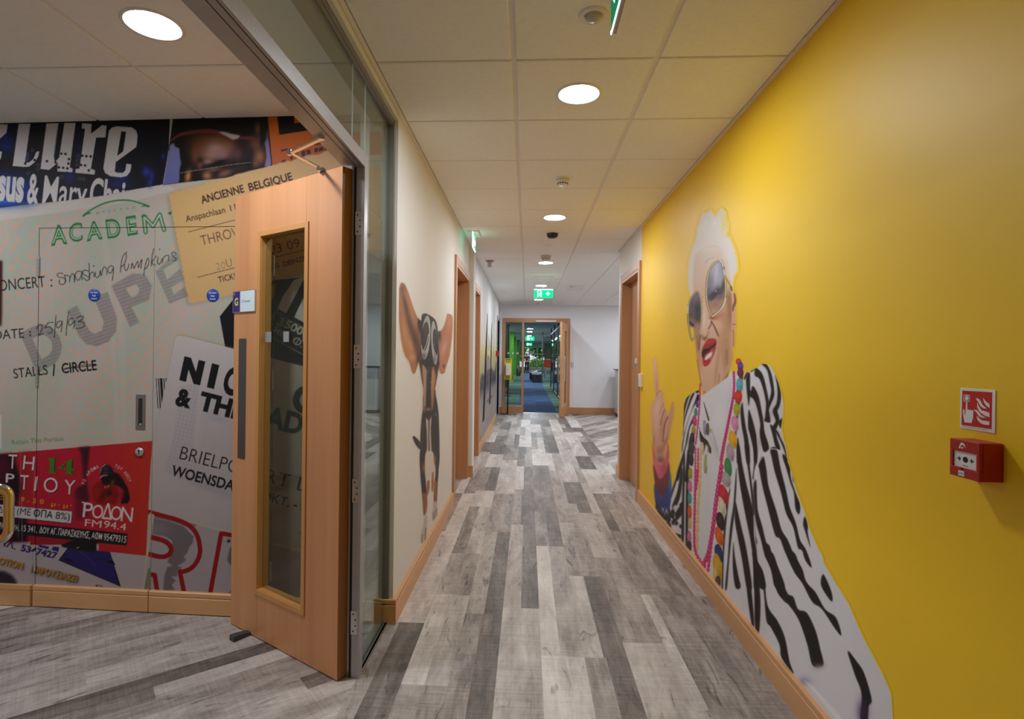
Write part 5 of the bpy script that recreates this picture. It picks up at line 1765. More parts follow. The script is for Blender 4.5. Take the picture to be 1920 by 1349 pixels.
    bl([(45, -10), (85, 50), (140, 170), (172, 420), (252, 545), (312, 680), (352, 880), (385, 980), (288, 850), (270, 740), (200, 600), (163, 540), (140, 300), (103, 200)],
       [(148, -10), (212, -10), (262, 120), (332, 315), (382, 350), (422, 452), (492, 480), (562, 620), (604, 780), (628, 910), (542, 912), (498, 740), (428, 540), (350, 420), (308, 385), (248, 300), (198, 120)],
       [(338, -10), (392, -10), (432, 90), (482, 222), (562, 310), (642, 450), (732, 520), (776, 665), (718, 600), (618, 450), (538, 390), (458, 240), (388, 140)], [(464, -10), (502, 20), (534, 112), (488, 60)],
       [(625, 165), (664, 230), (700, 330), (697, 388), (638, 310), (608, 240)], [(828, 795), (902, 880), (964, 980), (1024, 1190), (1000, 1250), (985, 1400), (930, 1400), (942, 1150), (888, 990)],
       [(0, 40), (40, 300), (62, 570), (40, 560), (0, 260)], [(52, -10), (84, 40), (104, 250), (114, 420), (102, 640), (70, 590), (64, 300)], clip=jm)
    A.blob(950, 1290, 50, 110, (60, 44, 90), .8)
    A.blob(590, 920, 50, 30, (150, 148, 130), .7)
    A.blob(640, 960, 90, 40, (226, 226, 230), .8)
    A.blob(470, 1040, 60, 40, (150, 146, 178), .7)
    A.stroke([(480, 1040), (560, 1120), (700, 1280), (780, 1380)], [2, 6, 9, 12], (250, 250, 252), .7, soft=3)
    # ---- necklaces
    A.z(1290, 600, 7.492)
    for x, y, rx, ry, c in ((712, 590, 40, 46, (204, 60, 34)), (738, 655, 42, 62, (92, 50, 156)), (738, 745, 46, 62, (112, 32, 66)), (728, 912, 48, 92, (92, 168, 192)), (708, 1082, 56, 86, (206, 54, 32)), (686, 1262, 46, 92, (176, 174, 34))):
        oval(A, x, y, rx, ry, c, 0, .45)
    A.z(1270, 720, 7.493)
    for x, y, rx, ry, c, ro in ((738, 665, 24, 52, (226, 212, 168), 0), (712, 815, 24, 60, (224, 214, 196), 0), (685, 985, 22, 80, (224, 214, 170), 0), (655, 1130, 24, 80, (224, 212, 160), 0),
                                (812, 560, 52, 112, (218, 144, 184), -8), (782, 790, 58, 130, (236, 172, 30), -8), (748, 970, 56, 130, (176, 156, 170), -8), (716, 1180, 52, 140, (52, 136, 84), -6)):
        oval(A, x, y, rx, ry, c, ro, .4)
    A.z(1240, 860, 5.394)
    for x, y, rx, ry, c, ro in ((655, 215, 48, 84, (172, 162, 164), -20), (630, 365, 48, 105, (196, 38, 42), -18), (612, 485, 38, 105, (218, 208, 180), -18), (600, 640, 42, 98, (46, 28, 36), -10), (588, 790, 40, 100, (226, 100, 24), -14),
                                (582, 965, 40, 100, (36, 42, 116), -10), (570, 1100, 44, 140, (220, 168, 20), -8), (545, 1180, 22, 90, (214, 196, 120), 0), (575, 1250, 30, 60, (70, 62, 54), 0)):
        oval(A, x, y, rx, ry, c, ro, .4)
    A.z(1270, 720, 7.493)
    for x, y, rx, ry, c in ((282, 290, 20, 50, (52, 62, 146)), (262, 400, 24, 58, (62, 144, 94)), (246, 525, 30, 78, (206, 62, 116)), (232, 660, 30, 66, (156, 150, 32)), (214, 770, 34, 82, (52, 40, 44)), (208, 910, 36, 92, (64, 58, 60)), (198, 1070, 34, 90, (48, 40, 44)), (184, 1260, 30, 78, (160, 152, 34))):
        oval(A, x, y, rx, ry, c, 0, .4)
    A.z(1240, 860, 5.394)
    for x, y, rx, ry, c in ((293, 155, 21, 58, (160, 152, 34)), (290, 285, 23, 62, (206, 114, 156)), (288, 408, 21, 58, (62, 144, 154)), (288, 543, 22, 72, (210, 86, 36)), (290, 662, 19, 56, (214, 174, 112)), (283, 795, 22, 62, (200, 110, 152)), (284, 890, 24, 56, (52, 38, 46))):
        oval(A, x, y, rx, ry, c, 0, .4)
    dots(A, [(398, -10), (386, 300), (372, 500), (366, 700), (360, 900)], 11, 17, 46, (226, 190, 122), (246, 226, 176))
    PK, PH = (206, 34, 112), (246, 168, 210)
    A.z(1270, 720, 7.493)
    dots(A, [(320, 20), (318, 240), (302, 450), (286, 640), (266, 800), (255, 880)], 20, 13, 26, PK, PH)
    dots(A, [(258, 920), (256, 1100), (250, 1360)], 10, 13, 26, PK, PH)
    dots(A, [(296, 930), (292, 1100), (286, 1360)], 10, 13, 26, PK, PH)
    dots(A, [(796, -150), (800, 20), (788, 180), (752, 390), (702, 650), (662, 860), (622, 1100), (588, 1320)], 34, 19, 28, PK, PH)
    A.stroke([(780, 200), (735, 400), (685, 650), (640, 860), (600, 1080)], 2.4, (190, 30, 90), .8)
    A.z(1240, 860, 5.394)
    dots(A, [(350, 130), (344, 300), (338, 560), (334, 760), (338, 900), (360, 980), (405, 1050), (440, 1095)], 26, 13, 24, PK, PH)
    dots(A, [(372, 130), (356, 300)], 5, 12, 22, PK, PH)
    dots(A, [(610, 90), (582, 260), (554, 450), (532, 640), (506, 820), (478, 960), (430, 1070)], 22, 22, 32, PK, PH)
    dots(A, [(540, 620), (512, 830), (490, 1010), (474, 1130)], 12, 15, 26, PK, PH)
    # ---- brooch at the collar
    A.z(1270, 720, 7.493)
    A.poly([(306, 610), (360, 720), (430, 800), (470, 900), (470, 970), (440, 960), (440, 900), (400, 850), (380, 960), (330, 820), (306, 720)], (44, 38, 34), .4)
    A.stroke([(320, 640), (370, 740), (430, 800), (480, 890)], 1.8, (226, 222, 216))
    oval(A, 388, 620, 26, 110, (150, 150, 176), -3, .6)
    oval(A, 428, 640, 22, 90, (84, 80, 74), 0, .4)
    oval(A, 346, 910, 32, 92, (214, 198, 158), 0, .4)
    oval(A, 398, 1130, 24, 140, (156, 160, 124), 2, .5)
    oval(A, 462, 930, 16, 56, (60, 54, 50), -8)
    A.blob(462, 660, 20, 30, (170, 160, 40), .8)
    A.blob(432, 900, 12, 80, (160, 150, 50), .7)
    A.stroke([(392, 1040), (412, 1120), (386, 1200)], 1.4, (206, 206, 150), .8)
    oval(A, 275, 880, 22, 26, (226, 222, 220))
    A.stroke([(300, 640), (298, 760), (275, 880)], 3, (228, 226, 226))
    # ---- raised hand and bangles
    A.z(1215, 660, 4.088)
    SK = (226, 176, 150)
    A.poly([(38, 62), (48, 42), (60, 58), (74, 150), (80, 300), (64, 350), (52, 300), (44, 170)], SK, .5, smooth=True)
    A.poly([(186, 390), (200, 405), (196, 500), (172, 610), (146, 720), (112, 740), (118, 660), (150, 520)], (214, 160, 130), .5, smooth=True)
    palm = [(28, 430), (58, 350), (92, 300), (112, 312), (124, 380), (132, 440), (152, 466), (156, 520), (140, 640), (142, 750), (118, 850), (80, 850), (50, 760), (38, 660), (28, 560)]
    A.poly(palm, SK, .5, smooth=True)
    hm = A.mask([(20, 40), (210, 40), (210, 700), (142, 860), (60, 860), (20, 560)], soft=1)
    for q in ((70, 430, 26, 80, (240, 204, 184), .7, 10), (62, 560, 24, 80, (236, 196, 172), .6, 0), (110, 590, 22, 120, (196, 136, 104), .7, 12), (52, 110, 6, 60, (242, 200, 186), .7, 0), (70, 260, 8, 70, (196, 136, 108), .6, 0),
              (90, 760, 40, 50, (176, 112, 80), .7, 0), (96, 830, 40, 30, (110, 66, 50), .8, 0), (128, 700, 14, 60, (160, 100, 74), .7, 20), (46, 680, 14, 60, (190, 130, 104), .7, 0)):
        A.blob(*q[:4], q[4], q[5], q[6], clip=hm)
    A.stroke([(128, 440), (108, 500), (96, 560)], 2, (150, 92, 70), .7, soft=1)
    A.stroke([(152, 500), (128, 560), (118, 640), (112, 690)], 2.4, (120, 70, 54), .7, soft=1)
    A.stroke([(122, 400), (100, 440), (90, 480)], 1.4, (170, 110, 84), .6, soft=1)
    A.stroke([(60, 340), (78, 310), (96, 300)], 1.4, (150, 92, 70), .6, soft=1)
    A.poly([(34, 690), (48, 760), (70, 840), (98, 866), (128, 840), (144, 770), (150, 690), (164, 770), (156, 880), (124, 955), (90, 975), (54, 910), (40, 820)], (214, 100, 120), .5, smooth=True)
    A.blob(60, 860, 24, 60, (226, 132, 156), .7)
    A.blob(124, 900, 24, 50, (184, 70, 84), .7)
    A.poly([(42, 865), (88, 975), (138, 925), (162, 850), (168, 970), (142, 1085), (106, 1120), (60, 1035)], (124, 48, 52), .5, smooth=True)
    A.blob(106, 1060, 40, 50, (84, 42, 46), .7)
    A.poly([(52, 1010), (106, 1120), (160, 1005), (168, 920), (182, 1050), (168, 1200), (132, 1245), (90, 1210), (56, 1140)], (44, 66, 146), .5, smooth=True)
    A.blob(168, 1000, 12, 80, (60, 130, 190), .8)
    A.blob(110, 1200, 40, 50, (44, 44, 90), .6)
    for q in ([(60, 1130), (95, 1220), (130, 1250), (170, 1200), (180, 1349), (130, 1349), (60, 1200)],):
        A.poly(q, (34, 32, 40), .4)
    for _ in range(14):
        x, y = r.uniform(60, 180), r.uniform(1180, 1340)
        A.poly([(x, y), (x + r.uniform(6, 18), y + r.uniform(0, 20)), (x + r.uniform(0, 12), y + r.uniform(20, 50))], (214, 212, 218), .3)
    return A


def dog_art():
    A = Art(740, 515, 860, 1045, 2.0, WHITEW)
    K = (40, 36, 36)
    # ears
    A.z(740, 520, 7.49)
    A.poly([(85, 95), (115, 80), (150, 110), (200, 230), (265, 430), (330, 580), (400, 680), (380, 1180), (340, 1200), (290, 1345), (250, 1345), (205, 1200), (140, 1090), (95, 900), (65, 640), (48, 400), (52, 230)], (184, 122, 78), .4, smooth=True)
    e1 = A.mask([(85, 95), (115, 80), (150, 110), (200, 230), (265, 430), (330, 580), (400, 680), (380, 1180), (340, 1200), (290, 1345), (250, 1345), (205, 1200), (140, 1090), (95, 900), (65, 640), (48, 400), (52, 230)], smooth=True)
    for q in ((110, 160, 50, 70, (122, 86, 68), .8, 0), (150, 380, 30, 200, (82, 62, 56), .85, -14), (210, 650, 40, 260, (86, 64, 56), .85, -16), (300, 900, 60, 200, (70, 54, 52), .85, -14), (240, 460, 24, 180, (200, 146, 96), .6, -14),
              (140, 760, 40, 240, (206, 148, 100), .7, -8), (90, 500, 24, 260, (176, 116, 72), .7, 0), (220, 960, 40, 130, (214, 160, 118), .7, -10), (260, 1130, 70, 60, (220, 172, 128), .7, 0), (360, 700, 40, 100, (50, 46, 48), .9, 0), (340, 1120, 40, 140, (60, 48, 46), .9, 0), (320, 1000, 30, 120, (120, 78, 54), .6, 0)):
        A.blob(*q[:4], q[4], q[5], q[6], clip=e1)
    A.poly([(740, 520), (775, 522), (808, 545), (818, 640), (805, 860), (775, 1090), (740, 1215), (715, 1300), (700, 1349), (640, 1349), (610, 1200), (605, 800), (650, 755), (690, 690), (720, 600)], (190, 128, 90), .4, smooth=True)
    e2 = A.mask([(740, 520), (775, 522), (808, 545), (818, 640), (805, 860), (775, 1090), (740, 1215), (715, 1300), (700, 1349), (640, 1349), (610, 1200), (605, 800), (650, 755), (690, 690), (720, 600)], smooth=True)
    for q in ((690, 1000, 40, 140, (214, 176, 170), .7, 14), (770, 640, 30, 120, (214, 150, 116), .6, 0), (630, 820, 24, 90, (52, 50, 56), .95, 0), (680, 1180, 40, 90, (196, 140, 108), .6, 0), (790, 800, 20, 200, (186, 116, 84), .6, 0), (690, 1250, 14, 30, (60, 46, 44), .8, 0), (640, 1200, 14, 120, (206, 110, 90), .6, 0)):
        A.blob(*q[:4], q[4], q[5], q[6], clip=e2)
    # body and legs
    A.z(740, 690, 7.93)
    A.poly([(270, 1035), (292, 1018), (325, 1045), (378, 1110), (382, 1215), (340, 1180), (300, 1120)], (56, 48, 46), .4, smooth=True)
    A.poly([(425, 600), (400, 780), (385, 1000), (382, 1200), (382, 1500), (440, 1500), (600, 1500), (655, 1480), (668, 1200), (660, 800), (645, 600), (615, 420), (590, 320), (440, 380)], (54, 50, 50), .5, smooth=True)
    A.blob(420, 900, 20, 300, (92, 82, 78), .6)
    A.blob(610, 700, 14, 90, (90, 90, 96), .6, -8)
    A.poly([(470, 720), (545, 720), (540, 900), (545, 1100), (555, 1250), (575, 1349), (500, 1400), (460, 1349), (480, 1200), (480, 1000)], (222, 206, 200), .6, smooth=True)
    A.stroke([(510, 770), (508, 1000), (512, 1280)], [4, 3, 4], (112, 86, 78), .8, soft=1.5)
    A.z(740, 850, 7.1)
    A.poly([(340, -10), (425, -10), (405, 120), (408, 270), (420, 420), (430, 560), (432, 700), (418, 790), (390, 830), (378, 680), (362, 500), (345, 300)], (56, 50, 50), .4, smooth=True)
    A.poly([(505, -10), (595, -10), (588, 180), (575, 400), (565, 560), (560, 655), (525, 655), (530, 450), (545, 250), (530, 120)], (60, 52, 52), .4, smooth=True)
    A.poly([(420, -10), (510, -10), (530, 110), (545, 190), (535, 300), (500, 250), (470, 350), (430, 360), (405, 270), (402, 130)], (228, 216, 208), .6, smooth=True)
    BR = (158, 98, 66)
    A.poly([(368, 540), (425, 530), (434, 640), (420, 790), (390, 832), (382, 700)], BR, .8)
    A.poly([(530, 380), (572, 370), (562, 655), (525, 655)], BR, .8)
    A.poly([(436, 370), (466, 360), (466, 480), (440, 580), (424, 520)], (168, 106, 70), .5)
    A.poly([(500, 260), (520, 250), (524, 420), (512, 525), (492, 510), (490, 380)], (178, 112, 66), .5)
    for q in ((385, 200, 22, 70, (190, 130, 100), .7, -10), (540, 90, 18, 60, (186, 120, 80), .7, 8), (415, 730, 20, 70, (186, 120, 84), .5, 0)):
        A.blob(*q)
    PW = (206, 194, 188)
    A.poly([(405, 820), (436, 860), (428, 1000), (425, 1110), (395, 1180), (360, 1205), (342, 1150), (348, 1080), (380, 980)], PW, .6, smooth=True)
    A.poly([(520, 655), (560, 655), (570, 760), (565, 830), (540, 880), (515, 900), (500, 850), (510, 740)], PW, .6, smooth=True)
    for q in (([(375, 1090), (360, 1190)], 3), ([(415, 1000), (405, 1150)], 4), ([(510, 800), (512, 890)], 3), ([(530, 780), (530, 870)], 3), ([(556, 740), (555, 840)], 3)):
        A.stroke(q[0], q[1] * .6, (120, 98, 92), .7, soft=1)
    A.blob(470, 900, 40, 120, (214, 206, 200), .4)
    # head
    A.z(740, 690, 7.93)
    A.poly([(385, -120), (390, 80), (410, 220), (430, 330), (428, 500), (445, 680), (470, 740), (500, 780), (530, 760), (560, 640), (580, 480), (600, 320), (620, 220), (645, 60), (650, -120)], (60, 52, 50), .5, smooth=True)
    A.poly([(412, -20), (440, -30), (470, 60), (460, 300), (455, 600), (440, 660), (430, 440), (425, 240)], (206, 158, 118), 1.0, smooth=True)
    A.poly([(565, -20), (605, 80), (612, 190), (595, 300), (580, 500), (560, 640), (545, 560), (550, 260)], (206, 140, 96), 1.0, smooth=True)
    A.poly([(462, 0), (480, 60), (470, 300), (458, 590), (448, 560), (452, 260)], (226, 200, 178), .8)
    A.poly([(560, 20), (575, 90), (560, 320), (548, 520), (540, 300)], (214, 176, 150), .8)
    A.blob(508, 160, 42, 220, (58, 58, 66), .95)
    A.blob(505, 460, 40, 180, (52, 44, 46), .9)
    A.blob(540, 215, 7, 12, (190, 190, 200), .9)
    A.blob(495, 60, 14, 26, (110, 112, 124), .7)
    A.blob(500, 620, 38, 26, (186, 160, 150), .85)
    A.blob(502, 690, 46, 50, (72, 50, 50), .95)
    A.stroke([(608, 690), (622, 705)], 1.4, (180, 170, 160), .8)
    # goggles
    A.z(740, 520, 7.49)
    A.poly([(380, 560), (430, 515), (460, 520), (560, 590), (600, 700), (612, 900), (620, 1200), (500, 1260), (390, 1200), (370, 900)], (44, 42, 44), .4, smooth=True)
    A.poly([(330, 575), (400, 660), (400, 780), (370, 800), (325, 660)], (44, 42, 46), .4)
    oval(A, 440, 850, 62, 312, (196, 196, 198), 4)
    oval(A, 430, 835, 52, 205, (52, 52, 54), 5)
    A.stroke([(378, 960), (385, 1030), (410, 1020), (450, 930), (475, 800)], 1.6, (200, 200, 204))
    A.blob(440, 720, 24, 120, (90, 94, 92), .7, 5)
    A.blob(425, 880, 22, 90, (70, 68, 62), .7, 5)
    A.blob(410, 1110, 40, 60, (92, 88, 92), .7)
    oval(A, 560, 925, 44, 312, (190, 190, 192), -3)
    oval(A, 572, 920, 34, 195, (52, 52, 54), -3)
    A.stroke([(520, 800), (535, 960), (570, 1080), (598, 1110)], 1.5, (196, 196, 200))
    A.blob(575, 840, 14, 90, (96, 90, 76), .7)
    A.blob(560, 945, 6, 12, (210, 210, 206), .8)
    A.blob(560, 1160, 24, 60, (110, 106, 112), .7)
    return A


def skyline_print(W3):
    """harbour at dusk with two tall posts: colours by wall position (Y along the wall, Z up)"""
    y, z = W3[:, 1], W3[:, 2]
    n = np.sin(y * 9.1 + z * 3.3) * .5 + np.sin(y * 23.7 - z * 11.) * .3 + np.sin(z * 41. + y * 5.) * .2
    st = [(0.1, (150, 139, 134)), (.45, (158, 146, 140)), (.75, (138, 128, 128)), (.92, (66, 66, 80)), (1.05, (92, 86, 84)), (1.15, (168, 158, 118)), (1.45, (196, 182, 130)), (1.62, (206, 200, 182)), (1.95, (214, 212, 210)), (2.7, (222, 222, 222))]
    zs_ = [s[0] for s in st]
    c = np.stack([np.interp(z + .02 * n * (z < 1.3), zs_, [s[1][k] for s in st]) for k in range(3)], 1)

    def mixin(m, col):
        c[:] = c * (1 - m[:, None]) + np.array(col, float) * m[:, None]

    def box(y0, y1, z0, z1, s=.03):
        return np.clip((y - y0) / s, 0, 1) * np.clip((y1 - y) / s, 0, 1) * np.clip((z - z0) / s, 0, 1) * np.clip((z1 - z) / s, 0, 1)
    hill = np.clip((1.18 + .16 * np.sin(y * 2.1) + .1 * np.sin(y * 5.3 + 1) - z) / .05, 0, 1) * np.clip((z - 1.0) / .05, 0, 1)
    mixin(hill * .7, (70, 66, 70))
    for y0, lean, w_, z0, z1 in ((9.35, -.35, .22, .35, 2.12), (10.5, -.22, .2, .5, 2.02)):
        yc = y0 + lean * (z1 - z)
        mixin(np.clip((w_ * (.35 + .65 * np.clip((z1 - z) / .8, 0, 1)) - np.abs(y - yc)) / .03, 0, 1) * np.clip((z1 - z) / .03, 0, 1) * np.clip((z - z0) / .03, 0, 1), (30, 27, 28))
    mixin(box(9.3, 10.3, 1.14, 1.36) * .8, (150, 136, 140))
    mixin(box(9.7, 10.2, .75, 1.14) * .6, (120, 92, 76))
    for k in range(5):
        mixin(box(9.55 + .12 * k, 9.62 + .12 * k, 1.45 + .02 * k, 1.78 - .03 * k) * .7, (80, 70, 66))
    mixin(box(11.0, 11.4, 1.1, 1.5) * .7, (176, 158, 96))
    for k in range(4):
        mixin(box(9.5 + .4 * k, 9.58 + .4 * k, .2, .62) * .8, (60, 54, 58))
    mixin(box(9.4, 10.9, .58, .64) * .8, (60, 54, 58))
    for k in range(6):
        yc = 8.1 + .5 * k + (z - .1) * 1.4
        mixin(np.clip((.035 - np.abs(y - yc)) / .03, 0, 1) * (z < .5) * .5, (84, 78, 84))
    c = c * 1.08 + n[:, None] * 5
    c = np.clip(c, 0, 255) / 255.
    return np.where(c <= 0.04045, c / 12.92, ((c + 0.055) / 1.055) ** 2.4), np.ones(len(c))


ART_W = woman_art()
ART_D = dog_art()
# ------------------------------------------------------------------ glazed screen with double doors on the left
scr = thing('window_1', 'grey aluminium framed glass screen with double doors between corridor and lobby', None, (XS, 1.5, 0), kind='structure')
HZ0, HZ1 = 2.206, 2.262                       # header, corridor face
Y_P = 2.354                                   # hinge post, door side
Y_Q = .62                                     # opposite post, door side


def post(y_in, s):
    """aluminium jamb: plain outer part and a stepped rebate; s=+1 when the post lies toward +Y of the opening"""
    q = MB()
    # plan outline (x, y), extruded up
    o = [(XS, y_in), (XS, y_in + s * .045), (XS - .11, y_in + s * .045), (XS - .11, y_in + s * .022),
         (XS - .062, y_in + s * .022), (XS - .062, y_in + s * .016), (XS - .05, y_in + s * .016), (XS - .05, y_in + s * .010),
         (XS - .036, y_in + s * .010), (XS - .036, y_in + s * .006), (XS - .012, y_in + s * .006), (XS - .012, y_in)]
    if s < 0:
        o = o[::-1]
    q.prism(o, (0, 0, 0), (1, 0, 0), (0, 1, 0), (0, 0, HZ1))
    return q


p1 = post(Y_P, 1).build('post', m_alu, scr)
p2 = post(Y_Q, -1).build('post', m_alu, scr)
MB().box(XS - .048, XS - .040, Y_P + .006, Y_P + .014, 0, HZ0).build('seal', m_gasket, p1)
b = MB()
b.box(XS - .012, XS, Y_Q + .0004, Y_P - .0004, HZ0, HZ1).box(XS - .10, XS - .012, Y_Q + .0004, Y_P - .0004, HZ0 + .004, HZ1)
b.build('header', m_alu, scr, .0015)
b = MB()
b.box(XS - .0165, XS - .0125, Y_Q + .01, Y_P - .01, HZ0 + .002, HZ0 + .0045).box(XS - .042, XS - .0405, Y_Q + .01, Y_P - .01, HZ0 + .003, HZ0 + .0045)
b.build('header_groove', m_gasket, scr)
GZ = 2.585                                    # top of the glass
b = MB()
b.box(XS - .10, XS - .002, -1.9, 2.86, GZ, GZ + .03).box(XS - .06, XS + .004, -1.9, 2.86, GZ + .006, GZ + .03)
b.box(XS - .06, XS + .004, 2.842, 2.862, 0, GZ + .03).box(XS - .06, XS, Y_P + .045, 2.842, 0, .012)
b.build('glazing_frame', mat('grey glazing channel', (142, 138, 128), .4, .5), scr, .001)
MB().box(XS - .012, XS - .002, Y_P + .045, 2.842, .008, .012).build('floor_channel', m_steel, scr)
gx = XS - .016


def pane(y0, y1, z0, z1, name='glass_pane'):
    return MB().box(gx - .002, gx + .002, y0, y1, z0, z1).build(name, m_glass, scr)


pane(Y_P + .047, 2.842, .01, GZ)
pane(2.226, 2.397, HZ1, GZ)
pane(Y_Q + .2, 2.222, HZ1, GZ)
pane(-1.9, Y_Q - .05, .01, GZ)
b = MB()
for y in (2.224, 2.400):
    b.box(gx - .0024, gx + .0024, y - .0009, y + .0009, HZ1, GZ)
b.build('glass_joint', m_glassedge, scr)
# bulkhead above the glass, up to the ceilings
struct(MB().box(XS - .085, XL - .002, YB, 2.85, GZ + .03, H + .06).build('trim_1', m_white), 'painted bulkhead strip above the glass screen')

# ------------------------------------------------------------------ the two door leaves


def leaf_frame(root, W, Ht, full):
    """local frame: x along the leaf from the hinge, y = corridor face outwards, leaf thickness toward -y"""
    T = .052
    v0, v1, w0, w1 = .25, .612, .238, 1.972   # vision opening
    b = MB()
    b.box(0, v0, -T, 0, .006, Ht).box(v1, W, -T, 0, .006, Ht).box(v0, v1, -T, 0, .006, w0).box(v0, v1, -T, 0, w1, Ht)
    o = b.build('leaf', m_beech_z, root, .0015, local=True)
    e = MB().box(-.0012, 0, -T + .003, -.003, .008, Ht - .002).box(W, W + .0012, -T + .003, -.003, .008, Ht - .002)
    e.build('lipping', m_edge, root, local=True)
    b = MB()
    for yy in (0, -T):
        a, c = (0, .006) if yy == 0 else (-T - .006, -T)
        b.box(v0 - .022, v0 + .004, a, c, w0 - .022, w1 + .022).box(v1 - .004, v1 + .022, a, c, w0 - .022, w1 + .022)
        b.box(v0, v1, a, c, w0 - .022, w0 + .004).box(v0, v1, a, c, w1 - .004, w1 + .022)
    # lining of the opening
    b.box(v0, v0 + .006, -T, 0, w0, w1).box(v1 - .006, v1, -T, 0, w0, w1).box(v0, v1, -T, 0, w0, w0 + .006).box(v0, v1, -T, 0, w1 - .006, w1)
    b.build('beading', wood('golden beading', (206, 148, 84), 'Z', .06), root, .0015, local=True)
    MB().box(v0 + .006, v1 - .006, -.030, -.023, w0 + .006, w1 - .006).build('vision_glass', glass('door glass', (236, 240, 234), .3), root, local=True)
    b = MB()
    for a, c in ((.55, .602), (.405, .45), (.258, .298)):
        b.box(a, c, -.0228, -.0222, 1.452, 1.502)
    b.build('glass_marking', mat('frosted square', (150, 152, 152), .6), root, local=True)
    return T


A1 = math.atan2(2.778 - 2.325, -1.504 + .795)
DW = .850
d1 = thing('door_6', 'open beech door leaf with tall vision panel and canteen sign', None, (-.795, 2.325, 0), A1, kind='structure')
# leaf x axis runs from hinge to free edge; +local y is the corridor face
T1 = leaf_frame(d1, DW, 2.2, True)


def mirror_y(o):
    for ch in o.children:
        for q in [ch, *ch.children]:
            if q.type == 'MESH':
                me = q.data
                n = len(me.vertices)
                co = np.empty(n * 3)
                me.vertices.foreach_get('co', co)
                co = co.reshape(-1, 3)
                co[:, 1] *= -1
                me.vertices.foreach_set('co', co.ravel())
                me.flip_normals()
                me.update()


def door_sign(root):
    g = MB()
    s0, s1, z0, z1 = .648, .853, 1.603, 1.712
    g.box(s0, s1, 0, .006, z0, z1, 0)
    y = .0064
    g.box(.783, s1 - .003, .006, y, z0 + .003, z1 - .003, 1).box(s0 + .003, .783, .006, y, z0 + .003, z1 - .003, 2)
    y = .0068
    # seen from the corridor the local x axis runs right to left
    g.text('G', (.834, y, 1.640), (-1, 0, 0), (0, 0, 1), .033, .036, .03, 3)
    g.text('3 Canteen', (.771, y, 1.652), (-1, 0, 0), (0, 0, 1), .082, .0125, 0.0, 4)
    g.flat([(0, 0), (.018, 0), (.009, -.018)], (.848, y, 1.704), (-1, 0, 0), (0, 0, 1), 5)
    return g.build('room_sign', [m_steel, mat('sign purple', (58, 34, 122), .4), mat('sign pale', (224, 238, 242), .3),
                                 mat('sign yellow', (236, 226, 60), .4), mat('sign grey ink', (110, 112, 122), .5),
                                 mat('sign olive', (150, 150, 80), .5)], root, local=True)


tag(door_sign(d1), 'purple and white room sign with yellow G and Canteen')
b = MB()
n = 8
x0, x1, z0, z1, rr = .731, .799, .862, 1.47, .008
poly = []
for cx_, cz_, a0 in ((x1 - rr, z1 - rr, 0), (x0 + rr, z1 - rr, 90), (x0 + rr, z0 + rr, 180), (x1 - rr, z0 + rr, 270)):
    poly += [(cx_ + rr * math.cos(math.radians(a0 + 90 * k / 5)), cz_ + rr * math.sin(math.radians(a0 + 90 * k / 5))) for k in range(6)]
b.prism(poly, (0, 0, 0), (1, 0, 0), (0, 0, 1), (0, .0018, 0))
tag(b.build('finger_plate', m_steeld, d1, local=True), 'tall grey metal finger plate')
# pull handle on the lobby side
b = MB()
yb = -T1
pts = [(.765, yb, .98), (.765, yb - .05, .98), (.765, yb - .058, .99), (.765, yb - .06, 1.0), (.765, yb - .06, 1.26), (.765, yb - .058, 1.27), (.765, yb - .05, 1.28), (.765, yb, 1.28)]
b.tube(pts, .0105)
b.build('pull_handle', m_chrome, d1, local=True)
# hinges (steel, four pairs up the post)
for zc in (1.963, 1.388, .808, .24):
    h_ = MB()
    kx, ky = -.756, 2.372
    for k in range(5):
        h_.cyl((kx, ky, zc - .051 + k * .0207), (kx, ky, zc - .051 + k * .0207 + .0193), .0062, n=14)
    hn = h_.build('hinge', m_steel, scr)
    hn['label'] = 'steel butt hinge'
    pl_ = MB()
    pl_.box(-.748, -.7165, Y_P + .0035, Y_P + .0058, zc - .051, zc + .051, 0)
    for sx_, sz_ in ((-.738, .036), (-.728, .012), (-.728, -.014), (-.738, -.037)):
        pl_.cyl((sx_, Y_P + .0036, zc + sz_), (sx_, Y_P + .0028, zc + sz_), .0036, n=10, mi=1)
    pl_.build('hinge_leaf', [m_steel, m_ink], hn)
    MB().obox((-.7825, 2.3445, zc), .5 * .036 * np.array([.538, .843, 0]), .0008 * np.array([-.843, .538, 0]) * -1, (0, 0, .051)).build('door_hinge_leaf', m_edge, hn)

# closer arm: pivot under the header, elbow, then down to the leaf top
b = MB()
P0, P1, P2 = np.array([-.775, 2.03, 2.200]), np.array([-.958, 2.168, 2.196]), np.array([-.915, 2.395, 2.212])


def flat_bar(q, a, c, wd, th):
    d = (c - a) / np.linalg.norm(c - a)
    s_ = np.cross(d, (0, 0, 1))
    s_ /= np.linalg.norm(s_)
    q.obox((a + c) / 2, (c - a) / 2, s_ * wd / 2, np.array([0, 0, th / 2]))


flat_bar(b, P0, P1, .016, .006)
flat_bar(b, P1 + np.array([0, 0, .007]), P2, .016, .006)
b.cyl(P1 - (0, 0, .006), P1 + (0, 0, .014), .009, n=16)
b.cyl(P0 - (0, 0, .004), P0 + (0, 0, .012), .011, n=16)
b.box(-.93, -.9, 2.38, 2.41, 2.2, 2.214)
tag(b.build('closer_arm', m_chrome, d1), 'thin metal closer arm folded above the door')

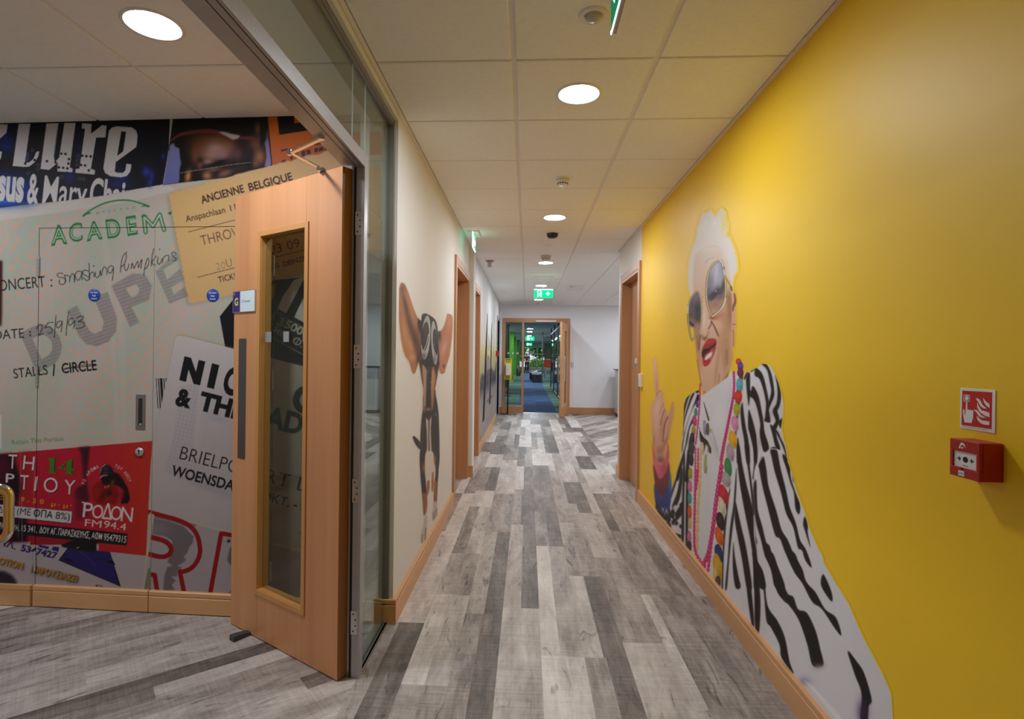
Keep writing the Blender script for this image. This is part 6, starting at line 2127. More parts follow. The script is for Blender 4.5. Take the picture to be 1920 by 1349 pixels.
# second leaf, standing half open just outside the left edge of the view; only its chrome handle reaches into it
d2 = thing('door_7', 'second beech leaf of the lobby doors with chrome D handle reaching past the left edge', None, (-.775, .62, 0),
           math.atan2(1.288 - .62, -1.308 + .775), kind='structure')
leaf_frame(d2, .85, 2.2, True)
b = MB()
zc, hh, so, r_ = 1.009, .063, .044, .024
pts = [(.785, 0, zc - hh)]
for k in range(7):
    a = math.radians(15 * k)
    pts.append((.785, so - r_ + r_ * math.sin(a), zc - hh + r_ - r_ * math.cos(a)))
for k in range(7):
    a = math.radians(90 - 15 * k)
    pts.append((.785, so - r_ + r_ * math.sin(a), zc + hh - r_ + r_ * math.cos(a)))
pts.append((.785, 0, zc + hh))
b.tube(pts, .0105)
tag(b.build('pull_handle', m_chrome, d2, local=True), 'chrome D handle')
mirror_y(d2)
w_ = MB()
w_.prism([(0, 0), (.16, 0), (.16, .004), (.02, .026), (0, .026)], (-1.432, 2.628, .0005), (.538, .843, 0), (0, 0, 1), (.034, -.0217, 0))
tag(w_.build('door_wedge', m_wedge, None, .002), 'grey rubber wedge pushed under the open beech door', 'door wedge')
# ------------------------------------------------------------------ prints on the walls
m_print = attr_mat('printed wall paper', rough=0.6, spec=0.18)
m_printy = attr_mat('printed mural film', rough=0.55, spec=0.3)


def rng(a, b_, st):
    return np.linspace(a, b_, max(2, int(round(abs(b_ - a) / st)) + 1))


def to_mural(off):
    n = np.array([MUR_K, -1.0]) / math.hypot(1, MUR_K)

    def f(u, z):
        return np.stack([u + n[0] * off, MUR_O[1] + MUR_K * (u - MUR_O[0]) + n[1] * off, z], 1)
    return f


DX = (-2.679, -2.010, -1.341)                  # cupboard door edges along the mural wall
DZ0, DZ1 = .006, 2.069
GAP = .0016
us = np.concatenate([rng(-2.96, DX[0] - GAP, .003), rng(DX[0] - GAP, DX[2] + GAP, .003)[1:-1], rng(DX[2] + GAP, -.705, .004)])
zs = np.concatenate([rng(.0, DZ1 + GAP, .003)[:-1], rng(DZ1 + GAP, H + .004, .003)])
mu = print_sheet('wall_mural', us, zs, to_mural(0), lobby_sample, m_print, hole=(DX[0] - GAP, DX[2] + GAP, -1, DZ1 + GAP))
tag(mu, 'collage of enlarged concert tickets and gig posters on the lobby wall around the cupboard doors', 'mural')

EX = np.array([1, MUR_K, 0]) / math.hypot(1, MUR_K)     # along the lobby wall
EN = np.array([MUR_K, -1, 0]) / math.hypot(1, MUR_K)    # out of the lobby wall
EZ = np.array([0, 0, 1.])


def on_mural(x, z, off=0.0):
    return np.array([x, mural_y(x), z]) + EN * off


def slab(b, x0, x1, z0, z1, o0, o1, mi=0):
    b.obox(on_mural((x0 + x1) / 2, (z0 + z1) / 2, (o0 + o1) / 2), EX * abs(x1 - x0) / 2, EN * abs(o1 - o0) / 2, EZ * abs(z1 - z0) / 2, mi)


m_dooredge = mat('pale door edge', (196, 190, 170), .5)
m_fireblue = mat('sign blue', (22, 66, 160), .4)


def cupboard(x0, x1, label, handle, hinge_side):
    r = thing('cupboard_door', label, 'cupboard door', tuple(on_mural((x0 + x1) / 2, 0)), 0, 'mural covered cupboard doors')
    b = MB()
    slab(b, x0 + GAP, x1 - GAP, DZ0, DZ1 - GAP, -.022, -.0006)
    b.build('leaf', m_dooredge, r)
    print_sheet('door_print', rng(x0 + GAP, x1 - GAP, .0029), rng(.10, DZ1 - GAP, .0029), to_mural(0), lobby_sample, m_print, parent=r)
    # skirting fixed to the door
    prof = [(0, 0), (.018, 0), (.018, .080), (.0145, .083), (.0145, .087), (.018, .090), (.018, .108), (.013, .113), (0, .113)]
    a, c = x0 + .003, x1 - .003
    vs = [on_mural(a, z + .006, o) for o, z in prof] + [on_mural(c, z + .006, o) for o, z in prof]
    k = len(prof)
    MB().add(vs, [(i, (i + 1) % k, k + (i + 1) % k, k + i) for i in range(k)] + [tuple(range(k)), tuple(range(k, 2 * k))[::-1]]).build('skirting_board', m_beech_x, r)
    hx = x0 if hinge_side < 0 else x1
    for zc in (1.859, 1.257, .246):
        h_ = MB()
        for q in range(5):
            z0 = zc - .054 + q * .0218
            h_.cyl(on_mural(hx, z0, .004), on_mural(hx, z0 + .0204, .004), .0058, n=12)
        h_.build('hinge', m_steel, r)
    sx = (x0 + x1) / 2 + (-.008 if handle else -.003)
    b = MB()
    b.lathe(on_mural(sx, 1.702, .0002), [(0, .0016), (.034, .0016), (.035, .001), (.035, 0)], 40, EN, 0)
    for i, s in enumerate(('Fire door', 'keep', 'locked')):
        wd = (.042, .022, .030)[i]
        b.text(s, on_mural(sx, 1.7125 - .0165 * i, .0022), EX, EZ, wd, .0088, .01, 1, True)
    sg = b.build('fire_door_sign', [m_fireblue, m_signwhite], r)
    tag(sg, 'round blue Fire door keep locked disc')
    if handle:
        b = MB()
        x, z0, z1 = -2.0785, .977, 1.166
        w2, s2 = .0268, .0115
        slab(b, x - w2, x - s2, z0, z1, 0, .0022)
        slab(b, x + s2, x + w2, z0, z1, 0, .0022)
        slab(b, x - s2, x + s2, z0, z0 + .022, 0, .0022)
        slab(b, x - s2, x + s2, z1 - .020, z1, 0, .0022)
        slab(b, x - s2, x + s2, z0 + .022, z1 - .020, .0001, .0007, 1)
        b.lathe(on_mural(x, z0 + .024, .0008), [(0, .004), (.006, .003), (.0105, 0)], 16, EN, 0)
        for dx in (-.019, .019):
            for zz in (z0 + .010, z1 - .009):
                b.cyl(on_mural(x + dx, zz, .0022), on_mural(x + dx, zz, .0030), .0028, n=10)
        b.build('flush_pull', [mat('satin steel pull', (150, 146, 140), .32, .85), mat('dark recess', (40, 32, 28), .6)], r)
        b = MB()
        b.lathe(on_mural(-2.0795, .858, 0), [(.0235, 0), (.0235, .006), (.0205, .009), (0, .009)], 28, EN)
        b.cyl(on_mural(-2.0795, .864, .0091), on_mural(-2.0795, .864, .0096), .0058, n=12, mi=1)
        slab(b, -2.0818, -2.0772, .844, .864, .0091, .0096, 1)
        b.build('lock', [m_steel, m_ink], r)
    return r


cupboard(DX[0], DX[1], 'flush cupboard door printed with the green ticket, steel flush pull and lock', True, -1)
cupboard(DX[1], DX[2], 'flush cupboard door printed with the white poster, partly hidden by the open beech door', False, 1)
sk = MB()
slab(sk, -2.96, -2.690, .004, .088, .0, .02)
slab(sk, -2.96, -2.690, .091, .115, .0, .02)
slab(sk, -2.96, -2.692, .088, .091, .0, .016)
struct(sk.build('baseboard_lobby', m_beech_x), 'short beech skirting at the left of the cupboard doors')
sk = MB()
slab(sk, -1.336, -.74, .004, .115, .0, .018)
struct(sk.build('baseboard_lobby_right', m_beech_x), 'beech skirting right of the cupboard doors')

# woman mural on the yellow wall
xs_px = np.arange(1212, 1694, 1.0)
us = np.sort(F * XR / (xs_px - 986.0))
wm = print_sheet('wall_mural', us, rng(.128, 2.42, .0026), lambda u, z: np.stack([np.full_like(u, XR - .0006), u, z], 1), ART_W, m_printy, keep=.01)
tag(wm, 'print of white haired woman in sunglasses and striped jacket on the yellow wall', 'mural')
xs_px = np.arange(744, 853, .6)
us = np.sort(F * .683 / (988.5 - xs_px))
dm = print_sheet('wall_mural', us, rng(.13, 1.92, .003), lambda u, z: np.stack([np.full_like(u, XL + .0006), u, z], 1), ART_D, m_printy, keep=.01)
tag(dm, 'print of a big eared dog in goggles on the white left wall', 'mural')
km = print_sheet('wall_mural', rng(7.80, LF0 - .1, .02), rng(.128, H - .002, .01), lambda u, z: np.stack([np.full_like(u, XL + .0006), u, z], 1), skyline_print, m_print)
tag(km, 'grey harbour skyline print with two tall dark posts on the far left wall', 'mural')

# ------------------------------------------------------------------ recessed lights


def downlight(x, y, label, group, m=m_lamp, r_=.092, z=H):
    t = thing('ceiling_light', label, 'ceiling light', (x, y, z), 0, group)
    b = MB().lathe((0, 0, 0), [(r_, .006), (r_, -.003), (r_ + .006, -.005), (r_ + .017, -.003), (r_ + .019, .001)], 40)
    b.build('trim_ring', m_plastic, t, local=True)
    MB().lathe((0, 0, 0), [(0, -.0015), (r_ * .6, -.0015), (r_, -.0015)], 40).build('diffuser', m, t, local=True)
    return t


g = 'round downlights along the corridor ceiling'
L1_ = downlight(.23, 2.657, 'round ceiling light nearest the camera in the corridor, by the exit sign', g)
for y, s in ((5.017, 'second round ceiling light along the corridor, beyond the smoke detector'),
             (7.447, 'third round ceiling light along the corridor, beyond the dark sensor dome'),
             (9.868, 'fourth round ceiling light along the corridor, just before the hanging exit sign'),
             (12.283, 'last round ceiling light of the corridor, close to the end wall')):
    dup(L1_, (.23, y, H), s)
lob = downlight(-1.445, 2.05, 'round ceiling light in the lobby left of the glass screen', 'round downlights in the lobby ceiling')
for x, y in ((-3.245, 2.05), (-3.245, -.35)):  # unseen lamps, added as fill light for the lobby
    dup(lob, (x, y, H), 'round ceiling light added out of view as lobby fill')
for x, y in ((2.63, 9.87), (2.63, 12.28), (2.63, 7.47), (3.83, 8.67), (3.83, 11.07)):  # unseen lamps, added to brighten the side area and far ceiling
    dup(lob, (x, y, H), 'round ceiling light added out of view to brighten the side area')

# ------------------------------------------------------------------ ceiling devices
t = thing('motion_sensor', 'round white motion sensor with grey dome, beside the near exit sign', 'sensor', (.227, 2.045, H))
MB().lathe((0, 0, 0), [(.056, .001), (.054, -.004), (.040, -.007), (.033, -.006), (.031, -.002)], 40).build('base', m_plastic, t, local=True)
MB().lathe((0, 0, 0), [(.031, -.004), (.028, -.014), (.018, -.022), (0, -.025)], 36).build('dome', mat('sensor lens', (196, 190, 180), .35), t, local=True)
b = MB()
for i in range(5):
    b.box(-.012 + .006 * i, -.008 + .006 * i, .042, .044, -.0072, -.0068)
b.build('marking', m_ink, t, local=True)


def smoke(x, y, label, rr=.05, hh=.048, m=m_plastic):
    t = thing('smoke_detector', label, 'smoke detector', (x, y, H))
    MB().lathe((0, 0, 0), [(rr, .001), (rr, -.010), (rr * .96, -.013)], 36).build('base', m, t, local=True)
    MB().lathe((0, 0, 0), [(rr * .96, -.0145), (rr * .98, -.024), (rr * .86, -.032), (rr * .74, -.034), (rr * .72, -hh + .006), (rr * .62, -hh), (0, -hh)], 36).build('head', m, t, local=True)
    b = MB()
    for k in range(12):
        a = 2 * math.pi * k / 12
        d = np.array([math.cos(a), math.sin(a), 0])
        s_ = np.array([-math.sin(a), math.cos(a), 0])
        b.obox(d * rr * .735 + np.array([0, 0, -.039]), d * .002, s_ * .005, (0, 0, .0035))
    b.build('vent_slot', m_ink, t, local=True)
    return t


smoke(.233, 3.92, 'white smoke detector between the first two corridor lights')
t = thing('sensor_dome', 'dark dome sensor with white rim beyond the second corridor light', 'sensor', (.237, 5.62, H))
MB().lathe((0, 0, 0), [(.078, .001), (.076, -.008), (.066, -.014), (.056, -.012)], 36).build('rim', m_plastic, t, local=True)
MB().lathe((0, 0, 0), [(.058, -.010), (.055, -.040), (.040, -.056), (0, -.062)], 36).build('dome', mat('dark lens', (26, 22, 44), .25), t, local=True)
b = MB().lathe((.225, 6.27, H), [(.044, .001), (.043, -.006), (.036, -.009), (0, -.010)], 36)
tag(b.build('ceiling_disc', m_plastic), 'flat white ceiling disc past the dark dome sensor', 'sensor')
smoke(.215, 6.93, 'grey shaded smoke detector just before the third corridor light', .066, .062, mat('off white plastic', (206, 200, 190), .4))
t = thing('sounder', 'small square grey device near the left edge of the ceiling', 'alarm sounder', (-.512, 7.29, H))
MB().box(-.05, .05, -.05, .05, -.012, .001).build('base', mat('grey device', (150, 150, 150), .5), t, .003, local=True)
MB().box(-.026, .026, -.026, .026, -.085, -.012).build('body', mat('light grey device', (184, 184, 182), .5), t, .006, local=True)
t = thing('emergency_light', 'shallow white box on the ceiling right of the hanging exit sign', 'emergency light', (.86, 10.1, H))
MB().box(-.13, .13, -.25, .25, -.035, .001).build('body', m_plastic, t, .01, local=True)
MB().box(-.12, -.075, -.252, -.25, -.03, -.008).build('lamp_cap', m_steel, t, local=True)
b = MB().lathe((.235, 13.1, H), [(.03, .001), (.03, -.01), (.01, -.02), (.008, -.04), (.02, -.045), (0, -.046)], 20)
tag(b.build('sprinkler_head', m_steel), 'small sprinkler head near the end wall above the door', 'sprinkler')

# ------------------------------------------------------------------ exit signs


def run_man(b, o, ux, uz, h, mi):
    """running figure through a door, drawn in a unit square scaled by h"""
    def P(q):
        return [(x * h, y * h) for x, y in q]
    b.flat(P([(.05, .05), (.05, .95), (.5, .95), (.5, .9), (.12, .9), (.12, .05)]), o, ux, uz, mi)
    b.flat(P([(.55 + .08 * math.cos(t_), .78 + .08 * math.sin(t_)) for t_ in np.linspace(0, 6.28, 14)[:-1]]), o, ux, uz, mi)
    b.flat(P([(.32, .62), (.46, .68), (.58, .62), (.72, .5), (.68, .45), (.56, .54), (.5, .42), (.62, .3), (.58, .06), (.5, .06), (.52, .26), (.38, .36), (.26, .16), (.12, .16), (.12, .24), (.22, .24), (.34, .46), (.4, .58), (.3, .52), (.28, .4), (.22, .42), (.24, .58)]), o, ux, uz, mi)


def arrow(b, o, ux, uz, h, mi, sgn=1):
    q = [(-.35, .08), (.02, .08), (-.12, .24), (.02, .28), (.32, 0), (.02, -.28), (-.12, -.24), (.02, -.08), (-.35, -.08)]
    b.flat([(sgn * x * h, y * h) for x, y in (q if sgn > 0 else q[::-1])], o, ux, uz, mi)


# hanging across the corridor
t = thing('exit_sign', 'green exit sign with running man and right arrow hanging across the far corridor', 'exit sign', (.238, 8.72, H))
MB().box(-.16, .16, -.025, .025, -.012, .001).build('ceiling_plate', m_plastic, t, .003, local=True)
for x in (-.10, .10):
    MB().cyl((x, 0, -.012), (x, 0, -.205), .0016, n=8).build('hanger', m_steel, t, local=True)
b = MB().box(-.146, .146, -.004, .004, -.335, -.205, 0).box(-.146, .146, -.006, .006, -.212, -.2, 1)
run_man(b, (-.10, -.0046, -.33), (1, 0, 0), (0, 0, 1), .115, 1)
arrow(b, (.07, -.0046, -.272), (1, 0, 0), (0, 0, 1), .10, 1)
b.build('sign_plate', [m_exitgreen, m_exitwhite], t, local=True)
# along the left wall, seen edge on
t = thing('exit_sign', 'lit green exit sign seen edge on at the left wall above the brown door', 'exit sign', (-.56, 5.66, H))
MB().box(-.055, .055, -.14, .14, -.016, .001).build('ceiling_plate', m_plastic, t, .003, local=True)
b = MB().box(-.004, .004, -.14, .14, -.165, -.014, 0).box(-.0045, .0045, -.14, .14, -.168, -.162, 1).box(-.0045, .0045, -.142, -.139, -.166, -.014, 1)
run_man(b, (.0046, -.10, -.15), (0, 1, 0), (0, 0, 1), .12, 1)
arrow(b, (.0046, .07, -.09), (0, 1, 0), (0, 0, 1), .11, 1)
b.build('sign_plate', [emit('bright exit green', (130, 240, 190), .3), m_exitwhite], t, local=True)
# close to the camera at the top of the view
t = thing('exit_sign', 'green exit sign hanging along the corridor at the top edge of the photo', 'exit sign', (.272, 1.68, H))
MB().box(-.03, .03, -.17, .17, -.02, .001).build('ceiling_plate', m_plastic, t, .003, local=True)
b = MB().box(-.009, .009, -.166, .172, -.182, -.02, 0).box(-.0095, -.006, -.168, .174, -.184, -.179, 1).box(-.0095, -.006, .1715, .174, -.184, -.172, 1)
b.build('sign_housing', [mat('sign grey edge', (160, 146, 146), .4), m_exitwhite], t, local=True)
b = MB().quad((-.0094, .168, -.178), (-.0094, -.162, -.178), (-.0094, -.162, -.024), (-.0094, .168, -.024), 0)
run_man(b, (-.0098, .0, -.168), (0, -1, 0), (0, 0, 1), .13, 1)
arrow(b, (-.0098, .09, -.098), (0, -1, 0), (0, 0, 1), .12, 1, -1)
b.build('sign_face', [emit('exit face green', (30, 130, 84), .3), emit('exit face white', (220, 240, 235), .5)], t, local=True)

# ------------------------------------------------------------------ fire sign and call point on the yellow wall
t = thing('fire_sign', 'red and white fire alarm sign with pointing hand and flames', 'safety sign', (XR, 1.3935, 1.231))
SW, SH = .1045, .1005
oX = -.0022


def sgn_pt(x, y):
    u = (x - 237) / 367.
    v = (y - 155 - u * 35) / (420 + 30 * u)
    return (u * SW, (1 - v) * SH)


MB().box(-.002, 0, -SW / 2, SW / 2, 0, SH, 0).build('plate', m_signwhite, t, .0008, local=True)
b = MB()
O_, UX_, UZ_ = (oX, SW / 2, 0), (0, -1, 0), (0, 0, 1)


def sg_poly(pts, lay, mi):
    b.flat([sgn_pt(*p) for p in pts], (oX - lay, SW / 2, 0), UX_, UZ_, mi)


sg_poly([(256, 545), (572, 595), (575, 212), (262, 186)], 0, 0)
W_ = 1
for q in ([(278, 230), (346, 234), (345, 243), (278, 239)], [(278, 293), (345, 298), (345, 307), (277, 302)], [(278, 230), (285, 230), (284, 302), (277, 302)], [(339, 234), (346, 234), (345, 306), (338, 305)]):
    sg_poly(q, .0003, W_)
sg_poly([(313 + 21 * math.cos(a), 268 + 24 * math.sin(a)) for a in np.linspace(0, 6.28, 20)[:-1]], .0003, W_)
sg_poly([(306, 302), (313, 295), (320, 302), (321, 388), (335, 384), (342, 394), (356, 388), (362, 398), (378, 392), (386, 406), (384, 470), (368, 528), (292, 520), (275, 440), (273, 390), (284, 380), (290, 388), (293, 440), (298, 446), (301, 430)], .0003, W_)
for q in ([(407, 270), (440, 275), (462, 300), (480, 340), (524, 380), (490, 378), (455, 350), (436, 310)], [(484, 262), (508, 300), (551, 335), (551, 375), (520, 352), (494, 315)],
          [(424, 310), (436, 345), (470, 395), (551, 425), (551, 470), (500, 450), (450, 410), (426, 365)], [(386, 388), (420, 392), (448, 420), (470, 450), (516, 472), (480, 474), (446, 460), (420, 420)],
          [(420, 455), (440, 470), (470, 500), (551, 515), (550, 550), (505, 548), (460, 530), (430, 495)]):
    sg_poly(q, .0003, W_)
b.text('FIRE ALARM CALL POINT', (oX - .0001, SW / 2 - .010, .0042), UX_, UZ_, .075, .0022, 0, 2)
b.build('print', [m_signred, m_signwhite, m_ink], t, local=True)

t = thing('fire_call_point', 'red manual fire alarm call point box below the fire sign', 'fire alarm call point', (XR, 1.3625, 1.122))
W2, HH, DD = .0445, .089, .046
b = MB()
b.box(-DD, 0, -W2, W2, 0, HH)
b.build('back_box', m_red, t, .003, local=True)
b = MB()
fx = -DD - .008
for q in ((-W2, W2, HH - .028, HH), (-W2, W2, 0, .024), (-W2, -W2 + .010, .024, HH - .028), (W2 - .010, W2, .024, HH - .028)):
    b.box(fx, -DD, *q)
b.build('front_cover', m_red, t, .0018, local=True)
b = MB()
b.box(-DD - .0045, -DD - .001, -W2 + .010, W2 - .010, .024, HH - .028, 0)
ox = -DD - .0047
b.flat([(.008 * math.cos(a), .007 * math.sin(a)) for a in np.linspace(0, 6.28, 20)[:-1]], (ox, 0, .0435), UX_, UZ_, 1)
arrow(b, (ox, .019, .0435), UX_, UZ_, .018, 1, 1)
arrow(b, (ox, -.019, .0435), UX_, UZ_, .018, 1, -1)
b.text('PRESS HERE', (ox, .008, .0275), UX_, UZ_, .016, .003, 0, 1)
b.build('press_panel', [m_signwhite, m_ink], t, local=True)
b = MB()
ox = fx - .0003
b.flat([(-.010, -.006), (-.006, .004), (0, .009), (.008, .005), (.011, -.004), (.006, .001), (.001, .003), (-.004, -.001), (-.005, -.007)], (ox, .006, HH - .014), UX_, UZ_, 0)
b.flat([(-.002, -.003), (.004, -.002), (.003, -.006), (-.003, -.006)], (ox, .006, HH - .014), UX_, UZ_, 0)
b.build('emblem', m_signwhite, t, local=True)
b = MB().box(fx - .001, fx, -.002, .016, .004, .016, 1)
b.text('L3/001', (fx - .0012, .015, .0075), UX_, UZ_, .0155, .005, 0, 2)
MB().box(fx - .0006, fx, .003, .009, .018, .023).build('keyhole', m_black, t, local=True)
b.build('label_tag', [m_signwhite, m_signwhite, m_ink], t, local=True)

t = thing('light_switch', 'white switch box on the yellow wall beside the brown door', 'light switch', (XR, 5.31, 1.12))
MB().box(-.026, 0, -.043, .043, 0, .125).build('box', m_plastic, t, .003, local=True)
MB().box(-.029, -.026, -.012, .012, .045, .075).build('rocker', m_plastic, t, .001, local=True)
t = thing('light_switch', 'white wall plate beside the wide end door frame', 'light switch', (1.10, YF, 1.13))
MB().box(-.03, .03, -.02, 0, 0, .13).build('box', mat('grey wall plate', (196, 196, 200), .4), t, .003, local=True)
t = thing('fire_call_point', 'small red call point beside the lift doorway', 'fire alarm call point', (XL, 11.98, 1.38))
MB().box(0, .055, -.045, .045, 0, .12).build('back_box', m_red, t, .004, local=True)
MB().box(.012, .045, -.047, -.045, .03, .08).build('press_panel', m_signred, t, local=True)

# ------------------------------------------------------------------ sanitiser stand and white cabinet at the far end
t = thing('sanitiser_stand', 'yellow hand sanitiser board on a black pole beside the end door', 'hand sanitiser stand', (-.462, 13.3, 0))
MB().lathe((0, 0, 0), [(.19, 0), (.19, .008), (.17, .014), (.02, .02), (0, .02)], 36).build('base', m_black, t, local=True)
MB().cyl((0, 0, .01), (0, 0, 1.28), .016).build('pole', m_black, t, local=True)
b = MB().box(-.085, .085, -.024, -.004, .83, 1.335)
for z0, wd, hh in ((1.30, .13, .018), (1.275, .11, .008), (1.258, .12, .008), (1.238, .08, .008), (.885, .12, .010), (.865, .10, .010), (.848, .11, .008)):
    b.quad((-wd / 2, -.0244, z0), (wd / 2, -.0244, z0), (wd / 2, -.0244, z0 + hh), (-wd / 2, -.0244, z0 + hh), 1)
b.build('sign_board', [mat('yellow board', (232, 214, 70), .5), m_ink], t, local=True)
b = MB().box(-.055, .062, -.115, -.024, .935, 1.20)
ds = b.build('dispenser', m_plastic, t, .012, local=True)
MB().box(.005, .042, -.117, -.113, 1.06, 1.16).build('dispenser_window', m_black, ds)
MB().box(-.075, .075, -.13, .0, .44, .455).build('drip_tray', m_black, t, .003, local=True)
b = MB().lathe((.05, -.11, .0205), [(.05, 0), (.05, .003), (0, .003)], 20)
b.build('base_sticker', mat('yellow sticker', (230, 190, 30), .5), t, local=True)

t = thing('water_cooler', 'tall pale grey metal cabinet half hidden behind the right wall corner', 'cabinet', (2.33, 13.2, 0))
MB().box(-.23, .25, -.20, .25, .07, 1.09).build('body', mat('pale grey metal', (200, 204, 208), .35, .3), t, .01, local=True)
MB().box(-.22, .24, -.19, .24, 0, .07).build('plinth', m_black, t, local=True)
MB().box(-.27, .29, -.22, .25, 1.09, 1.115).build('top', m_alud, t, .004, local=True)
MB().box(-.16, .18, -.206, -.2, .2, 1.0).cyl((.14, -.206, .78), (.14, -.225, .78), .012).build('front_panel', mat('grey metal panel', (186, 190, 196), .3, .4), t, .004, local=True)
# ------------------------------------------------------------------ open plan office seen through the end door
OX0, OX1, OY0, OY1 = -1.75, 7.2, YF + .15, 52.0
m_car = bpy.data.materials.new('office carpet tiles')
m_car.use_nodes = True
nt = m_car.node_tree
bs = nt.nodes['Principled BSDF']
bs.inputs['Roughness'].default_value = .9
bs.inputs['Specular IOR Level'].default_value = .1
at = nt.nodes.new('ShaderNodeAttribute')
at.attribute_name = 'print'
nzn = nt.nodes.new('ShaderNodeTexNoise')
nzn.inputs['Scale'].default_value = 60
mxn = nt.nodes.new('ShaderNodeMix')
mxn.data_type = 'RGBA'
mxn.blend_type = 'MULTIPLY'
mxn.inputs['Factor'].default_value = .35
nt.links.new(at.outputs['Color'], mxn.inputs['A'])
nt.links.new(nzn.outputs['Color'], mxn.inputs['B'])
nt.links.new(mxn.outputs['Result'], bs.inputs['Base Color'])


def carpet():
    V, Fs, C = [], [], []
    rr = random.Random(9)
    blue = [(66, 92, 132), (60, 84, 122), (74, 100, 140)]
    green = [(92, 128, 98), (100, 138, 104), (122, 154, 122)]
    teal = [(76, 102, 116), (82, 108, 112)]
    nx, ny = 18, 77
    for j in range(ny):
        for i in range(nx):
            x0, y0 = OX0 + .5 * i, OY0 + .5 * j
            x1, y1 = min(OX1, x0 + .5), min(OY1, y0 + .5)
            if -.45 <= (x0 + x1) / 2 <= .55:
                parts = [(y0, y1, rr.choice(blue))]
            else:
                k = 2
                parts = []
                for q in range(k):
                    pal_ = green if rr.random() < .5 else (blue if rr.random() < .5 else teal)
                    parts.append((y0 + (y1 - y0) * q / k, y0 + (y1 - y0) * (q + 1) / k, rr.choice(pal_)))
            for a, b_, c in parts:
                o = len(V)
                V.extend([(x0, a, .002), (x1, a, .002), (x1, b_, .002), (x0, b_, .002)])
                Fs.append((o, o + 1, o + 2, o + 3))
                C.append((*lin(c), 1))
    me = bpy.data.meshes.new('floor_office')
    me.from_pydata(V, [], Fs)
    ca = me.color_attributes.new('print', 'FLOAT_COLOR', 'CORNER')
    ca.data.foreach_set('color', [q for c in C for _ in range(4) for q in c])
    me.materials.append(m_car)
    o = bpy.data.objects.new('floor_office', me)
    COL.objects.link(o)
    struct(o, 'blue and green striped carpet tiles of the office beyond the end door')


carpet()
m_ogrey = mat('office ceiling', (206, 210, 212), .8, spec=.1)
b = MB().box(OX0, OX1, OY0, OY1, H, H + .1)
b.box(-1.3, .95, 30.5, 31.5, H - .02, H)
struct(b.build('ceiling_office', m_ogrey), 'pale office ceiling beyond the end door')
m_green = mat('bright green paint', (82, 164, 40), .6)
m_dgreen = mat('dark green paint', (48, 108, 36), .6)
struct(MB().box(OX0 - .2, OX0, OY0, OY1, 0, H).build('wall_office_left', m_ogrey), 'pale office wall on the left')
struct(MB().box(OX1, OX1 + .2, OY0, OY1, 0, H).build('wall_office_right', m_ogrey), 'pale office wall on the right')
for x0, x1, y0, y1, m, lab in ((-1.75, -.73, 22.0, 22.5, m_dgreen, 'dark green pillar nearest the end door'), (-1.75, -.74, 29.0, 29.6, m_green, 'bright green pillar past the dark green one'),
                               (-1.75, -.75, 36.5, 37.1, m_green, 'second bright green pillar in the office'), (-1.75, -.6, 43.0, 43.6, m_dgreen, 'farthest dark green pillar in the office')):
    p = MB().box(x0, x1, y0, y1, 0, H)
    q = struct(p.build('wall_pillar', m), lab)
    MB().box(x0, x1 + .01, y0 - .012, y0, .002, .14).build('skirting', m_beech_x, q)

# window wall at the far end with trees beyond it
b = MB()
b.box(OX0, -.95, OY1, OY1 + .15, 0, H).box(3.6, OX1, OY1, OY1 + .15, 0, H).box(-.95, 3.6, OY1, OY1 + .15, 0, .3).box(-.95, 3.6, OY1, OY1 + .15, 2.3, H)
struct(b.build('wall_office_end', m_ogrey), 'far office wall around the window')
wt = thing('window_2', 'white framed window at the far end of the office', None, (1.3, OY1, 0), kind='structure')
b = MB()
for x in (-.95, .12, .85, 1.7, 2.6, 3.52):
    b.box(x, x + .08, OY1 - .02, OY1 + .08, .3, 2.3)
b.build('window_mullion', m_plastic, wt)
b = MB()
for z in (.3, .95, 1.55, 2.22):
    b.box(-.95, 3.6, OY1 - .02, OY1 + .08, z, z + .08)
b.build('window_rail', m_plastic, wt)
MB().box(-.95, 3.6, OY1 + .03, OY1 + .036, .3, 2.3).build('window_glass', m_glass, wt)
struct(MB().box(-8, 12, OY1 + .2, 70, -.1, .0).build('ground', mat('lawn', (110, 150, 70), .9)), 'green ground outside the far window')
m_leaf = mat('green leaves', (72, 128, 44), .7, noise=.35, nscale=(3, 3, 3))
m_leaf2 = mat('light green leaves', (140, 190, 70), .7, noise=.3, nscale=(3, 3, 3))


def tree(x, y, hgt, rad, m, label):
    t = thing('tree', label, 'tree', (x, y, 0), 0, 'trees outside the office window')
    MB().cyl((0, 0, 0), (0, 0, hgt * .6), .12, .07, 10).build('trunk', mat('bark', (70, 56, 44), .9), t, local=True)
    rr = random.Random(int(x * 10 + y))
    b = MB()
    for _ in range(700):
        v = np.array([rr.gauss(0, 1) for _ in range(3)])
        v /= np.linalg.norm(v)
        c = np.array([0, 0, hgt * .6]) + v * np.array([rad, rad, hgt * .45]) * rr.uniform(.5, 1)
        n1 = np.array([rr.gauss(0, 1) for _ in range(3)])
        n1 /= np.linalg.norm(n1)
        n2 = np.cross(n1, v)
        s_ = rr.uniform(.18, .36)
        b.add([c - n1 * s_, c + n2 * s_ * .6, c + n1 * s_, c - n2 * s_ * .6], [(0, 1, 2, 3)])
    b.build('foliage', m, t, local=True)


tree(-1.2, 56, 4.4, 1.3, m_leaf, 'dark green tree left of centre outside the far window')
tree(1.3, 58.5, 4.8, 1.5, m_leaf, 'dark green tree behind the middle of the far window')
tree(.9, 53.6, 1.0, .7, m_leaf2, 'low light green bush under the far window')
tree(3.2, 56, 4.4, 1.4, m_leaf, 'dark green tree right of the far window')

